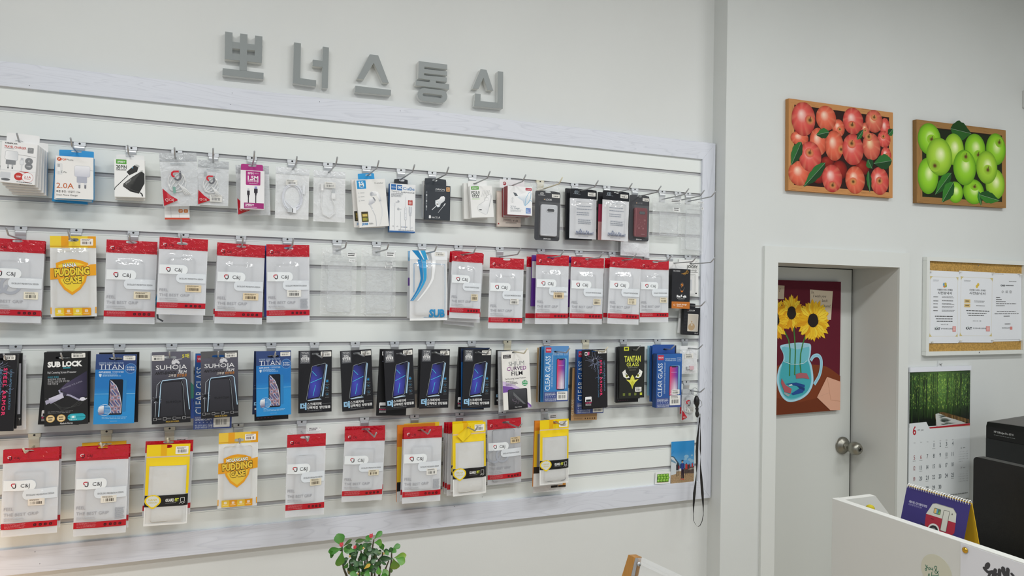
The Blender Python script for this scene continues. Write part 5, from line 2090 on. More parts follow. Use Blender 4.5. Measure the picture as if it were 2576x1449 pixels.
# ================================================================== what hangs where
G_CH, G_CB, G_BAG, G_FILM, G_CLR, G_BOX = ('charger boxes of the top row', 'bagged cables of the top row', 'phone case pouches with red headers', 'screen protector packs of the third row', 'see-through case bags', 'small boxes at the right end')
G_YEL, G_BLI = 'yellow phone case pouches', 'dark headed case packs of the top row'


def I(name, label, cat, hook, d, TL, TR, BL, group=None):
    return Item(name, label, cat, hook, d, TL, TR, BL, group)


# ---- top row
make_hook('a1', 'holding the stack of white travel charger boxes')
for k in range(5):
    dd = .160 - .0265 * k
    lab = ('front white travel charger box with a red title, leftmost on the top row', 'second white charger box in the stack at the top left', 'third white charger box in the stack at the top left', 'fourth white charger box in the stack at the top left', 'rearmost white charger box in the stack at the top left')[k]
    it = I('charger_box', lab, 'box', 'a1', dd, (6 + 7 * k, 354 + 6 * k), (95 + 6.5 * k, 364 + 4 * k), (-2 + 7 * k, 457 + 8 * k), G_CH)
    carton(it, art_templer if k < 2 else art_none, '#f1f0ef', dep=.022, tab=(.06, 1.0, .032) if k in (0, 4) else None, tabcol='#f0efee', side='#e9e8e6')
make_hook('a2', 'holding the blue and white charger boxes')
it = I('charger_box', 'white and blue charger box with an orange 2.0A', 'box', 'a2', .085, (140, 392), (236, 396.5), (138, 499), G_CH)
carton(it, art_pop, '#f3f1ee', dep=.026, side='#2f9ad6', tab=(.06, .98, .026), tabcol='#2f9ad6', tabslot=(.016, .003))
it = I('charger_box', 'blue edged charger box behind the white and blue 2.0A one', 'box', 'a2', .050, (143, 392), (238, 397), (133, 503), G_CH)
carton(it, art_none, '#f1efec', dep=.026, side='#2f9ad6')
it = I('charger_box', 'tilted blue edged charger box at the rear of the second stack', 'box', 'a2', .028, (141, 393), (229, 400), (128, 507), G_CH)
carton(it, art_none, '#2f9ad6', dep=.020, side='#2f9ad6')
make_hook('a3', 'holding the black 20-pin charger boxes')
it = I('charger_box', 'white box showing a black home charger under a green badge', 'box', 'a3', .070, (288, 400), (364.5, 403), (287.5, 495), G_CH)
carton(it, art_20pin, '#f4f4f2', dep=.022, tab=(.04, .97, .020), tabcol='#ececea', tabslot=(.014, .003))
it = I('charger_box', 'white box just behind the black home charger box', 'box', 'a3', .040, (289, 402), (364.5, 405), (288, 502), G_CH)
carton(it, art_none, '#efefec', dep=.022)
make_hook('a4', 'holding the larger bagged white cable')
it = I('cable_pouch', 'larger clear zip pouch with a white cable and red corner', 'cable pouch', 'a4', .08, (399, 384), (493, 385), (411, 519), G_CB)
cable_pouch(it, 'cj', 31)
it = I('cable_box', 'white box with two orange squares showing below the larger cable pouch', 'box', 'a4', .045, (412.5, 425), (475, 425), (412.5, 553), G_CH)


def art_orange(a):
    a.rect(.25, .72, .26, .96, '#b5b7b8')
    a.rect(.58, .72, .59, .96, '#b5b7b8')
    for u, s_ in ((.56, '2M'), (.77, 'C')):
        a.rr(u, .795, u + .17, .865, .003, '#d8813f', n=3)
        a.t(s_, u + .085, .83, .03, '#fff2e2', al='c')
    a.rect(0, .965, 1, 1, '#cf4a2e')


carton(it, art_orange, '#f0efed', dep=.018)
make_hook('a5', 'holding the smaller bagged white cable')
it = I('cable_pouch', 'smaller clear zip pouch with a white cable and red corner', 'cable pouch', 'a5', .08, (497, 401), (575, 408), (497, 514), G_CB)
cable_pouch(it, 'cj', 32)
sticker(it, .40, .76, .80, .92, y=-.006)
make_hook('a6', 'holding the magenta cable box')
it = I('cable_box', 'white and magenta cable box reading 1.5M', 'box', 'a6', .085, (606, 427.5), (666, 430.5), (604, 525), G_CH)
carton(it, art_8pin, '#f2f0f1', dep=.022, tab=(.02, .95, .026), tabcol='#b02d80', tabslot=(.014, .004))
it = I('cable_pouch', 'clear cable pouch with a red corner behind the magenta box', 'cable pouch', 'a6', .045, (592, 415), (676, 418), (597, 541), G_CB)
cable_pouch(it, 'cj', 33)
make_hook('a7', 'holding the pouch with the coiled white cable')
it = I('cable_pouch', 'white pouch with a long coiled white cable', 'cable pouch', 'a7', .055, (695, 419.5), (779, 425), (691, 549), G_CB)
cable_pouch(it, 'coil', 34)
sticker(it, .30, .24, .64, .35, y=-.007)
make_hook('a8', 'holding the pouch with the short white cable')
it = I('cable_pouch', 'white pouch with a short looped white cable', 'cable pouch', 'a8', .042, (788, 426.5), (868, 433), (789, 556), G_CB)
cable_pouch(it, 'short', 35)
sticker(it, .34, .23, .68, .34, y=-.007)
make_hook('a9', 'holding the white earphone boxes with blue tabs')
it = I('earphone_box', 'front white earphone box tilted to the left, gold seal at its foot', 'box', 'a9', .062, (895, 452.8), (969.5, 448.5), (903, 573.5), G_CH)
carton(it, art_jd88, '#efeeeb', dep=.018, tab=(.13, .68, .026), tabcol='#2a9ad8', tabslot=(.012, .003))
it = I('earphone_box', 'white earphone box half hidden behind the tilted one', 'box', 'a9', .040, (887, 453.5), (962, 449.5), (888, 574), G_CH)


def art_jdrear(a):
    a.rr(.03, .66, .25, .87, .0015, '#2f2c1c', n=3)
    a.micro(.08, .70, .16, .85, 5, '#c0a544', .2, .5)
    a.t('JD', .09, .925, .042, '#2a86c4', w=.1, bold=.03)


carton(it, art_jdrear, '#eceae7', dep=.016)
it = I('earphone_box', 'blue edged earphone box peeking out lowest under the tilted pair', 'box', 'a9', .020, (905, 455), (966, 452), (905, 576.5), G_CH)
carton(it, art_none, '#e9e8e6', dep=.012, side='#3a86c8')
make_hook('a10', 'holding the blue and white earphone box')
it = I('earphone_box', 'white earphone box with a blue frame and two blue badges', 'box', 'a10', .048, (981, 460.5), (1045, 465.5), (980, 583), G_CH)
carton(it, art_cube, '#f1f2f3', dep=.030, side='#2f6fae', tab=(.22, .76, .024), tabcol='#2c2e33', tabslot=(.011, .004), tabr=.006)
make_hook('a11', 'holding the black car charger boxes')
it = I('charger_box', 'black box showing a white car charger', 'box', 'a11', .062, (1071, 464.5), (1134, 468), (1068, 552), G_CH)
carton(it, art_orion, '#33383f', dep=.020, tab=(.02, .88, .030), tabcol='#33383f', tabslot=(.010, .004), tabr=.006)
it = I('charger_box', 'pale box behind the black car charger box', 'box', 'a11', .034, (1065, 455), (1126, 458), (1063, 548), G_CH)
carton(it, art_none, '#e3e3e1', dep=.020)
make_hook('a12', 'holding the white car charger boxes with a green badge')
it = I('charger_box', 'front white car charger box with a green badge, PD3.0 18W', 'box', 'a12', .058, (1181, 468), (1237, 467.5), (1187, 547.5), G_CH)
carton(it, art_pd, '#f3f3f1', dep=.020, tab=(.0, .86, .024), tabcol='#efefed', tabslot=(.009, .003))
it = I('charger_box', 'white car charger box behind the PD3.0 18W one', 'box', 'a12', .030, (1167, 461), (1225, 462), (1167, 551), G_CH)
carton(it, art_none, '#ecece9', dep=.020)
make_hook('a13', 'holding the white and red car charger boxes')
it = I('charger_box', 'white car charger box with a dark red side', 'box', 'a13', .086, (1277.5, 467), (1339.5, 471), (1276, 539.5), G_CH)
carton(it, art_lg, '#f4f4f5', dep=.042, side='#8f2a36', tab=(-.18, .83, .032), tabcol='#efeff0', tabslot=(.010, .003), tabart=lambda a: (a.circ(.02, -.12, .0075, '#a3283a'), a.t('LG', .0, -.13, .05, '#f5e6e8', al='c', bold=.03)))
it = I('charger_box', 'second dark red sided charger box behind the white one', 'box', 'a13', .040, (1266, 473), (1330, 476), (1266, 545), G_CH)
carton(it, art_none, '#efeeee', dep=.016, side='#8f2a36')


def art_cream(a):
    a.micro(.25, .80, .62, .86, 2, '#6a5a50', .1, .5)
    a.t('9V 1.67A', .66, .83, .05, '#4a3a33', w=.22, bold=.02)
    a.rect(.35, .885, .82, .90, '#2a2523')
    a.rect(.78, .70, .9, .74, '#5d5d5d')
    a.rect(.03, .90, .08, .94, '#a33')


it = I('charger_box', 'cream charger box lowest in the red charger stack', 'box', 'a13', .020, (1251, 480), (1310, 482), (1250.5, 570), G_CH)
carton(it, art_cream, '#ece2d6', dep=.014)
make_hook('a14', 'holding the silver phone case')
it = I('case_pack', 'dark card with a silver phone case in a blister', 'phone case', 'a14', .086, (1348, 478.5), (1411, 482.5), (1342.5, 604), G_BLI)
blister(it, '#c3c5ca', art_silvercase)
it = I('case_bag', 'crumpled clear bag rising behind the silver phone case', 'clear bag', 'a14', .045, (1344, 466), (1413, 449), (1338, 595), G_CLR)
clear_bag(it, 51, bulge=.006)
make_hook('a15', 'holding the left black-topped pouch')
it = I('case_pouch', 'left of two black topped pouches with a clear window', 'phone case', 'a15', .055, (1434, 473.5), (1501, 479), (1432.5, 599), G_BLI)
blacktop_pouch(it, 61)
it = I('case_pack', 'black case pack behind the left black topped pouch', 'phone case', 'a15', .030, (1424, 473), (1490, 478), (1424, 602), G_BLI)
card(it, lambda a: a.line([(.08, .05), (.08, .95)], .0008, '#55575c'), '#1f2126', dep=.012)
make_hook('a16', 'holding the right black-topped pouch')
it = I('case_pouch', 'right of two black topped pouches, a pink card behind it', 'phone case', 'a16', .088, (1518, 478.5), (1584, 483.5), (1512, 603.5), G_BLI)
blacktop_pouch(it, 62, '#ececef')
it = I('case_pack', 'pink and white case pack behind the right black topped pouch', 'phone case', 'a16', .055, (1508, 484), (1574, 488), (1502, 604), G_BLI)


def art_pink(a):
    a.rect(0, .25, .5, .62, '#b8405f')
    a.rect(0, .62, 1, 1, '#dba3a2')


card(it, art_pink, '#2a2b30', dep=.010)
make_hook('a17', 'holding the dark red phone case')
it = I('case_pack', 'dark card with a wine red flowered phone case', 'phone case', 'a17', .040, (1584, 489), (1634, 493), (1581, 605), G_BLI)
blister(it, '#6c1722', art_redcase, True)
it = I('case_bag', 'clear bag hanging below the wine red phone case', 'clear bag', 'a17', .022, (1562, 560), (1633, 566), (1561, 642), G_CLR)
it.hz = -0.01
clear_bag(it, 52, bulge=.005, mat='whitefilm')
make_hook('a18', 'holding the wide clear case bag')
it = I('case_bag', 'wide crinkled clear bag with a square clear case near the right end', 'clear bag', 'a18', .036, (1642, 493), (1715, 498.5), (1641, 594), G_CLR)
clear_bag(it, 53, case=(.22, .36, .86, .97), sticks=((.62, .05, .98, .13, ''), (.66, .26, .92, .36, '')), bulge=.007, strip=.16)
make_hook('a19', 'crossing the clear bags, second from the right end of the top row')
make_hook('a20', 'last on the top row, reaching past the wall corner')
it = I('case_bag', 'long thin clear bag at the right end of the top row', 'clear bag', 'a20', .022, (1715, 501), (1770, 506), (1712, 637), G_CLR)
clear_bag(it, 54, case=(.18, .17, .92, .93), sticks=((.72, .02, .98, .045, ''), (.88, .12, .99, .165, '')))

# ---- second row
CJ = 'clear phone case pouch with a red header'


def cj(hook, d, TL, TR, BL, lab, **k):
    it_ = I('case_pouch', lab, 'phone case', hook, d, TL, TR, BL, G_BAG)
    cj_pouch(it_, **k)
    return it_


make_hook('b1', 'holding the red-headed pouch cut by the left edge')
cj('b1', .055, (-25, 597), (112, 607), (-34, 809), CJ + ' cut off by the left edge, second row', seed=1, mark=True, st=(.67, .625, .93, .715), stbg='#efe9d6', ink='#333')
cj('b1', .030, (-22, 598), (115, 608), (-32, 812), 'red headed pouch right behind the one cut off by the left edge', seed=2, lite=True)
make_hook('b2', 'holding the yellow pouch of the second row')
it = I('case_pouch', 'yellow headed case pouch with a shield badge, second row', 'phone case', 'b2', .062, (126.5, 593.5), (242, 594.5), (127, 798.5), G_YEL)
pudding_pouch(it, 'HANA', 3)
it = I('case_pack', 'black pack whose foot shows under the second row yellow pouch', 'phone case', 'b2', .034, (133, 600), (236, 601), (133, 803.5), G_YEL)
card(it, art_none, '#26241f', dep=.010)
make_hook('b3', 'holding the red-headed pouch right of the yellow one')
cj('b3', .056, (269, 602.5), (397, 608.5), (259.5, 814), CJ + ' right of the second row yellow pouch', seed=4)
make_hook('b4', 'pointing at the camera, holding the red-headed pouch over a blue striped one')
cj('b4', .090, (399, 594), (521, 604), (396, 789), CJ + ' with a blue striped pouch showing behind', seed=6, bulge=.008, stbg='#e6d3b0')
it = I('case_pouch', 'blue striped white pouch behind a red headed one', 'phone case', 'b4', .034, (396, 600), (516, 606), (391, 811), G_BAG)


def art_bstripe(a):
    for k, c in enumerate(('#2f93cd', '#4ab0e2', '#55585c')):
        a.line([(.03, .66 + .06 * k), (.0, .74 + .05 * k)] if k < 2 else [(.05, .72), (.02, .80), (.05, .95), (.16, .985)], .004 if k < 2 else .006, c)
    a.line([(.3, .90), (.95, .90)], .003, '#2f5fb0')


card(it, art_bstripe, '#e9ebee', dep=.008)
make_hook('b5', 'holding the left of the two red-headed pouches before the empty looking bags')
cj('b5', .056, (549, 612), (668, 618), (538, 814), CJ + ', third right of the yellow one', seed=7, stbg='#e9d6b4')
cj('b5', .030, (549, 611), (667, 617), (533, 808), 'red headed pouch edge showing behind the third one right of yellow', seed=8, lite=True)
make_hook('b6', 'holding the right of the two red-headed pouches before the empty looking bags')
cj('b6', .062, (671, 615), (779, 616), (669.5, 812), CJ + ' just left of the see-through bags', seed=9, stbg='#eceae4', ink='#333', bars_back=True, st=(.47, .585, .80, .675))
it = I('case_pouch', 'blue edged pouch behind the red headed one next to the see-through bags', 'phone case', 'b6', .034, (666, 618), (774, 620), (664, 798), G_BAG)
card(it, art_none, '#3a4a9a', dep=.006)
make_hook('b7', 'holding the left see-through bag of the second row')
it = I('case_bag', 'left of two see-through bags in the middle of the second row', 'clear bag', 'b7', .034, (810, 621), (899, 625.5), (804, 791), G_CLR)
clear_bag(it, 55, case=(.18, .20, .86, .96), sticks=((.72, .07, .97, .13, ''), (.78, .165, .95, .205, 'S22')), bulge=.007, strip=.14)
make_hook('b8', 'holding the right see-through bag of the second row')
it = I('case_bag', 'right of two see-through bags in the middle of the second row', 'clear bag', 'b8', .034, (909, 624), (996, 626.5), (907, 796), G_CLR)
clear_bag(it, 56, case=(.14, .18, .90, .96), sticks=((.72, .05, .97, .12, ''), (.72, .20, .92, .24, ''), (.68, .255, .88, .29, '')), bulge=.007, strip=.14)
make_hook('b9', 'holding the white pouch with blue swooshes')
it = I('case_pouch', 'white pouch with blue swooshes and outlined window', 'phone case', 'b9', .088, (1030.5, 629), (1124.5, 632), (1031.5, 806), G_BAG)
sub_pouch(it)
it = I('case_pouch', 'grey white pouch behind the blue swoosh one', 'phone case', 'b9', .055, (1027, 631), (1118, 634), (1025, 800), G_BAG)
card(it, lambda a: (a.rect(0, .40, .06, .52, '#6a4a9a'), a.rect(0, 0, .1, .15, '#7fb2dc')), '#d9dce0', dep=.010)
make_hook('b10', 'holding the red-headed pouches right of the blue swoosh pouch')
cj('b10', .080, (1137, 630), (1213, 637), (1131, 799), CJ + ' right of the blue swoosh pouch', seed=10, st=(.66, .63, .90, .73), stbg='#e6d9bc')
cj('b10', .055, (1129, 630), (1214, 641), (1124, 806), 'red headed pouch half hidden right behind the blue swoosh pouch neighbour', seed=11, lite=True)
cj('b10', .030, (1136, 634), (1212, 644), (1114, 815), 'rearmost tilted red headed pouch right of the blue swoosh pouch', seed=12, lite=True)
make_hook('b11', 'holding the lone red-headed pouch hung lower')
cj('b11', .085, (1233, 647), (1318, 651.5), (1227.5, 826), CJ + ' hanging alone and lowest in the second row', seed=13, st=(.61, .575, .87, .655), stbg='#eceae4', ink='#333')
make_hook('b12', 'holding the red-headed pouch with purple behind it')
cj('b12', .099, (1348, 638.5), (1429.5, 644), (1347.5, 814), CJ + ' with purple packs behind it', seed=14, st=(.52, .54, .85, .63), stbg='#e8d3ae')
it = I('case_pouch', 'purple edged pack between two red headed pouches', 'phone case', 'b12', .072, (1339, 641), (1437, 647), (1337, 770), G_BAG)
card(it, lambda a: (a.rect(0, .12, 1, .45, '#d4d2d6'),), '#5b2a8c', dep=.010)
cj('b12', .040, (1325, 645), (1410, 650), (1321, 814), 'red headed pouch showing at the left of the purple edged pack', seed=15, lite=True)
make_hook('b13', 'holding the second red-headed pouch right of the purple pack')
cj('b13', .090, (1438, 645.5), (1520, 649.5), (1431.5, 814.5), CJ + ' first right of the purple pack', seed=16, st=(.68, .62, .93, .71))
cj('b13', .060, (1431, 648), (1510, 652), (1428, 812), 'red headed pouch edge behind the first one right of the purple pack', seed=17, lite=True)
make_hook('b14', 'holding the third red-headed pouch right of the purple pack')
cj('b14', .112, (1536, 646), (1614, 651), (1527, 814.5), CJ + ', second row, third from right end', seed=18, st=(.58, .61, .88, .70), cam_=(.22, .28, .45, .45))
cj('b14', .075, (1522, 649), (1600, 653), (1516, 812.5), 'red headed pouch edge left of the third from the right end', seed=19, lite=True)
make_hook('b15', 'holding the red-headed pouch next to the black and orange box')
cj('b15', .080, (1611.5, 653.5), (1683, 655), (1608.5, 811.5), CJ + ' touching the black and orange battery box', seed=20, st=(.67, .60, .94, .685), cam_=(.2, .26, .5, .42))
make_hook('b16', 'holding the black and orange battery box')
it = I('battery_box', 'black box with an orange foot and a light bulb outline', 'box', 'b16', .070, (1692, 676), (1737.5, 677.5), (1688.5, 776), G_BOX)
carton(it, art_refolt, '#222226', dep=.026, side='#1d1d21', tab=(-.06, .92, .034), tabcol='#f1f1ef', tabslot=(.010, .0025), tabr=.001)
make_hook('b17', 'last on the second row, reaching past the wall corner')
it = I('case_box', 'white sketchy printed box right of the black and orange box', 'box', 'b17', .026, (1708, 652.5), (1758, 655), (1706, 743), G_BOX)
card(it, art_joosy, '#eeeeec', dep=.010, slot=(.008, .003))
make_hook('ring', 'low one holding the small black ring box')
it = I('ring_box', 'small black box with a gold phone ring in a window', 'box', 'ring', .052, (1721, 772.5), (1761.5, 775), (1718, 842), G_BOX)
carton(it, art_ring, '#1c1c20', dep=.020, tab=(.35, .85, .020), tabcol='#1c1c20', tabslot=(.007, .002))
it = I('ring_box', 'thin white tilted card beside the small black ring box', 'box', 'ring', .022, (1712, 775), (1748, 777), (1704, 838), G_BOX)
carton(it, art_none, '#e9e9e7', dep=.006)

# ---- third row
make_hook('c1', 'holding the black pack cut by the left edge')
it = I('film_pack', 'black film pack with a pink side title, cut by the left edge', 'screen protector', 'c1', .110, (-62, 888), (41, 892), (-67, 1085), G_FILM)
card(it, art_steel, '#1d1c20', dep=.010, strip=.09)
sticker(it, .66, .015, .95, .075)
it = I('film_pack', 'black film pack just behind the one cut by the left edge', 'screen protector', 'c1', .088, (-57, 891), (46, 891), (-62, 1082), G_FILM)
card(it, art_none, '#17171b', dep=.010)
it = I('film_pack', 'grey film pack with black rim at the left end of the third row', 'screen protector', 'c1', .062, (-50, 889), (53, 890), (-46, 1074), G_FILM)
card(it, lambda a: (a.rect(0, .14, .97, .84, '#b9b8c0'), a.rect(0, .84, .97, .995, '#3a3a3c'), a.t('T', .93, .91, .03, '#cfcfcf')), '#1e1e20', dep=.008)
it = I('film_bag', 'clear sleeve behind the packs at the left end of the third row', 'clear bag', 'c1', .030, (-40, 895), (61, 896), (-30, 1084), G_CLR)
clear_bag(it, 57, mat='whitefilm', bulge=.003)
make_hook('c2', 'holding the black packs with a metal cable picture')
it = I('film_pack', 'black film pack with bold white title and a plug picture', 'screen protector', 'c2', .105, (110.5, 887), (220, 883.5), (111.5, 1073), G_FILM)
card(it, art_sublock, '#1f1f20', dep=.008, strip=.10)
sticker(it, .63, .02, .95, .085)
it = I('film_pack', 'second black film pack edge behind the plug picture pack', 'screen protector', 'c2', .085, (115, 884), (226, 884), (116, 1067), G_FILM)
card(it, art_none, '#18181b', dep=.008)
it = I('film_pack', 'slanted black film pack peeking left of the plug picture pack', 'screen protector', 'c2', .055, (112, 886), (214, 890), (95, 1068), G_FILM)
card(it, art_steel, '#151517', dep=.008, strip=.09)
make_hook('c3', 'holding the left bright blue pack')
it = I('film_pack', 'left one of the two bright blue film packs', 'screen protector', 'c3', .105, (242.5, 891.5), (345, 891), (233.5, 1068), G_FILM)
card(it, art_titan_blue, '#34497c', dep=.006, strip=.12)
sticker(it, .67, .02, .97, .085)
it = I('film_pack', 'black film pack behind the left bright blue one', 'screen protector', 'c3', .070, (249, 887), (350, 886), (246, 1066), G_FILM)
card(it, art_black_plain, '#141418', dep=.010)
make_hook('c4', 'holding the left glowing outline pack')
it = I('film_pack', 'grey black film pack with a glowing outline and yellow count', 'screen protector', 'c4', .105, (381, 886), (478.5, 884), (383, 1067), G_FILM)
card(it, art_suhoja(True), '#62616d', dep=.006, strip=.10)
sticker(it, .0, .045, .32, .12)
it = I('film_pack', 'blue and green film pack behind the left glowing outline pack', 'screen protector', 'c4', .065, (378, 889), (486, 886), (380, 1059), G_FILM)
card(it, lambda a: (a.poly([(.8, .35), (1, .5), (1, .7), (.8, .8)], '#4fa090'), a.rect(.8, .7, 1, 1, '#3f5fb0')), '#c3c7cc', dep=.008)
make_hook('c5', 'pointing at the camera, holding the right glowing outline pack')
it = I('film_pack', 'grey black film pack with a glowing phone outline, no yellow count', 'screen protector', 'c5', .100, (503.5, 884.5), (597.5, 882), (507, 1053), G_FILM)
card(it, art_suhoja(False), '#5a5a5c', dep=.006, strip=.10)
sticker(it, .65, .03, .97, .10)
it = I('film_pack', 'navy film pack showing below the right glowing outline pack', 'screen protector', 'c5', .062, (492, 890), (588, 889), (485.5, 1081), G_FILM)
card(it, art_navy, '#2a3a70', dep=.012)
sticker(it, .52, .80, .95, .98)
make_hook('c6', 'holding the right bright blue pack')
it = I('film_pack', 'right one of the two bright blue film packs', 'screen protector', 'c6', .115, (643.5, 884), (731, 882), (646, 1047.5), G_FILM)
card(it, art_titan_blue, '#34497c', dep=.006, strip=.12)
sticker(it, .69, .02, .98, .085)
it = I('film_pack', 'navy film pack at the left behind the right bright blue one', 'screen protector', 'c6', .085, (640, 884), (724, 883), (634, 1043), G_FILM)
card(it, art_black_plain, '#1b2a4c', dep=.008)
it = I('film_pack', 'black film pack lowest behind the right bright blue one', 'screen protector', 'c6', .050, (641, 888), (726, 884), (639, 1060), G_FILM)
card(it, art_black_plain, '#16161a', dep=.010)
T5 = 'black film pack with a blue lit phone, '
TB = [('c7', .034, (751, 883), (834.5, 881), (751, 1040), 'leftmost of five in a row', 'leftmost'),
      ('c8', .034, (855, 883.5), (933.5, 878.5), (862, 1035.5), 'second of five, hanging alone and turned slightly', 'second'),
      ('c9', .088, (962.5, 881.5), (1036, 878), (973.5, 1031.5), 'third of five, tilted over plain black packs', 'third'),
      ('c10', .066, (1059.5, 879), (1132, 879), (1055, 1028), 'fourth of five, close beside the tilted one', 'fourth'),
      ('c11', .082, (1166, 879), (1236, 878.5), (1163, 1028), 'last of five, left of the white pack', 'last')]
for hk, d, tl, tr, bl, lab, nth in TB:
    make_hook(hk, 'holding the %s of the black packs with a blue lit phone' % nth)
    it = I('film_pack', T5 + lab, 'screen protector', hk, d, tl, tr, bl, G_FILM)
    card(it, art_titan_black, '#1b1b20', dep=.006, strip=.105, slot=(.013, .004))
    sticker(it, .66, .02, .98, .10)
it = I('film_pack', 'glossy black film pack below the tilted blue lit phone pack', 'screen protector', 'c9', .055, (956, 878), (1030, 880), (947, 1046), G_FILM)
card(it, art_steel, '#131316', dep=.010, strip=.09)
it = I('film_pack', 'pale edged film pack at the left behind the fourth blue lit phone pack', 'screen protector', 'c10', .045, (1053, 879), (1126, 879), (1050, 1026), G_FILM)
card(it, art_none, '#2c2d30', dep=.010)
it = I('film_pack', 'black film pack at the left behind the last blue lit phone pack', 'screen protector', 'c11', .050, (1158, 875), (1230, 874), (1141, 1032), G_FILM)
card(it, art_steel, '#121215', dep=.010, strip=.09)
it = I('film_pack', 'blue edged film pack directly behind the last blue lit phone pack', 'screen protector', 'c11', .068, (1160, 877), (1232, 875), (1160, 1030), G_FILM)
card(it, lambda a: a.rect(0, .22, 1, 1, '#1f5fa0'), '#1c2b4c', dep=.005)
make_hook('c12', 'holding the white pack with purple print')
it = I('film_pack', 'white film pack with purple title and green seal', 'screen protector', 'c12', .085, (1260.5, 885.5), (1330, 880.5), (1268, 1032), G_FILM)
card(it, art_shium, '#f0eee9', dep=.006, strip=.09, slot=(.013, .0045))
it = I('film_pack', 'grey lined film pack left behind the white purple one', 'screen protector', 'c12', .058, (1254, 884), (1322, 880), (1254, 1037), G_FILM)
card(it, art_grey, '#c6c8cb', dep=.008)
it = I('film_pack', 'black slanted film pack furthest back behind the white purple one', 'screen protector', 'c12', .032, (1251, 882), (1318, 880), (1243, 1020), G_FILM)
card(it, art_black_plain, '#15161a', dep=.010)
make_hook('c13', 'holding the medium blue pack with a vertical title')
it = I('film_pack', 'medium blue film pack with a tall vertical title', 'screen protector', 'c13', .105, (1371.5, 871.5), (1432, 870), (1367, 1012), G_FILM)
card(it, art_clearglass(), '#5f92c8', dep=.008, strip=.12, slot=(.012, .0035))
sticker(it, .53, .82, .97, .975, bg='#efeee9')
for k, (dd, x, c, lab) in enumerate(((.082, 1364, '#2f7fbe', 'bright blue'), (.065, 1360, '#1a1a1f', 'black'), (.048, 1358, '#b9b9be', 'grey'), (.030, 1354, '#b9935c', 'tan'))):
    it = I('film_pack', lab + ' film pack edge fanned out behind the medium blue one', 'screen protector', 'c13', dd, (x, 872 + k), (x + 58, 871 + k), (x - 4, 1012), G_FILM)
    card(it, art_black_plain if k == 1 else art_none, c, dep=.008)
make_hook('c14', 'holding the black pack with a cracked glass picture')
it = I('film_pack', 'black film pack with cracked glass over a kraft brown box', 'screen protector', 'c14', .092, (1465, 880.5), (1526, 878.5), (1468.5, 1028), G_FILM)
card(it, art_steel, '#1b1a1e', dep=.006, strip=.09)
sticker(it, .62, .015, .97, .07)
it = I('film_pack', 'black film pack just under the cracked glass one', 'screen protector', 'c14', .076, (1464, 881), (1524, 880), (1467, 1029), G_FILM)
card(it, art_none, '#101013', dep=.008)
it = I('film_pack', 'navy film box between the cracked glass pack and the kraft one', 'screen protector', 'c14', .058, (1453, 880), (1521, 879), (1449.5, 1042), G_FILM)
carton(it, art_clearglass(True, True), '#2c4f93', dep=.020, side='#27498c')
sticker(it, .60, .90, .97, .985)
it = I('film_pack', 'kraft brown film box lowest under the cracked glass pack', 'screen protector', 'c14', .030, (1440, 925), (1505, 925), (1436.5, 1058), G_FILM)
carton(it, art_kraft, '#c39a6a', dep=.022, side='#2a2622')
make_hook('c15', 'holding the black pack with a yellow eagle')
it = I('film_pack', 'black film pack with a yellow eagle face', 'screen protector', 'c15', .090, (1560, 873), (1622, 871.5), (1558, 1003), G_FILM)
card(it, art_tantan, '#23241f', dep=.006, strip=.09, slot=(.008, .002))
sticker(it, .62, .79, .88, .88)
for k, (dd, x, c, lab) in enumerate(((.070, 1556, '#2a2b2e', 'dark grey'), (.052, 1552, '#1b1b1e', 'black'), (.034, 1549, '#8f9094', 'pale grey'))):
    it = I('film_pack', lab + ' film pack edge fanned out behind the yellow eagle pack', 'screen protector', 'c15', dd, (x, 872 + k), (x + 55, 871 + k), (x - 2, (1005, 1013.5, 1012)[k]), G_FILM)
    card(it, art_black_plain if k == 1 else art_none, c, dep=.008)
make_hook('c16', 'holding the thick deep blue box')
it = I('film_pack', 'thick deep blue film box at the right end of the third row', 'screen protector', 'c16', .098, (1653, 890.5), (1716, 889.5), (1650, 1026.5), G_FILM)
carton(it, art_clearglass(True, True), '#2c5fa8', dep=.030, side='#1f4787', tab=(-.04, .86, .040), tabcol='#2c55a0', tabslot=(.014, .004))
sticker(it, .53, .78, .96, .96, bg='#e9e8e4')
sticker(it, .60, .67, .92, .76, bg='#e9e8e4', name='count_label')
for k, (dd, x, c, lab) in enumerate(((.055, 1643, '#1c2440', 'dark navy'), (.040, 1637, '#2a5fae', 'royal blue'), (.024, 1631, '#8fc3dc', 'pale blue'))):
    it = I('film_pack', lab + ' film pack edge fanned out behind the thick deep blue box', 'screen protector', 'c16', dd, (x, 870), (x + 58, 869), (x - 1, (1012, 1010, 995)[k]), G_FILM)
    card(it, art_none, c, dep=.008)
make_hook('c17', 'holding the small white adapter pouch')
it = I('adapter_pouch', 'small white pouch with a pink adapter at the right end of the third row', 'cable pouch', 'c17', .034, (1709.5, 870), (1752.5, 870.5), (1711, 940), G_CB)
adapter_pouch(it)
make_hook('lan', 'low one at the right end, carrying the black lanyard')
it = I('cable_pouch', 'small clear pouch with a red corner beside the lanyard', 'cable pouch', 'lan', .036, (1716, 979), (1745, 979), (1714.5, 1058), G_CB)
cable_pouch(it, 'cj', 36)
sticker(it, .38, .56, .98, .74, y=-.006)
it = I('cable_pouch', 'red corner of a second pouch behind the one by the lanyard', 'cable pouch', 'lan', .020, (1711, 980), (1739, 980), (1708, 1042), G_CB)
cable_pouch(it, 'cj', 37)

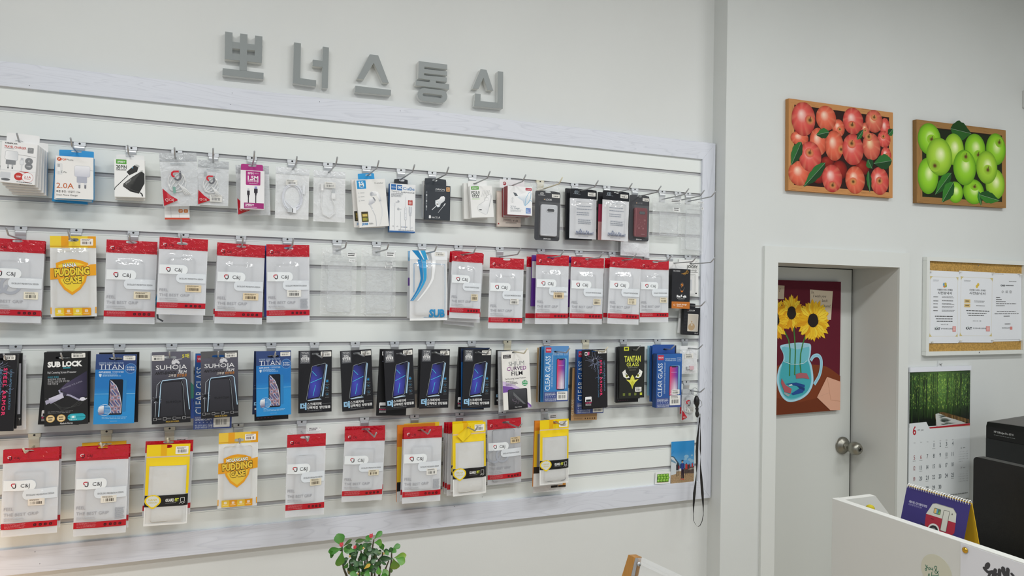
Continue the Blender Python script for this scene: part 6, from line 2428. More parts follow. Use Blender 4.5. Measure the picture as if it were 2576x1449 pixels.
# ---- fourth row
make_hook('d1', 'first on the bottom row')
cj('d1', .085, (10, 1132.5), (151, 1124), (0, 1353), CJ + ', leftmost of the bottom row', seed=21, st=(.47, .575, .77, .655), stbg='#ece3d6')
cj('d1', .055, (12, 1131), (156, 1122), (6, 1340), 'red headed pouch edge behind the leftmost one of the bottom row', seed=22, lite=True)
make_hook('d2', 'second on the bottom row')
cj('d2', .100, (194, 1126), (326, 1119), (182, 1351), CJ + ' over a yellow card, bottom row', seed=23, st=(.50, .555, .80, .635), stbg='#efe9dc', bars_back=True)
cj('d2', .070, (195, 1123), (328, 1117), (190, 1338), 'red headed pouch edge right behind the one over a yellow card', seed=24, lite=True)
it = I('case_pouch', 'yellow and orange card top above a red header, bottom row', 'phone case', 'd2', .038, (209, 1116), (320, 1108), (200, 1310), G_YEL)
card(it, art_none, '#eeb82a', dep=.008)
make_hook('d3', 'third on the bottom row')
it = I('case_pouch', 'yellow framed case pouch with a black belt, bottom row left', 'phone case', 'd3', .095, (372.5, 1120.5), (481.5, 1114.5), (358, 1325), G_YEL)
guardfit_pouch(it, 25)
cj('d3', .050, (368, 1111), (488, 1105.5), (356, 1302), 'red headed pouch behind the left yellow framed one', seed=26, lite=True)
it = I('label_card', 'small white barcode label standing up behind the left yellow framed pouch', 'label', 'd3', .030, (443, 1101), (472, 1099), (444, 1132))
card(it, lambda a: (a.micro(.08, .15, .9, .5, 3, '#444', .1, .5),), '#ecebe8', dep=.0012, slot=(.003, .001))
make_hook('d4', 'fourth on the bottom row')
it = I('case_pouch', 'yellow headed case pouch with a shield badge, bottom row', 'phone case', 'd4', .100, (552, 1090.5), (651, 1084), (545.5, 1281), G_YEL)
pudding_pouch(it, 'MOLANCANO', 27, True)
make_hook('d5', 'fifth on the bottom row')
cj('d5', .120, (726, 1095.5), (823, 1088), (714, 1304), CJ + ' first right of bottom shield badge', seed=28, st=(.61, .545, .91, .63), cam_=(.22, .27, .5, .42))
it = I('case_bag', 'clear bag with a label showing above a bottom row red header', 'clear bag', 'd5', .070, (722, 1078), (806, 1074), (716, 1255), G_CLR)
clear_bag(it, 58, sticks=((.64, .0, .97, .055, ''),))
make_hook('d6', 'sixth on the bottom row')
cj('d6', .060, (869, 1083), (970, 1080), (858, 1264), CJ + ' second right of bottom shield badge', seed=29, st=(.62, .56, .88, .64))
cj('d6', .030, (867, 1073), (968, 1070), (862, 1252), 'red headed pouch edge behind the second right of the shield badge', seed=30, lite=True)
make_hook('d7', 'seventh on the bottom row')
cj('d7', .110, (1015, 1074), (1110.5, 1071.5), (1013, 1266.5), CJ + ' over orange and yellow packs, bottom row middle', seed=38, st=(.60, .555, .88, .64), stbg='#eceae4', ink='#333', bars_back=True, cam_=(.22, .25, .5, .40))
cj('d7', .085, (1012, 1075), (1106, 1073), (1008, 1260), 'red headed pouch edge behind the one over orange packs', seed=39, lite=True)
it = I('case_pouch', 'orange pack at the left behind a bottom row red header', 'phone case', 'd7', .060, (997, 1069), (1092, 1066), (1001, 1262), G_YEL)


def art_org(a):
    a.rect(0, .28, .25, .74, '#e9c02c')
    a.rect(0, .74, 1, .86, '#1c1a1a')
    a.circ(.16, .80, .008, '#cfcfcf')
    a.rect(0, .86, 1, 1, '#d9d9da')


card(it, art_org, '#dd7f22', dep=.010)
it = I('case_pouch', 'yellow card top between an orange pack and a red header', 'phone case', 'd7', .036, (1016, 1066), (1104, 1062), (1016, 1240), G_YEL)
card(it, art_none, '#ecc622', dep=.006)
make_hook('d8', 'eighth on the bottom row')
it = I('case_pouch', 'yellow framed case pouch with a folded flap and black belt', 'phone case', 'd8', .105, (1136, 1065.5), (1218.5, 1062), (1142, 1247), G_YEL)
guardfit_pouch(it, 40, flap=True)
it = I('case_pouch', 'yellow framed pouch edge behind the one with a folded flap', 'phone case', 'd8', .082, (1137, 1060), (1214, 1058), (1134, 1236), G_YEL)
guardfit_pouch(it, 43, st=False)
for k, (dd, dx, nm) in enumerate(((.060, 0, 'first'), (.042, -6, 'second'), (.024, -11, 'rearmost'))):
    cj('d8', dd, (1128 + dx, 1062), (1205 + dx, 1059), (1124 + dx, 1247 - 4 * k), nm + ' red headed pouch edge left behind the folded flap pouch', seed=44 + k, lite=True)
make_hook('d9', 'ninth on the bottom row')
cj('d9', .045, (1225.5, 1056), (1310, 1050), (1227, 1221), CJ + ' holding a smoky grey case, bottom row', seed=48, grey=True, mark=True, st=(.66, .29, .97, .385), stbg='#e6d0a8', film='#cfd1d6', case=(.13, .16, .80, .96))
make_hook('d10', 'tenth and last on the bottom row')
it = I('case_pouch', 'yellow framed case pouch with a black belt, rightmost of the bottom row', 'phone case', 'd10', .110, (1357, 1057), (1429, 1053.5), (1358.5, 1220), G_YEL)
guardfit_pouch(it, 49, case_col='#d3d6d8', cam_=None, rimc='#8f9296')
it = I('case_pouch', 'orange headed pouch edge left behind the rightmost yellow framed one', 'phone case', 'd10', .080, (1346, 1059), (1420, 1056), (1341, 1225), G_YEL)


def art_org2(a):
    a.rect(0, .15, 1, .70, '#e9b71e')
    a.rect(.1, .2, .9, .70, '#8f8a86')
    a.rect(0, .70, 1, .80, '#2a2018')
    a.rect(0, .80, 1, 1, '#e4e3e1')


card(it, art_org2, '#e0892c', dep=.010)
it = I('case_bag', 'clear bag with a dark case hanging lowest behind the rightmost yellow pouch', 'clear bag', 'd10', .050, (1345, 1064), (1428, 1060), (1341, 1240), G_CLR)
clear_bag(it, 59, mat='whitefilm', bulge=.003, case=(.2, .3, .9, .88))
q = MB()
a = Art(q, it.w, it.h, -.005)
a.rect(.17, .885, .75, .905, '#33384a')
a.rect(.52, .895, .72, .945, '#2a2320')
a.rect(.74, .885, .97, .945, '#c98a3c')
a.rect(.74, .92, .97, .945, '#2a2320')
it.part('printed_strip', q)
it = I('label_card', 'small white label standing up behind the rightmost yellow pouch', 'label', 'd10', .030, (1381.5, 1042), (1402, 1040), (1382, 1062))
card(it, lambda a: (a.micro(.12, .2, .85, .6, 2, '#444', .1, .5),), '#ecebe8', dep=.0012, slot=(.003, .001))

# ================================================================== lanyard, photos
R0 = Vector((2.087, D - 0.075, 1.404 + PZ - 0.004))
t = thing('lanyard', 'black ribbon lanyard looped from a bead ring at the right end of the slatwall', 'lanyard', R0)
lp = lambda px, py, dy=0.0: at(px, py, R0.y + dy) - R0
m_ = MB()
cpt = lp(1748, 985)
pts = []
for i in range(19):
    an = 2 * math.pi * i / 18
    pts.append((cpt.x + .019 * math.cos(an), .001, cpt.z + .017 * math.sin(an)))
for p in pts[:-1]:
    m_.lathe([(0.0006, -.0018), (0.0018, -.0008), (0.0018, .0008), (0.0006, .0018)], p, (1, 0, .2), '#8f9296', 'steel', 6)
m_.build('bead_ring', t)
m_ = MB()
a0 = lp(1752, 995)
m_.lathe([(.004, 0), (.009, .008), (.0135, .022), (.013, .038), (.007, .050), (.006, .058), (.0085, .062), (.006, .068), (.0065, .076), (.009, .082), (.009, .092), (.006, .099), (.003, .103)], a0, (.06, 0, -1), '#1b1a1a', 'plastic', 14)
m_.build('buckle', t)
m_ = MB()
b0 = lp(1756, 1005)
m_.tube([b0 + Vector((.006, -.004, 0)), b0 + Vector((.018, -.004, -.012)), b0 + Vector((.020, -.004, -.028)), b0 + Vector((.008, -.004, -.036))], .0012, '#a9abad', 'steel', 6)
e0 = lp(1761, 1044)
m_.box(e0.x - .003, -.002, e0.z - .010, e0.x + .003, .002, e0.z + .006, '#b9bbbd', 'steel')
m_.build('metal_clip', t)
m_ = MB()


def ribbon(side, wd):
    vs, fs = [], []
    for i, (px, py, ww, tw) in enumerate(side):
        p = lp(px, py)
        ca, sa = math.cos(tw) * ww / 2, math.sin(tw) * ww / 2
        vs += [p + Vector((-ca, -sa, 0)), p + Vector((ca, sa, 0)), p + Vector((ca, sa + .0008, 0)), p + Vector((-ca, -sa + .0008, 0))]
    for i in range(len(side) - 1):
        for j in range(4):
            fs.append((4 * i + j, 4 * i + (j + 1) % 4, 4 * i + 4 + (j + 1) % 4, 4 * i + 4 + j))
    m_.add(vs, fs, '#1d1b1b', 'ribbon', True)


ribbon([(1760, 1050, .006, .2), (1758, 1075, .010, .4), (1755, 1100, .014, .2), (1753, 1135, .014, .0), (1753, 1165, .013, .2), (1752, 1190, .010, .8), (1750, 1215, .012, .3), (1747, 1240, .015, .0), (1745, 1270, .013, .3), (1744, 1295, .009, 1.2), (1745, 1310, .006, 1.4), (1750, 1320, .004, 1.5), (1756, 1325, .004, 1.5)], 0)
ribbon([(1761, 1050, .006, .2), (1761.5, 1075, .008, .8), (1762, 1100, .011, .5), (1762, 1130, .010, .3), (1763, 1150, .008, 1.0), (1762, 1170, .009, .5), (1764, 1200, .013, .0), (1767, 1240, .015, .0), (1769, 1270, .012, .4), (1769.5, 1295, .008, 1.2), (1766, 1312, .005, 1.4), (1761, 1322, .004, 1.5), (1756, 1325, .004, 1.5)], 0)
m_.build('ribbon', t)


def sheet(name, label, cat, TL, TR, BL, y, art, bg, group=None, th=.0012, mat='card', rot=None):
    a_, b_, c_ = at(*TL, y), at(*TR, y), at(*BL, y)
    w, h = (b_ - a_).length, (c_ - a_).length
    o = MB()
    o.box(-w / 2, 0, -h, w / 2, th, 0, bg, mat)
    art(Art(o, w, h, 0, None, mat))
    ob = o.build(name)
    ob.location = (a_ + b_) / 2
    ob.rotation_euler = (0, -math.atan2((b_ - a_).z, (b_ - a_).x), 0)
    if label:
        tag(ob, label, cat, group)
    return ob, w, h


def apple(a, u, v, ru, rv, rot, base, dark, light, stem=None, hl=(-.25, -.3), blush=None):
    """printed apple: rings of colour from its bright spot to its rim."""
    a.k += a.dk
    n, R = 40, 7
    ca, sa = math.cos(rot), math.sin(rot)
    uv, cs = [], []
    for r in range(R + 1):
        q = r / R
        for i in range(n):
            t_ = 2 * math.pi * i / n
            x = q * math.cos(t_) + hl[0] * (1 - q)
            z = q * math.sin(t_) + hl[1] * (1 - q)
            X, Z = x * ru * a.w, z * rv * a.h
            uv.append((u + (X * ca - Z * sa) / a.w, v + (X * sa + Z * ca) / a.h))
            c = mix(H(light), H(base), min(1, q * 2.2)) if q < .45 else mix(H(base), H(dark), ((q - .45) / .55) ** 1.7)
            if blush:
                c = mix(c, H(blush), max(0, .22 * math.sin(9 * t_ + u * 40) + .16 * math.sin(13 * t_ + v * 30)) * q)
            cs.append(c)
    fs = [(r * n + i, r * n + (i + 1) % n, (r + 1) * n + (i + 1) % n, (r + 1) * n + i) for r in range(R) for i in range(n)]
    a.mb.add([a.P(*p) for p in uv], fs, cs, a.mat)
    if stem:
        su, sv, kind = stem
        pu, pv = u + su * ru, v + sv * rv
        q0 = min(1, math.hypot(su - hl[0], sv - hl[1]))
        rim = mix(H(base), H(dark), q0 * .25)
        mid = mix(H('#c2a057') if blush else H('#7fa030'), rim, .45)
        a.k += a.dk
        uv, cs = [(pu, pv)], [H('#4a3217')]
        for r, c in ((.08, H('#6b4a22')), (.2, mid), (.42, rim)):
            uv += [(pu + ru * r * math.cos(6.2832 * i / 18), pv + rv * r * .75 * math.sin(6.2832 * i / 18)) for i in range(18)]
            cs += [c] * 18
        fs = [(0, 1 + i, 1 + (i + 1) % 18) for i in range(18)] + [(1 + 18 * r + i, 19 + 18 * r + i, 19 + 18 * r + (i + 1) % 18, 1 + 18 * r + (i + 1) % 18) for r in (0, 1) for i in range(18)]
        a.mb.add([a.P(*p) for p in uv], fs, cs, a.mat)
        if kind:
            a.line([(pu, pv + rv * .05), (pu + ru * .06, pv - rv * .22)], .0045, '#4f3a1c')


def leaf_print(a, u, v, u2, v2, wd, c0='#2f6b33', c1='#1d4423'):
    n = 10
    dx, dz = (u2 - u) * a.w, (v2 - v) * a.h
    L_ = math.hypot(dx, dz)
    nx, nz = -dz / L_, dx / L_
    up, dn = [], []
    for i in range(n + 1):
        t_ = i / n
        ww = wd * math.sin(math.pi * t_ ** .8) * (1 + .08 * math.sin(t_ * 22))
        X, Z = u * a.w + dx * t_, v * a.h + dz * t_
        up.append(((X + nx * ww) / a.w, (Z + nz * ww) / a.h))
        dn.append(((X - nx * ww) / a.w, (Z - nz * ww) / a.h))
    mid = [(u + (u2 - u) * i / n, v + (v2 - v) * i / n) for i in range(n + 1)]
    for side, c in ((up, c0), (dn, c1)):
        a.k += a.dk
        a.mb.add([a.P(*p) for p in side + mid], [(i, i + 1, n + 2 + i, n + 1 + i) for i in range(n)], c, a.mat)
    a.line(mid, .0016, mix(H(c0), (1, 1, 1), .25))


def crate(a, tone, dark, fr=.055):
    a.rect(0, 0, 1, 1, dark)
    k = fr * a.h / a.w * 1.25
    a.rect(0, 0, 1, fr, tone)
    a.rect(0, 1 - fr, 1, 1, tone)
    a.rect(0, 0, k, 1, tone)
    a.rect(1 - k * .8, 0, 1, 1, tone)
    rs = random.Random(2)
    for _ in range(46):
        u, v = rs.random() * .9, rs.choice((rs.uniform(.004, fr - .006), 1 - rs.uniform(.006, fr - .004)))
        a.line([(u, v), (u + rs.uniform(.03, .1), v + rs.uniform(-.003, .003))], .0010, mix(H(tone), (.05, .02, 0), rs.uniform(.15, .5)))
    for _ in range(20):
        v, u = rs.random() * .9, rs.uniform(.004, k - .004)
        a.line([(u, v), (u, v + rs.uniform(.04, .1))], .0010, mix(H(tone), (.05, .02, 0), rs.uniform(.15, .5)))
    a.rect(k, fr, 1 - k * .8, fr + .012, '#2a160c')


def art_redapples(a):
    a.dk = .3
    crate(a, '#c48b55', '#2b1410', .062)
    U = lambda x: (x - 470) / 925
    V = lambda x, y: (y - (238 + (x - 475) * .137)) / (810 - (x - 475) * .058)
    rd = ('#dc5850', '#a02f2a', '#fbdacf')
    for x, y, rx, ry, k, st, ro in ((560, 590, 75, 62, 1, None, 0), (895, 500, 55, 78, 1, (.2, .1, 0), 0), (1135, 520, 40, 70, 2, (0, 0, 0), 0), (1320, 500, 48, 90, 0, None, 0), (1310, 600, 62, 75, 0, (-.1, -.3, 1), 0), (720, 620, 75, 120, 1, None, 0), (800, 800, 60, 50, 3, None, 0), (905, 870, 70, 85, 3, None, 0), (1110, 850, 65, 70, 3, None, 0), (1330, 745, 50, 78, 0, (.2, .0, 0), 0), (560, 900, 92, 105, 1, None, 0), (720, 930, 60, 60, 3, None, 0),
                                    (592, 420, 100, 145, 0, (.55, .02, 1), .1), (785, 412, 88, 108, 1, None, 0), (1025, 438, 92, 118, 0, (-.1, .3, 1), 0), (1217, 440, 80, 102, 2, (0, -.35, 1), 0), (857, 655, 82, 132, 1, (.75, .2, 0), 0), (1193, 665, 84, 122, 2, (-.3, -.7, 1), 0), (1024, 690, 96, 138, 0, (-.12, -.38, 1), 0), (650, 752, 95, 130, 0, (-.05, -.25, 1), .1), (840, 945, 88, 120, 0, (.05, .5, 1), 0), (1045, 960, 88, 122, 1, (-.2, .13, 0), 0), (1270, 970, 86, 125, 0, (0, .0, 1), -.1)):
        b_, dk, lt = (rd, ('#e2694e', '#a8402a', '#fbdcc4'), ('#d86a55', '#a03d30', '#f6dfb0'), ('#8f2018', '#4d0f0c', '#a53a2c'))[k]
        apple(a, U(x), V(x, y), rx / 925, ry / 775, ro, b_, dk, lt, st, blush='#e8a07a' if k != 3 else None)
    for x, y, x2, y2, wd in ((812, 535, 700, 560, .026), (1060, 600, 1120, 510, .016), (575, 620, 490, 830, .032), (780, 805, 595, 1020, .030), (1160, 780, 1200, 860, .028), (1385, 790, 1215, 815, .040), (1165, 880, 1180, 1070, .018), (1350, 560, 1395, 510, .020)):
        leaf_print(a, U(x), V(x, y), U(x2), V(x2, y2), wd)


def art_greenapples(a):
    a.dk = .3
    crate(a, '#9c7444', '#1b2410', .075)
    U = lambda x: (x - 1605) / 798
    V = lambda x, y: (y - (425 + (x - 1605) * .122)) / (738 - (x - 1605) * .063)
    g = [('#93cf2c', '#5a9418', '#eef8b8'), ('#a9d43e', '#6a9c1e', '#f4fac6')]
    leaf_print(a, U(1895), V(1895, 505), U(2080), V(2080, 550), .055, '#2a5f23', '#1b4218')
    for x, y, rx, ry, k, st in ((1700, 925, 88, 158, 0, None), (1935, 1070, 70, 95, 0, None), (2100, 1065, 95, 112, 0, (.1, -.4, 1)), (2300, 1000, 90, 140, 1, None), (2308, 690, 92, 145, 0, (.35, -.45, 1)), (1712, 600, 98, 138, 0, (.2, .0, 1)), (1925, 690, 88, 140, 1, None), (2115, 690, 95, 140, 0, (.3, .35, 1)), (1797, 755, 112, 165, 1, (-.35, .5, 0)), (2222, 850, 98, 150, 1, (.1, .15, 1)), (2020, 852, 102, 158, 0, (.1, -.62, 1))):
        b_, dk, lt = g[k]
        apple(a, U(x), V(x, y), rx / 798, ry / 715, .05, b_, dk, lt, st, (.12, -.2))
    for x, y, x2, y2, wd in ((1900, 900, 1760, 1090, .036), (1920, 980, 1820, 1160, .04), (2145, 1060, 2170, 1190, .018), (2150, 1090, 2340, 1145, .034)):
        leaf_print(a, U(x), V(x, y), U(x2), V(x2, y2), wd, '#357a2a', '#1f5220')


def canvas(name, label, TL, TR, BL, art, side, y, th, mat='canvas'):
    a_, b_, c_ = at(*TL, y), at(*TR, y), at(*BL, y)
    w, h = (b_ - a_).length, (c_ - a_).length
    root = thing(name, label, 'picture', (a_ + b_) / 2, (0, -math.atan2((b_ - a_).z, (b_ - a_).x), 0), None)
    o = MB()
    o.box(-w / 2, 0.0006, -h, w / 2, th, 0, side, mat)
    o.build('stretched_edge', root)
    o = MB()
    o.box(-w / 2, 0, -h, w / 2, 0.0006, 0, side, mat)
    art(Art(o, w, h, 0, None, mat))
    o.build('printed_front', root)
    return root, w, h


canvas('canvas_picture', 'canvas print of red apples in a wooden crate, above the door', (1984.4, 247.3), (2246.2, 283.3), (1981.8, 478), art_redapples, '#b98550', YB - .024, .0235)
canvas('canvas_picture', 'canvas print of green apples in a wooden crate, right of the red apples', (2305.6, 300.3), (2530, 327.7), (2306, 509.7), art_greenapples, '#8f6b40', YB - .024, .0235)


# ------------------------------------------------------------------ painting on the door
def art_sun(a):
    U = lambda x: .34 + .66 * (x - 62) / 668
    V = lambda x, y: (y - (34 + (x - 60) * .006)) / (1370 - (x - 60) * .052)

    def P_(pts, c, fan=None):
        a.poly([(U(x), V(x, y)) for x, y in pts], c, fan)
    a.rect(0, 0, 1, 1, lambda u, v: mix(H('#5a1226'), H('#641a2a'), v), 3, 3)
    tb = [(-290, 1180), (-100, 990), (60, 915), (200, 890), (420, 900), (560, 915), (650, 960), (735, 1020), (735, 1375), (-290, 1440)]
    P_(curve(tb[1:7], 5) + tb[7:] + tb[:1], '#7a3a1e', False)
    P_([(-290, 1300), (60, 1240), (300, 1290), (560, 1230), (735, 1150), (735, 1375), (-290, 1440)], '#6d3218', False)
    for q, c in (([(395, 125), (642, 138), (625, 435), (560, 440), (400, 320)], '#cbbda6'), ([(-60, 80), (130, 92), (125, 230), (-60, 230)], '#bfae98')):
        P_(q, c)
    for s_, x, y, w_ in (('To.', 408, 152, 32), ('I wish you', 430, 190, 140), ('back', 525, 236, 62), ('home!', 545, 292, 75)):
        a.t(s_, U(x), V(x, y), .021, '#2a2222', w=w_ / 1010, shear=.25)
    a.t('!', U(76), V(76, 135), .026, '#2a2222', shear=.25, bold=.01)

    def flower(cx_, cy_, rx, ry, cr, n, sd):
        rs = random.Random(sd)
        a.dk = .2
        for ring_, k in ((1.0, 0), (.9, .5)):
            for i in range(n):
                an = 2 * math.pi * (i + k) / n + rs.uniform(-.06, .06)
                q = ring_ * rs.uniform(.86, 1.08)
                tx, ty = cx_ + rx * q * math.cos(an), cy_ + ry * q * math.sin(an)
                bx, by = cx_ + cr[0] * .8 * math.cos(an), cy_ + cr[1] * .8 * math.sin(an)
                nx, ny = -math.sin(an) * rx * .13, math.cos(an) * ry * .13
                mx_, my = bx + (tx - bx) * .5, by + (ty - by) * .5
                c = rs.choice(['#edc22c', '#e2ad1c', '#f0cf3c', '#d99a16'])
                P_([(bx, by), (mx_ - nx, my - ny), (bx + (tx - bx) * .8 - nx * .6, by + (ty - by) * .8 - ny * .6), (tx, ty), (bx + (tx - bx) * .8 + nx * .6, by + (ty - by) * .8 + ny * .6), (mx_ + nx, my + ny)], c, False)
                a.line([(U(bx), V(bx, by)), (U(mx_ + (tx - mx_) * .6), V(mx_, my + (ty - my) * .6))], .0018, '#c98a14')
        P_([(cx_ + cr[0] * (1 + .06 * math.sin(5 * t_)) * math.cos(t_), cy_ + cr[1] * math.sin(t_)) for t_ in [2 * math.pi * i / 22 for i in range(22)]], '#241c18')
    # stems in the jug
    jug = [(92, 712), (160, 690), (270, 675), (370, 680), (412, 700), (410, 790), (398, 850), (420, 900), (440, 1000), (440, 1100), (400, 1190), (330, 1250), (240, 1282), (170, 1278), (110, 1220), (72, 1120), (66, 1020), (85, 930), (125, 860), (125, 790)]
    jug = curve(jug, 4, True)
    P_(jug, '#a8d6e6')
    P_([(240 + (x - 240) * .90, 985 + (y - 985) * .93) for x, y in jug], '#6fbdc9')
    P_(curve([(135, 865), (260, 900), (370, 865), (395, 900), (415, 1010), (412, 1100), (370, 1190), (240, 1250), (150, 1225), (100, 1120), (95, 1020), (110, 930)], 4, True), '#45a9b4')
    P_([(130, 715), (270, 745), (395, 715), (385, 690), (270, 682), (160, 695)], '#9cc9d8')
    for pts in ([(135, 560), (180, 650), (195, 750), (193, 1020)], [(228, 500), (240, 620), (250, 760), (245, 1010)], [(355, 600), (325, 690), (305, 790), (300, 900), (315, 1020)]):
        a.line([(U(x), V(x, y)) for x, y in pts], .0085, '#2b6a34')
        a.line([(U(x - 3), V(x, y)) for x, y in pts], .002, '#5d9a3c')
    flower(205, 370, 125, 200, (46, 68), 17, 3)
    flower(10, 440, 165, 235, (70, 95), 19, 5)
    flower(430, 445, 185, 235, (56, 72), 22, 9)
    a.line([(U(x), V(x, y)) for x, y in ((135, 870), (200, 895), (270, 900), (340, 885), (370, 860))], .003, '#cfeaf0')
    h = [(410, 860), (440, 815), (490, 808), (520, 850), (522, 930), (505, 1010), (470, 1075), (450, 1105)]
    h = curve(h, 5)
    a.line([(U(x), V(x, y)) for x, y in h], .020, '#a8d6e6')
    a.line([(U(x), V(x, y)) for x, y in h], .010, '#8fc4d8')
    for q, c in (([(110, 1040), (150, 1110), (215, 1150), (205, 1200), (140, 1180), (105, 1090)], '#b05a62'), ([(255, 1000), (300, 985), (370, 990), (400, 1050), (330, 1040), (260, 1045)], '#a9626a'), ([(150, 1100), (260, 1085), (350, 1110), (350, 1135), (240, 1115)], '#23498c'), ([(210, 1200), (290, 1150), (350, 1160), (330, 1190), (230, 1215)], '#274f96'), ([(270, 1120), (350, 1140), (350, 1170), (300, 1150)], '#1d3a72'), ([(180, 1110), (215, 1100), (225, 1115), (190, 1122)], '#c9d6da'), ([(135, 1180), (200, 1210), (180, 1230), (140, 1205)], '#9aa6aa')):
        P_(q, c)
    P_([(588, 1028), (735, 1078), (735, 1375), (628, 1375), (482, 1240)], '#d8a58c')
    a.line([(U(x), V(x, y)) for x, y in ((592, 1045), (632, 1270), (735, 1282))], .0022, '#b98468')
    a.line([(U(x), V(x, y)) for x, y in ((482, 1240), (620, 1190))], .0016, '#c79a86')


YP = YD - .022
pr = at(2115.5, 709, YP)
pb = at(2115.5, 1031, YP)
pl = at(1957.0, 708, YP)
pw = (pr.x - pl.x) / .66
root = thing('canvas_picture', 'painting of sunflowers in a pale blue jug hung on the door', 'picture', (pr.x - pw / 2, YP, pr.z))
ph = (pr - pb).length
o = MB()
o.box(-pw / 2, .0006, -ph, pw / 2, .0215, 0, '#5a1a26', 'canvas')
o.build('stretched_edge', root)
o = MB()
o.box(-pw / 2, 0, -ph, pw / 2, .0006, 0, '#5e1528', 'canvas')
art_sun(Art(o, pw, ph, 0, None, 'canvas'))
o.build('painted_front', root)

# ------------------------------------------------------------------ the two small photos leaning on the frame


def art_hike(a):
    a.rect(0, 0, 1, .66, lambda u, v: mix(H('#2f8fd0'), H('#7fb6da'), max(0, min(1, (v - .25) * 2))), 4, 8)
    for u, v, r in ((.66, .38, .10), (.8, .46, .08), (.9, .5, .1), (.62, .44, .07), (.90, .36, .05)):
        a.ell(u, v, r, r * .42, '#8dbbd8', 14)
    a.rect(0, .72, 1, 1, '#a98d6a', 4, 4)
    rs = random.Random(5)
    a.dk = .1
    for _ in range(150):
        u, v = rs.random() * .97, .76 + rs.random() * .23
        a.poly([(u, v), (u + rs.uniform(.01, .03), v - .006), (u + .02, v + .008)], rs.choice(['#7d6546', '#cdb592', '#8f7650', '#d9c7a6', '#6a5338']), fan=False)
    a.poly([(0, .34), (.12, .36), (.36, .54), (.36, .60), (0, .50)], '#3b5568')
    a.poly([(0, .36), (.10, .38), (.24, .50), (.22, .78), (0, .80)], '#cfd6da')
    a.poly([(0, .41), (.2, .49), (.2, .53), (0, .47)], '#6f94ac')
    a.line([(0, .30), (.12, .22)], .0006, '#4a4440')
    a.poly([(.55, .66), (1, .62), (1, .80), (.55, .78)], '#5b4c44')
    a.poly([(.75, .68), (.98, .66), (.98, .69), (.75, .71)], '#a9a196')
    for u, v, c, s_ in ((.27, .62, '#2d2c34', .9), (.66, .62, '#b93a34', .85), (.80, .62, '#7a2c34', .6), (.92, .60, '#c23a3a', .6), (.74, .63, '#2d3344', .6), (.34, .62, '#8a2c34', .5)):
        a.ell(u, v - .09 * s_, .024 * s_, .017 * s_, '#3a2a26', 10)
        a.poly([(u - .06 * s_, v - .07 * s_), (u + .06 * s_, v - .07 * s_), (u + .055 * s_, v + .08 * s_), (u - .055 * s_, v + .08 * s_)], c)
        for k in (-1, 1):
            a.line([(u + .025 * k * s_, v + .07 * s_), (u + .04 * k * s_, v + .24 * s_)], .0022 * s_, '#25232a')
    # person in front, hat and blue top
    a.poly([(.43, .535), (.55, .535), (.54, .68), (.44, .68)], '#2b3f8f')
    a.poly([(.40, .55), (.44, .53), (.43, .66), (.39, .65)], '#1c1f3a')
    a.poly([(.54, .53), (.58, .56), (.58, .68), (.545, .66)], '#1c1f3a')
    a.ell(.485, .505, .035, .025, '#c79a7c', 14)
    a.ell(.485, .478, .065, .010, '#1f2a3a', 14)
    a.ell(.485, .465, .035, .014, '#23466a', 14)
    a.poly([(.44, .68), (.555, .68), (.56, .90), (.51, .90), (.50, .73), (.49, .90), (.45, .90)], '#2a1c2c', fan=False)
    a.ell(.46, .91, .035, .014, '#d5483c', 10)
    a.ell(.54, .925, .03, .016, '#d5483c', 10)


sheet('photo_print', 'small photo of hikers under a blue sky, in the lower right corner of the slatwall', 'photo', (1689, 1111.5), (1747, 1107.5), (1688.3, 1216.5), D - .008, art_hike, '#e9e9e9', 'photos leaning on the frame rail')


def art_apphoto(a):
    a.rect(.0, .0, 1, 1, '#eeefee')
    a.rect(.08, .13, .92, .88, '#d6dad4')
    a.rect(.12, .17, .88, .84, '#2f5a2c')
    rs = random.Random(1)
    for j in range(3):
        for i in range(4):
            apple(a, .22 + .19 * i + (.05 if j % 2 else 0), .28 + .21 * j, .10, .125, 0, '#8cc63f', '#4f8a24', '#e0f0b0', (0, .1, 0) if (i + j) % 2 else None)
    a.rect(.12, .84, .88, .87, '#b9a070')


sheet('photo_print', 'tiny white-framed photo of green apples beside the hikers photo', 'photo', (1649, 1188.5), (1687, 1186.3), (1648.8, 1218.5), D - .006, art_apphoto, '#e6e7e6', 'photos leaning on the frame rail')

# ------------------------------------------------------------------ pin board
yb = YB - .028
tl, tr_, bl = at(2332.4, 645.7, yb), at(2573, 655.3, yb), at(2331.3, 895.2, yb)
bw, bh = (tr_ - tl).length + .034, (tl - bl).length
root = thing('pin_board', 'cork pin board in a white metal frame', 'notice board', (tl.x + bw / 2, YB, tl.z - bh))
o = MB()
f_ = .022
for x0, z0, x1, z1 in ((-bw / 2, 0, bw / 2, f_), (-bw / 2, bh - f_, bw / 2, bh), (-bw / 2, f_, -bw / 2 + f_, bh - f_), (bw / 2 - f_, f_, bw / 2, bh - f_)):
    o.box(x0, -.028, z0, x1, -.001, z1, '#dfe2de', 'plastic')
frame_ = o.build('frame', root)
bevel(frame_, .002)
o = MB()
o.box(-bw / 2 + f_, -.014, f_, bw / 2 - f_, -.002, bh - f_, '#c29b58', 'cork')
o.build('cork_panel', root)
for px, py in ((2461, 668), (2464, 886.5)):
    p = at(px, py, yb - .001)
    o = MB()
    o.lathe([(.0035, 0), (.0035, .0012), (.002, .0018)], p - Vector(root.location), (0, -1, 0), '#77787a', 'steel', 12)
    o.build('screw', frame_)


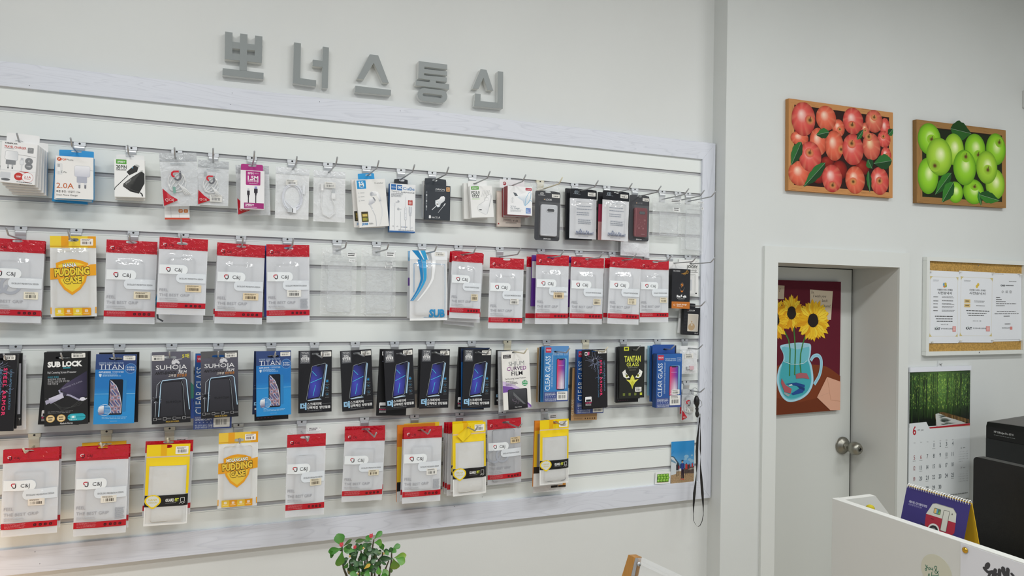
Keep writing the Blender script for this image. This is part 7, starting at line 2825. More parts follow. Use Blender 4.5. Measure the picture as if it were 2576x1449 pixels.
def cert(kind):
    def f(a):
        if kind < 2:
            gold = '#c9b878'
            a.rro(.06, .085, .96, .905, .002, .0009, gold, 2)
            for cu, cv, su, sv in ((.06, .085, 1, 1), (.96, .085, -1, 1), (.06, .905, 1, -1), (.96, .905, -1, -1)):
                a.poly([(cu - su * .02, cv - sv * .008), (cu + su * .07, cv - sv * .004), (cu + su * .02, cv + sv * .02), (cu - su * .005, cv + sv * .045)], '#cdbd80', fan=False)
            a.micro(.14, .128, .34, .152, 2, '#8a8a8a', .2, .4)
            for i, c in enumerate(('#7fa84a', '#d98a3c', '#5f9ac2', '#cfae3c')):
                if kind == 0 or i in (1, 3):
                    an = 1.57 * i + .6
                    a.circ(.53 + .032 * math.cos(an), .195 + .016 * math.sin(an), .0095, c if kind == 0 else '#d9b944', 14)
            a.t('이동통신서비스 판매점' if kind == 0 else '유선통신 서비스 판매점', .53, .262, .024, '#333', w=.5 if kind == 0 else .46, al='c', bold=.01)
            a.t('사전승낙서', .53, .307, .036, '#2a2a2a', w=.46, al='c', bold=.01)
            if kind == 0:
                for i, v in enumerate((.365, .42, .46, .505, .555)):
                    a.micro(.16, v - .008, .32, v + .008, 1, '#5f5f5f', .2, .6)
                    a.micro(.44, v - .014, .88, v + .014, 2 if i != 1 else 1, '#6a6a6a', .35, .4)
                a.rect(.12, .395, .92, .3955, '#d9d9d9')
                vs_ = (.63, .665, .70)
            else:
                for v in (.395, .455):
                    a.rect(.16, v, .33, v + .05, '#d9bd7c')
                    a.micro(.19, v + .017, .30, v + .035, 1, '#6a5530', .1, .8)
                a.micro(.44, .41, .82, .44, 2, '#6a6a6a', .3, .4)
                a.micro(.50, .475, .76, .49, 1, '#6a6a6a', .1, .6)
                vs_ = (.555, .59, .62)
            for i, v in enumerate(vs_):
                a.micro(.22 + .03 * i, v - .008, .90 - .05 * i, v + .010, 1, '#4a4a4a', .15, .6)
            a.t('2021년 1월', .53, .74 if kind == 0 else .695, .014, '#444', w=.24, al='c')
            a.t('KAIT', .22, .80, .032, '#33343a', w=.17, bold=.02)
            a.line([(.24, .79), (.30, .768)], .0012, '#4a9a5a')
            a.t('한국정보통신진흥협회', .42, .80, .02, '#55565a', w=.42)
            a.rect(.80, .765, .91, .84, '#d98a86')
            a.micro(.815, .775, .90, .835, 4, '#f3d9d6', .1, .5)
        else:
            a.micro(.02, .012, .40, .02, 1, '#777', .1, .8)
            a.micro(.86, .012, .95, .02, 1, '#777', .1, .8)
            a.micro(.56, .115, .84, .128, 1, '#777', .1, .8)
            a.t('OAB', .27, .18, .024, '#33343a', w=.15, bold=.05)
            a.micro(.44, .172, .72, .19, 1, '#55565a', .05, .8)
            a.t('수 료 증', .48, .275, .04, '#2f2f2f', w=.36, al='c')
            for i, l_ in enumerate((.14, .2, .33, .72, .3)):
                a.micro(.12, .352 + .03 * i, .12 + l_, .365 + .03 * i, 1, '#555', .05, .8)
            for v, q in ((.555, .34), (.59, .42), (.625, .11)):
                a.micro(.49 - q, v, .49 + q, v + .014, 1, '#555', .05, .7)
            a.micro(.42, .74, .62, .752, 1, '#555', .05, .8)
            a.t('개인정보보호협회', .32, .805, .02, '#444', w=.34)
            a.rect(.60, .785, .68, .83, '#d9827c')
            a.rect(.03, .972, .95, .9745, '#777')
    return f


CQ = [((2336.5, 680), (2413, 683.5), (2336, 863.5), 'leftmost certificate on the pin board, with a multicoloured emblem'), ((2413, 681), (2500, 686), (2414, 861.5), 'middle certificate on the pin board, with gold corners and table'), ((2497, 686.5), (2570, 688.5), (2498, 859.5), 'rightmost certificate on the pin board, without a border')]
for i, (a_, b_, c_, lab) in enumerate(CQ):
    sheet('certificate', lab, 'paper', a_, b_, c_, YB - .0148 - .0012 - .0016 * (2 - i), cert(i), '#e6e9ee', 'certificates on the pin board', .0008)
for k, (px, py, lab) in enumerate(((2340, 684, 'upper left corner of the left certificate'), (2415, 684.5, 'top seam between left and middle certificate'), (2497.5, 688, 'top seam between middle and right certificate'), (2567, 692, 'upper right corner of the right certificate'), (2343.5, 860, 'lower left corner of the left certificate'), (2415, 857, 'bottom seam between left and middle certificate'), (2495.5, 855.5, 'bottom seam between middle and right certificate'), (2566.5, 855, 'lower right corner of the right certificate'))):
    p = at(px, py, YB - .021)
    o = MB()
    o.lathe([(.0042, 0), (.0042, .0015), (.0026, .003), (.003, .0075), (.0046, .009), (.004, .0105)], (0, 0, 0), (0, -1, .1), '#e4e4dc', 'plastic', 12)
    ob = o.build('push_pin')
    ob.location = p
    tag(ob, 'white push pin at the ' + lab, 'pin', 'white push pins on the pin board')

# ------------------------------------------------------------------ wall calendar
yc = YB - .010
tl, tr_, bl = at(2289, 930, yc), at(2441.5, 926, yc), at(2289.5, 1250, yc)
cw, chh = (tr_ - tl).length, .74
root = thing('wall_calendar', 'wall calendar with a bamboo forest path, open at month 6', 'calendar', ((tl.x + tr_.x) / 2, yc, tl.z + .008))
o = MB()
o.box(-cw / 2 - .002, -.004, -.022, cw / 2 + .002, .006, .004, '#e3e6ee', 'plastic')
o.build('binding_strip', root)
o = MB()
o.tube([(0.03 - cw * .05, .004, 0), (0.03 - cw * .05, .004, .016), (.03 - cw * .05 + .008, .004, .02)], .0012, '#555', 'plastic', 6)
o.build('hanging_loop', root)
o = MB()
o.box(-cw / 2, .001, -chh, cw / 2, .004, -.01, '#dfe4e6', 'card')
a = Art(o, cw, chh, .001)
VB = .445


def bamboo(a, v1):
    rs = random.Random(12)

    def bg(u, v):
        k = max(0, 1 - abs(u - .5) * 2.2)
        t_ = v / v1
        g = max(0, 1 - abs(t_ - .3) * 1.7)
        return mix(mix(H('#0b140b'), H('#27491e'), g), H('#6f9c46'), g * k * .75)
    a.rect(0, .03, 1, v1, bg, 16, 16)
    a.dk = .02
    for _ in range(1300):
        t_ = rs.random()
        u, v = rs.random(), .035 + (v1 - .03) * (.02 + .62 * t_)
        k = max(0, 1 - abs(u - .5) * 1.8) * max(0, 1 - abs(t_ - .4) * 1.3)
        c = mix(H(rs.choice(['#16280f', '#2f5420', '#20391a'])), H(rs.choice(['#8fbf52', '#a9c95c', '#6f9f40', '#5f8f4a'])), min(1, rs.random() * .6 + k * .75))
        dx, dv = rs.uniform(-.03, .03), rs.uniform(.004, .016)
        a.poly([(u, v), (min(1, max(0, u + dx)), v + dv), (min(1, max(0, u + dx * .4)), v + dv * 1.6)], c, fan=False)
    for _ in range(70):
        u = rs.random()
        if abs(u - .52) < .06:
            continue
        ln = rs.uniform(.55, .98)
        lean = (u - .5) * rs.uniform(-.1, .05)
        c = mix(H('#0a100a'), H('#4a7434'), rs.random() ** 2 * .8)
        a.line([(u, .035 + (v1 - .035) * (1 - ln) * rs.random()), (min(.995, max(.005, u + lean)), .035 + (v1 - .05) * ln)], rs.uniform(.0012, .0048), c)
    a.poly([(.42, v1 * .80), (.47, v1 * .79), (.62, v1 * .86), (.92, v1 * .985), (.92, v1), (.43, v1)], '#c9ccc8')
    for _ in range(22):
        v = v1 * rs.uniform(.82, .99)
        u = .44 + (v / v1 - .8) * 1.0 * rs.random() + .02
        a.poly([(u, v), (u + .08 + .1 * rs.random(), v + .003), (u + .05, v + .008)], rs.choice(['#4a5450', '#5f6a60', '#3c4640']), fan=False)
    a.poly([(.47, v1 * .775), (.55, v1 * .775), (.98, v1 * .93), (.98, v1 * .99), (.62, v1 * .87)], '#5d4526')
    for i in range(26):
        t_ = i / 25
        u, v = .48 + .50 * t_, v1 * (.77 + .16 * t_)
        a.line([(u, v), (u + .004, v + .018 + .022 * t_)], .0016, rs.choice(['#a07c44', '#c09a58', '#3a2a16']))
    a.dk = 1
    for i in range(8):
        a.line([(.41 + .004 * i, v1 * (.80 + .025 * i)), (.413 + .005 * i, v1 * (.84 + .025 * i))], .0018, '#6a4a26')


bamboo(a, VB - .012)
a.k += 1
a.poly([(.32, VB - .004), (1, VB - .012), (1, VB + .004), (.33, VB + .006)], '#b3222f')
a.poly([(.33, VB + .006), (1, VB + .004), (1, VB + .010), (.33, VB + .012)], '#c9b49c')
a.poly([(0, VB - .042), (.27, VB - .046), (.325, VB + .006), (1, VB + .010), (1, 1), (0, 1)], '#dfe4e6', fan=False)
a.t('6', .055, VB + .012, .062, '#b3222f', w=.055, bold=.02)
a.micro(.13, VB + .006, .17, VB + .016, 1, '#777', .05, .7)
a.t('JUNE', .185, VB + .012, .010, '#444', w=.04, bold=.02)
X0, DX, Y0, DY = .085, .104, .575, .0785
days = ['SUN', 'MON', 'TUE', 'WED', 'THU', 'FRI', 'SAT']
for i, dn in enumerate(days):
    a.t(dn, X0 + DX * i, Y0 - .028, .008, '#8a8c8e', al='c', w=.026)
for n_ in range(1, 31):
    k = n_ + 2
    r_, c_ = k // 7, k % 7
    col_ = '#a8323a' if (c_ == 0 and n_ not in (5,)) or n_ in (6,) else ('#33404a' if c_ < 6 else '#3b4a54')
    a.t(str(n_), X0 + DX * c_, Y0 + DY * r_, .030, '#8f2f36' if c_ == 0 else col_, al='c', w=.022 if n_ < 10 else .042, bold=.0)
    if n_ in (1, 3, 5, 6, 10, 13, 21, 25, 28, 29):
        a.micro(X0 + DX * c_ - .025, Y0 + DY * r_ + .024, X0 + DX * c_ + .025, Y0 + DY * r_ + .028, 1, '#9a9c9e', .1, .8)
for m0, v0, rows_ in (('5', .615, 5), ('7', .765, 5)):
    a.t(m0, .845, v0, .014, '#55575a')
    a.micro(.88, v0 - .003, .92, v0 + .004, 1, '#8a8c8e', .1, .6)
    n_ = 1
    for r_ in range(rows_):
        for c_ in range(7):
            if (m0 == '7' and r_ == 0 and c_ < 5) or n_ > 31:
                continue
            a.t(str(n_), .815 + .024 * c_, v0 + .028 + .018 * r_, .0065, '#777a7d', al='c')
            n_ += 1
a.micro(.52, .95, .62, .962, 1, '#444', .05, .8)
a.micro(.66, .955, .98, .962, 1, '#6a6c6e', .1, .7)
o.build('pages', root)
p = at(2362, 912, YB - .004)
o = MB()
o.box(-.010, -.004, -.022, .010, .0035, .010, '#d9dcdc', 'plastic')
o.tube([(0, -.004, -.006), (0, -.012, -.014), (0, -.010, -.006)], .0016, '#8d8f90', 'steel', 6)
ob = o.build('wall_hook')
ob.location = p
tag(ob, 'small white adhesive wall hook above the bamboo calendar', 'hook')

# ------------------------------------------------------------------ thing at the right edge of the wall
p = at(2571, 250, YB)
t = thing('wall_fan', 'grey wall-mounted fan head cut off by the right edge, high up', 'fan', p)
o = MB()
o.box(.0, -.02, -.05, .10, -.0005, .05, '#c9cac8', 'plastic')
o.build('wall_plate', t)
o = MB()
o.tube([(.05, -.02, .0), (.05, -.10, .02), (.05, -.16, .02)], .018, '#d2d3d1', 'plastic', 12)
o.build('arm', t)
o = MB()
o.lathe([(.03, 0), (.06, .02), (.065, .06), (.05, .10), (.02, .12)], (.05, -.14, .02), (0, -1, -.1), '#8b8c88', 'plastic', 20)
o.build('motor_housing', t)

# ------------------------------------------------------------------ reception counter
CN = atz(2093.3, 1252.8, 1.200)
cxx, cyy, cz_ = CN.x, CN.y, 1.200
root = thing('reception_counter', 'white reception counter panel at the lower right', 'counter', (cxx, cyy, 0))
o = MB()
o.box(0, -1.5, 0, .025, 0, cz_, '#d2d3cf', 'board')
bevel(o.build('front_panel', root), .0015)
q1 = atx(2190, 1243.5, 0) if False else at(2190, 1243.5, cyy - .004)
q2 = at(2226, 1291, cyy - .004)
o = MB()
x1, z1 = q1.x - cxx, q1.z
x2, z2 = q2.x - cxx, q2.z
x3 = x2 + (x2 - x1) * 1.6
z3 = z2 + (z2 - z1) * 1.6
prof = [(.0255, 0), (x3, 0), (x3, z3), (x1, z1), (.0255, z1)]
vs = [(x, -.022, z) for x, z in prof] + [(x, 0, z) for x, z in prof]
o.add(vs, [(0, 1, 2, 3, 4), (9, 8, 7, 6, 5)] + [(i, 5 + i, 5 + (i + 1) % 5, (i + 1) % 5) for i in range(5)], '#d3d4d0', 'board')
o.build('return_panel', root)
o = MB()
o.box(.0255, -1.5, .72, .75, -.023, .75, '#cfcfca', 'board')
o.build('worktop', root)
SH = 1.06
o = MB()
o.box(.0255, -1.5, SH - .018, .26, -.023, SH, '#cfcfca', 'board')
o.build('inner_shelf', root)

# desk calendar standing on the inner shelf
A1 = atx(2282, 1222, cxx + .115)
A2 = atx(2441, 1267, cxx + .115)
lenc = A1.y - A2.y
hz_ = A1.z - SH
root = thing('desk_calendar', 'purple tent desk calendar with a caravan picture and a white spiral', 'calendar', (cxx + .115, (A1.y + A2.y) / 2, SH))
run = .055
sl = math.hypot(hz_, run)
o = MB()
o.box(-lenc / 2, 0, -sl, lenc / 2, .0018, 0, '#3b3578', 'card')
a = Art(o, lenc, sl)
a.rect(0, 0, 1, 1, '#38306f')
a.t('사람의 마음, 시간이 만들어낸 따뜻함', .08, .19, .030, '#d9d7e6', w=.30, bold=.01)
a.t('오늘만나볼 작은 보너스 행복', .08, .225, .024, '#a9a6c6', w=.22)
# caravan, on its own part of the page
b_ = Art(o, lenc * .72, sl * .56)
b_.k = 12
_P = b_.P
b_.P = lambda u, v: (_P(u, v)[0] + lenc * .045, _P(u, v)[1], _P(u, v)[2] + sl * .035)
b_.poly([(.28, .56), (.38, .30), (.45, .27), (.82, .27), (.90, .36), (.92, .56)], '#c9c9bd')
b_.poly([(.28, .56), (.92, .56), (.93, .78), (.88, .86), (.30, .86)], '#a3283a')
b_.line([(.38, .30), (.45, .27), (.82, .27), (.90, .36)], .0016, '#8a8a84')
b_.rr(.43, .37, .58, .50, .003, '#5a6a5a')
b_.rect(.44, .385, .49, .485, '#d9b06a')
b_.rect(.49, .385, .52, .485, '#4f9ab0')
b_.poly([(.53, .485), (.56, .40), (.575, .485)], '#7fae4a')
b_.rr(.64, .36, .76, .82, .002, '#c9c9bd')
b_.rro(.64, .36, .76, .82, .002, .0012, '#55554f')
b_.ell(.82, .40, .012, .02, '#55554f', 12)
b_.circ(.50, .86, .017, '#d6d6d0')
b_.circ(.50, .87, .0135, '#2a2a2c')
b_.circ(.50, .87, .007, '#8a8a8c')
b_.line([(.2, .80), (.34, .84)], .002, '#2a2a3a')
b_.line([(.9, .84), (1, .86)], .0025, '#2a2a3a')
b_.micro(.40, .62, .47, .645, 1, '#7a1e2c', .1, .8)
o.build('front_board', root, (0, 0, hz_), None)
fb = root.children[-1]
fb.rotation_euler = (-math.atan2(run, hz_), 0, 0)
o = MB()
o.box(-lenc / 2, 0, -sl, lenc / 2, .0018, 0, '#e3b52c', 'card')
bb_ = o.build('back_board', root, (0, .006, hz_))
bb_.rotation_euler = (math.atan2(run, hz_), 0, 0)
o = MB()
o.box(-lenc / 2, -run * .85, .0015, lenc / 2, run * .85, .0035, '#d9a820', 'card')
o.build('base_board', root)
o = MB()
nr = 26
for i in range(nr):
    x = -lenc / 2 + lenc * (i + .5) / nr
    o.tube([(x + .0006 * math.sin(2 * math.pi * k / 10), .003 + .0062 * math.cos(2 * math.pi * k / 10), hz_ + .001 + .0062 * math.sin(2 * math.pi * k / 10)) for k in range(11)], .0011, '#e6e6e2', 'plastic', 6)
o.build('spiral_binding', root)
# local x runs along the calendar; the picture faces the shop (-X side)
root.rotation_euler = (0, 0, -math.pi / 2)

# yellow ribbed ball on a stick
yp = at(2189, 1280, cyy - .06)
t = thing('pompom_stick', 'yellow ribbed ball on a stick behind the counter corner', 'ornament', (yp.x, yp.y, SH))
o = MB()
prof = []
for i in range(25):
    an = math.pi * i / 24
    prof.append((.0125 * math.sin(an) * (1 + .05 * math.cos(i * 3.14)) + .0004, yp.z - SH - .0125 * math.cos(an)))
o.lathe(prof, (0, 0, 0), (0, 0, 1), '#b9ab2c', 'matte', 24)
o.build('ball', t)
o = MB()
o.tube([(0, 0, .0005), (0, 0, yp.z - SH - .011)], .0025, '#d9d6cc', 'plastic', 8)
o.build('stick', t)

# monitor
M1 = atx(2449, 1148, cxx + .42)
t = thing('monitor', 'black monitor seen from behind at the right edge', 'monitor', (cxx + .42, M1.y - .28, .75))
o = MB()
mh = M1.z - .75
n_ = 6
prof = []
r = .012
Y0_, Y1_, Z0_, Z1_ = -.28, .28, mh - .42, mh
for cy_, cz2, s0 in ((Y1_ - r, Z1_ - r, 0), (Y0_ + r, Z1_ - r, 90), (Y0_ + r, Z0_ + r, 180), (Y1_ - r, Z0_ + r, 270)):
    for i in range(n_ + 1):
        an = math.radians(s0 + 90 * i / n_)
        prof.append((cy_ + r * math.cos(an), cz2 + r * math.sin(an)))
n_ = len(prof)
vs = [(0, y, z) for y, z in prof] + [(.032, y, z) for y, z in prof]
o.add(vs, [tuple(range(n_)), tuple(range(2 * n_ - 1, n_ - 1, -1))] + [(i, n_ + i, n_ + (i + 1) % n_, (i + 1) % n_) for i in range(n_)], '#0d0e0f', 'darkplastic')
o.build('back_shell', t)
o = MB()
o.box(.0322, Y0_ + .004, Z0_ + .004, .036, Y1_ - .004, Z1_ - .003, '#b9babb', 'plastic')
o.build('bezel', t)
o = MB()
o.box(-.012, -.03, .012, .010, .03, Z0_ + .06, '#1e1e20', 'darkplastic')
o.build('stand_neck', t)
o = MB()
o.box(-.10, -.12, 0.0004, .10, .12, .012, '#1e1e20', 'darkplastic')
o.build('stand_base', t)

# printer on a low cabinet by the wall
PY = 2.60
P1 = at(2481, 1061, PY)
t = thing('printer', 'black office printer with curved lid behind the monitor', 'printer', (P1.x, PY, P1.z - .34))
o = MB()
H_ = .34
vs, fs = [], []
ns = 10
for i in range(ns + 1):
    y = -.50 * i / ns
    bul = .012 * math.sin(math.pi * i / ns)
    for x, z in ((0, .022), (0, H_ - .022), (.008, H_ + bul * .5), (.40, H_ + .022 + bul), (.40, .022)):
        vs.append((x, y, z))
for i in range(ns):
    for j in range(5):
        fs.append((5 * i + j, 5 * i + (j + 1) % 5, 5 * i + 5 + (j + 1) % 5, 5 * i + 5 + j))
fs += [(0, 1, 2, 3, 4), tuple(5 * ns + k for k in (4, 3, 2, 1, 0))]
o.add(vs, fs, '#0c0e0f', 'darkplastic')
o.build('body', t)
o = MB()
vs, fs = [], []
for i in range(ns + 1):
    y = -.005 - .49 * i / ns
    bul = .012 * math.sin(math.pi * i / ns)
    vs += [(.012, y, H_ + bul * .5 + .0006), (.39, y, H_ + .0225 + bul)]
fs = [(2 * i, 2 * i + 1, 2 * i + 3, 2 * i + 2) for i in range(ns)]
o.add(vs, fs, '#4d4a47', 'plastic')
o.build('lid', t)
o = MB()
o.box(-.004, -.36, .03, 0, -.002, H_ - .085, '#101416', 'plastic')
o.build('front_flap', t)
o = MB()
a = Art(o, .50, H_)
a.t('HP OfficeJet Pro 8710', .085, .13, .030, '#c9cccc', w=.20, bold=.01)
a.micro(.085, .175, .31, .19, 1, '#6f7474', .05, .6)
lb = o.build('front_print', t, (-.0008, -.25, H_))
lb.rotation_euler = (0, 0, -math.pi / 2)
o = MB()
for x in (.05, .35):
    for y in (-.05, -.45):
        o.box(x - .015, y - .015, 0.0002, x + .015, y + .015, .023, '#111', 'darkplastic')
o.build('feet', t)
ct = thing('cabinet', 'white low cabinet carrying the printer', 'cabinet', (P1.x, PY, 0))
o = MB()
o.box(-.02, -.56, 0.0005, .46, .03, P1.z - .341, '#cfd0cc', 'board')
o.build('body', ct)
o = MB()
o.box(-.038, -.555, .03, -.021, .025, P1.z - .36, '#d3d4d0', 'board')
o.build('door', ct)

# notice, brass pin and sticker on the counter front
XF = cxx


def on_counter(name, label, cat, TL, TR, BL, art, bg, th=.0012):
    a_, b_, c_ = atx(*TL, XF - th), atx(*TR, XF - th), atx(*BL, XF - th)
    return a_, b_, c_


N1 = atx(2416.5, 1366, XF - .0015)
nw, nh = .42, .297
o = MB()
o.box(-nw / 2, 0, -nh, nw / 2, .001, 0, '#dcdde3', 'card')
a = Art(o, nw, nh)


def NU(x, y):
    """photo point on the notice to its own measure."""
    q = atx(x, y, XF - .0015)
    return ((N1.y - q.y) / nw, (N1.z - q.z) / nh)


def stroke(pts, t_):
    q = [NU(2300 + x / 9.333, 1380 + y / 9.333) for x, y in curve(pts, 5)]
    a.line(q, t_, '#3a3b40')
    for e in (q[0], q[-1]):
        a.circ(e[0], e[1], t_ / 2, '#3a3b40', 12)


a.ell(*NU(2300 + 1715 / 9.333, 1380 + 405 / 9.333), .014, .034, '#3a3b40', 14, .5)
stroke([(1640, 460), (1680, 510), (1740, 555), (1840, 545)], .0075)
stroke([(1790, 560), (1760, 620), (1740, 680)], .006)
stroke([(1820, 560), (1850, 620), (1830, 690)], .006)
stroke([(1905, 505), (1890, 560), (1900, 700)], .0085)
stroke([(2005, 510), (2000, 600), (2000, 700)], .0085)
stroke([(1910, 600), (1990, 610)], .006)
stroke([(2090, 470), (2095, 540), (2130, 620)], .010)
stroke([(2200, 490), (2195, 560), (2190, 690)], .0085)
stroke([(2110, 560), (2190, 565)], .006)
stroke([(2130, 640), (2190, 640)], .006)
stroke([(2290, 595), (2330, 640)], .006)
ob = o.build('paper_notice')
ob.location = (XF - .0012, N1.y - nw / 2, N1.z)
ob.rotation_euler = (0, 0, -math.pi / 2)
tag(ob, 'white paper notice with black brush writing on the counter front', 'paper')
p = atx(2428.5, 1384, XF - .002)
o = MB()
o.lathe([(.0068, 0), (.0076, .002), (.0060, .0042), (.0022, .0062), (.0008, .0066)], (0, 0, 0), (-1, 0, 0), '#d9a83f', 'brass', 20)
ob = o.build('brass_tack')
ob.location = (p.x, p.y, p.z)
tag(ob, 'round brass tack holding the corner of the paper notice', 'pin')

S0 = atx(2355, 1438, XF - .001)
o = MB()
R_ = (atx(2317, 1438, XF - .001).y - S0.y)
n_ = 40
vs = [(0, 0, 0)] + [(R_ * math.cos(2 * math.pi * i / n_), 0, R_ * math.sin(2 * math.pi * i / n_)) for i in range(n_)]
o.add(vs, [(0, 1 + (i + 1) % n_, 1 + i) for i in range(n_)], '#c9c8b6', 'card')
vs2 = [(x, .0008, z) for x, y, z in vs[1:]]
o.add([v for v in vs[1:]] + vs2, [(i, (i + 1) % n_, n_ + (i + 1) % n_, n_ + i) for i in range(n_)], '#c9c8b6', 'card')
a = Art(o, 2 * R_, 2 * R_)


def sstroke(pts, t_=.0016):
    r_ = []
    for x, y in pts:
        q = atx(2300 + x / 9.333, 1380 + y / 9.333, XF - .001)
        r_.append(((S0.y - q.y) / (2 * R_) + .5, (S0.z - q.z) / (2 * R_)))
    a.line(curve(r_, 5), t_, '#1d6a52')


sstroke([(262, 375), (268, 410), (290, 418), (300, 385)])
sstroke([(302, 385), (300, 440), (285, 505), (268, 510), (258, 480), (290, 450), (330, 440)])
sstroke([(350, 445), (335, 475), (345, 500), (370, 490), (372, 455), (350, 445)])
sstroke([(395, 450), (395, 485), (415, 495), (432, 480), (436, 450)])
sstroke([(434, 450), (432, 500), (442, 535)])
sstroke([(575, 615), (545, 560), (505, 500), (480, 450), (485, 418), (515, 418), (530, 440), (515, 490), (490, 530), (488, 565), (510, 582), (540, 570), (565, 520)])
sstroke([(330, 650), (340, 600), (352, 590), (358, 640)])
sstroke([(415, 550), (408, 600), (405, 650)])
sstroke([(410, 625), (500, 628), (575, 635)])
ob = o.build('round_sticker')
ob.location = (XF - .001, S0.y, S0.z)
ob.rotation_euler = (0, 0, -math.pi / 2)
tag(ob, 'round beige sticker with green handwriting on the counter front', 'sticker')

# ------------------------------------------------------------------ plant
PYD = 2.02
pz0 = .74
pc = at(925, 1449, PYD)
root = thing('potted_plant', 'crown of thorns plant with round green leaves and pink flowers, bottom centre', 'plant', (pc.x, PYD, 0))
rs = random.Random(21)


def pp(x, y, dy=0.0):
    return at(780 + x / 8.587, 1300 + y / 8.587, PYD + dy) - Vector((pc.x, PYD, 0))


LV = [(690, 645, 600, 365, 190, 1), (715, 640, 897, 485, 55, 4), (970, 745, 725, 690, 140, 1), (690, 690, 392, 760, 120, 1), (420, 720, 500, 872, 110, 1), (690, 740, 620, 1080, 165, 2), (690, 660, 625, 735, 80, 0),
      (1385, 485, 1555, 312, 95, 1), (1345, 490, 1198, 440, 95, 1), (1225, 490, 978, 535, 78, 4), (1345, 530, 1172, 528, 42, 0), (1385, 560, 1562, 560, 125, 2), (1585, 735, 1530, 580, 95, 1), (1240, 650, 1320, 565, 60, 0), (1000, 680, 1152, 620, 85, 0), (1060, 730, 1150, 625, 80, 1),
      (1180, 725, 1325, 655, 120, 0), (1370, 740, 1210, 680, 115, 0), (1450, 690, 1360, 745, 95, 0), (1420, 768, 1550, 780, 45, 4), (1255, 795, 1410, 755, 110, 0), (1475, 920, 1330, 840, 120, 0), (1330, 820, 1470, 790, 90, 0), (1740, 765, 1590, 730, 85, 0), (1765, 715, 1950, 600, 100, 1), (1765, 785, 1735, 665, 85, 0),
      (1765, 790, 1860, 700, 85, 1), (1800, 905, 1505, 905, 105, 0), (1815, 885, 2085, 825, 115, 3), (1800, 905, 1850, 1145, 170, 3), (1850, 900, 2050, 990, 150, 2), (1600, 815, 1700, 765, 95, 1), (1490, 955, 1645, 1035, 50, 0), (1045, 745, 890, 900, 135, 0), (985, 850, 890, 1010, 130, 0), (830, 900, 680, 1000, 115, 0), (825, 985, 745, 1125, 80, 1), (715, 890, 815, 925, 60, 0),
      (940, 930, 1030, 1070, 115, 0), (900, 1040, 865, 1190, 115, 0), (1085, 1150, 920, 1130, 110, 1), (1130, 1155, 1060, 970, 95, 0), (1150, 755, 1225, 930, 105, 0), (1165, 1205, 1425, 1075, 115, 1), (1480, 1080, 1485, 1250, 100, 2), (1540, 1290, 1690, 1165, 150, 2), (1300, 1280, 1180, 1225, 135, 1), (1160, 1130, 1300, 1020, 60, 5), (800, 1100, 850, 1245, 45, 6), (870, 1150, 890, 1240, 35, 6), (1740, 1100, 1770, 1210, 50, 4), (1080, 1180, 1150, 1260, 80, 1), (1800, 940, 1790, 1030, 70, 0)]
for _ in range(44):
    x, y = rs.uniform(840, 1500), rs.uniform(660, 1180)
    an = rs.uniform(0, 6.28)
    LV.append((x, y, x + 130 * math.cos(an), y + 120 * math.sin(an), rs.uniform(80, 115), 0))
for _ in range(26):
    x, y = rs.uniform(820, 1750), rs.uniform(1260, 2300)
    an = rs.uniform(0, 6.28)
    LV.append((x, y, x + 190 * math.cos(an), y + 160 * math.sin(an), rs.uniform(100, 150), rs.choice((0, 1, 1, 2))))
lc = ['#1f4a24', '#37781f', '#458424', '#648f28', '#45602c', '#d2a63e', '#9a7a3a']
for i, (x0, y0, x1, y1, wd, k) in enumerate(LV):
    dep = rs.uniform(-.035, .035) if k in (1, 2, 3, 4) else rs.uniform(-.01, .06)
    if k == 5:
        dep = -.04
    b0, b1 = pp(x0, y0, dep), pp(x1, y1, dep - rs.uniform(-.012, .015))
    ax = b1 - b0
    L_ = ax.length
    ax.normalize()
    nrm = Vector((rs.uniform(-.4, .4), -1, rs.uniform(.2, .8)))
    sd = ax.cross(nrm).normalized()
    up = sd.cross(ax).normalized()
    W_ = wd / 8.587 / FPX * PYD * .66
    o = MB()
    vs, cs = [], []
    ns = 9
    for s_ in range(ns + 1):
        t_ = 1 - (1 - s_ / ns) ** 1.7
        f_ = (math.sin(math.pi * min(1, t_ ** 1.5 * .97 + .02)) ** .75) * (.35 + .75 * t_ ** .5)
        if s_ == ns:
            f_ = .22
        c = mix(H(lc[k]), H('#b9b83a'), (.55 if k == 3 else .25) * max(0, t_ - .45)) if k in (2, 3) else H(lc[k])
        for q in (-1, 0, 1):
            vs.append(b0 + ax * (L_ * t_) + sd * (q * W_ * f_) + up * (abs(q) * W_ * .22 * f_ - .012 * t_ * t_ * L_ / .05 * .3))
            cs.append(c if q else mix(c, H('#7fae5a'), .2))
    fs = [(3 * s_ + q, 3 * s_ + q + 1, 3 * s_ + q + 4, 3 * s_ + q + 3) for s_ in range(ns) for q in (0, 1)]
    o.add(vs, fs, cs, 'leaf', True)
    lf = o.build('leaf', root)
STM = [[(695, 640), (692, 900), (725, 1110), (800, 1300), (980, 1900)], [(1378, 488), (1352, 640), (1335, 900), (1330, 1300), (1290, 1900)], [(1762, 780), (1760, 940), (1705, 1280), (1560, 1900)], [(1572, 760), (1560, 850), (1490, 920), (1480, 1000), (1512, 1100), (1480, 1400), (1400, 1900)], [(1100, 730), (1120, 900), (1135, 1180), (1160, 1900)], [(1185, 880), (1182, 1090), (1210, 1900)], [(1235, 760), (1230, 1050), (1240, 1900)], [(1405, 880), (1395, 1280), (1330, 1900)], [(900, 1000), (945, 1200), (980, 1300), (1080, 1900)], [(1700, 950), (1620, 1150), (1500, 1500), (1440, 1900)], [(1045, 900), (1055, 1200), (1110, 1900)]]
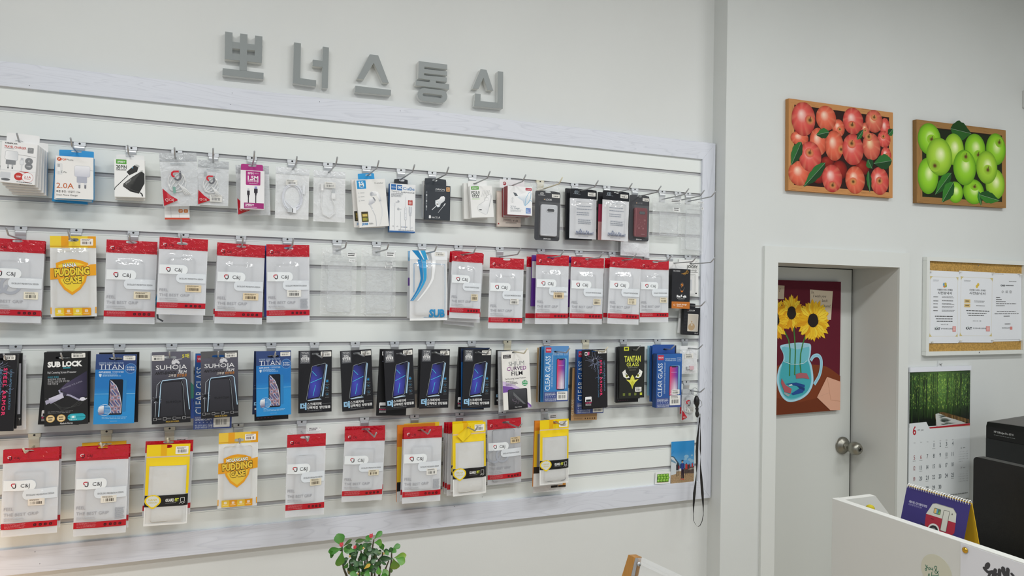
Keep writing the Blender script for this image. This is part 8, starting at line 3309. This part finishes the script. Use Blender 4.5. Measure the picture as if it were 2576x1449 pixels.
for st_ in STM:
    o = MB()
    dy = rs.uniform(.03, .07)
    pts = [pp(x, y, dy) for x, y in st_] + [Vector(pp(1230, 3000, .01)) + Vector((rs.uniform(-.03, .03), 0, 0))]
    pts[-1].z = pz0 - .01
    fine = []
    for i in range(len(pts) - 1):
        for k in range(4):
            fine.append(pts[i].lerp(pts[i + 1], k / 4))
    fine.append(pts[-1])
    o.tube(fine, .0019, '#54503f', 'matte', 8, r1=.0040)
    for i in range(3, len(fine) - 6, 1):
        for s_ in (-1, 1):
            o.tube([fine[i], fine[i] + Vector((s_ * .006, rs.uniform(-.004, .004), .003))], .0006, '#6a6552', 'matte', 4, r1=.0001)
    o.build('stem', root)
for x, y, s_ in ((675, 595, 1), (1315, 405, 1), (965, 650, .8)):
    o = MB()
    c0 = pp(x, y, -.045)
    for q in (-1, 1):
        pts = [c0 + Vector((0, 0, -.008 * s_)), c0 + Vector((q * .0055 * s_, -.002, -.002)), c0 + Vector((q * .004 * s_, -.003, .007 * s_)), c0 + Vector((0, -.001, .004 * s_))]
        o.add(pts, [(0, 1, 2, 3)], '#d9455a', 'leaf')
    o.lathe([(.0005, 0), (.0009, .0015), (.0005, .003)], c0, (0, -1, .3), '#d9b84a', 'leaf', 8)
    o.build('flower', root)
for x, y in ((1150, 680), (855, 860), (1590, 800), (1035, 1235)):
    o = MB()
    c0 = pp(x, y, -.045)
    o.lathe([(.0006, -.003), (.0026, 0), (.0020, .003), (.0005, .004)], c0, (.3, -.5, 1), '#c9a85a', 'leaf', 8)
    o.build('bud', root)
o = MB()
pcx = pp(1230, 3000, .01).x
o.lathe([(.10, 0.0005), (.105, .02), (.13, pz0 - .06), (.14, pz0 - .04), (.145, pz0), (.130, pz0), (.125, pz0 - .03)], (pcx, .01, 0), (0, 0, 1), '#c9c6bf', 'plastic', 32)
o.build('pot', root)

# ------------------------------------------------------------------ acrylic and wood rack at the bottom edge
RYD = 2.05
r0 = at(1600, 1449, RYD)
root = thing('acrylic_stand', 'wooden post holding a clear acrylic panel, cut by the bottom edge', 'display stand', (r0.x, RYD, 0))


def rp(x, y, dy=0.0):
    return at(1500 + x / 8.587, 1380 + y / 8.587, RYD + dy) - Vector((r0.x, RYD, 0))


def prism(o, front, back, col_, mat):
    n_ = len(front)
    o.add(front + back, [tuple(range(n_)), tuple(range(2 * n_ - 1, n_ - 1, -1))] + [(i, n_ + i, n_ + (i + 1) % n_, (i + 1) % n_) for i in range(n_)], col_, mat)


def extend(p, q, z):
    """carry the line p-q on down to height z."""
    k = (z - p.z) / (q.z - p.z)
    return p + (q - p) * k


o = MB()
f0, f1 = rp(693, 135), rp(845, 200)
g0, g1 = rp(552, 590), rp(750, 590)
b0, b1 = rp(855, 125, .035), rp(985, 185, .035)
dn = Vector((0, 0, 1))
lo0, lo1 = extend(f0, g0, .5), extend(f1, g1, .5)
sh = b0 - f0
prism(o, [f0, f1, lo1, lo0], [b0, b1, lo1 + (b1 - f1), lo0 + sh], '#b98442', 'wood')
lo2, lo3 = Vector((lo0.x, lo0.y, .0005)), Vector((lo1.x, lo1.y, .0005))
prism(o, [lo0, lo1, lo3, lo2], [lo0 + sh, lo1 + (b1 - f1), lo3 + (b1 - f1), lo2 + sh], '#b98442', 'wood')
o.build('post', root)
o = MB()
h0, h1 = rp(848, 205, .002), rp(1000, 190, .03)
e0_, e1_ = rp(1690, 600, .002), rp(1870, 592, .03)
q0, q1 = extend(h0, e0_, .55), extend(h1, e1_, .55)
for d0, d1 in ((0, .016), ):
    up_ = Vector((0, 0, -.014))
    prism(o, [h0, h1, q1, q0], [h0 + up_, h1 + up_, q1 + up_, q0 + up_], '#eef1f4', 'acrylic')
o.build('acrylic_rail', root)
o = MB()
k0, k1, k2, k3 = rp(985, 290, .01), rp(1600, 600, .01), rp(1500, 1600, .01), rp(905, 600, .01)
prism(o, [k0, k1, k2, extend(k0, k3, .6)], [p_ + Vector((0, .004, 0)) for p_ in (k0, k1, k2, extend(k0, k3, .6))], '#f2f4f6', 'acrylic')
o.build('acrylic_panel', root)
o = MB()
s0, s1, s2, s3 = rp(843, 205, -.001), rp(905, 215, -.001), rp(830, 590, -.001), rp(755, 590, -.001)
prism(o, [s0, s1, s2, s3], [p_ + Vector((0, .006, 0)) for p_ in (s0, s1, s2, s3)], '#b9bbc0', 'steel')
o.build('metal_strip', root)
o = MB()
w0, w1, w2, w3 = rp(885, 330, .006), rp(960, 320, .012), rp(905, 590, .012), rp(835, 590, .006)
prism(o, [w0, w1, w2, w3], [p_ + Vector((0, .01, 0)) for p_ in (w0, w1, w2, w3)], '#a8835c', 'wood')
o.build('inner_batten', root)
o = MB()
o.lathe([(.0068, 0), (.0062, .002), (.003, .003)], rp(925, 342, -.006), (-.2, -1, .1), '#b9bbbd', 'steel', 16)
o.lathe([(.002, 0), (.002, .0035)], rp(932, 350, -.006), (-.2, -1, .1), '#4a4a4a', 'matte', 8)
o.build('screw', root)
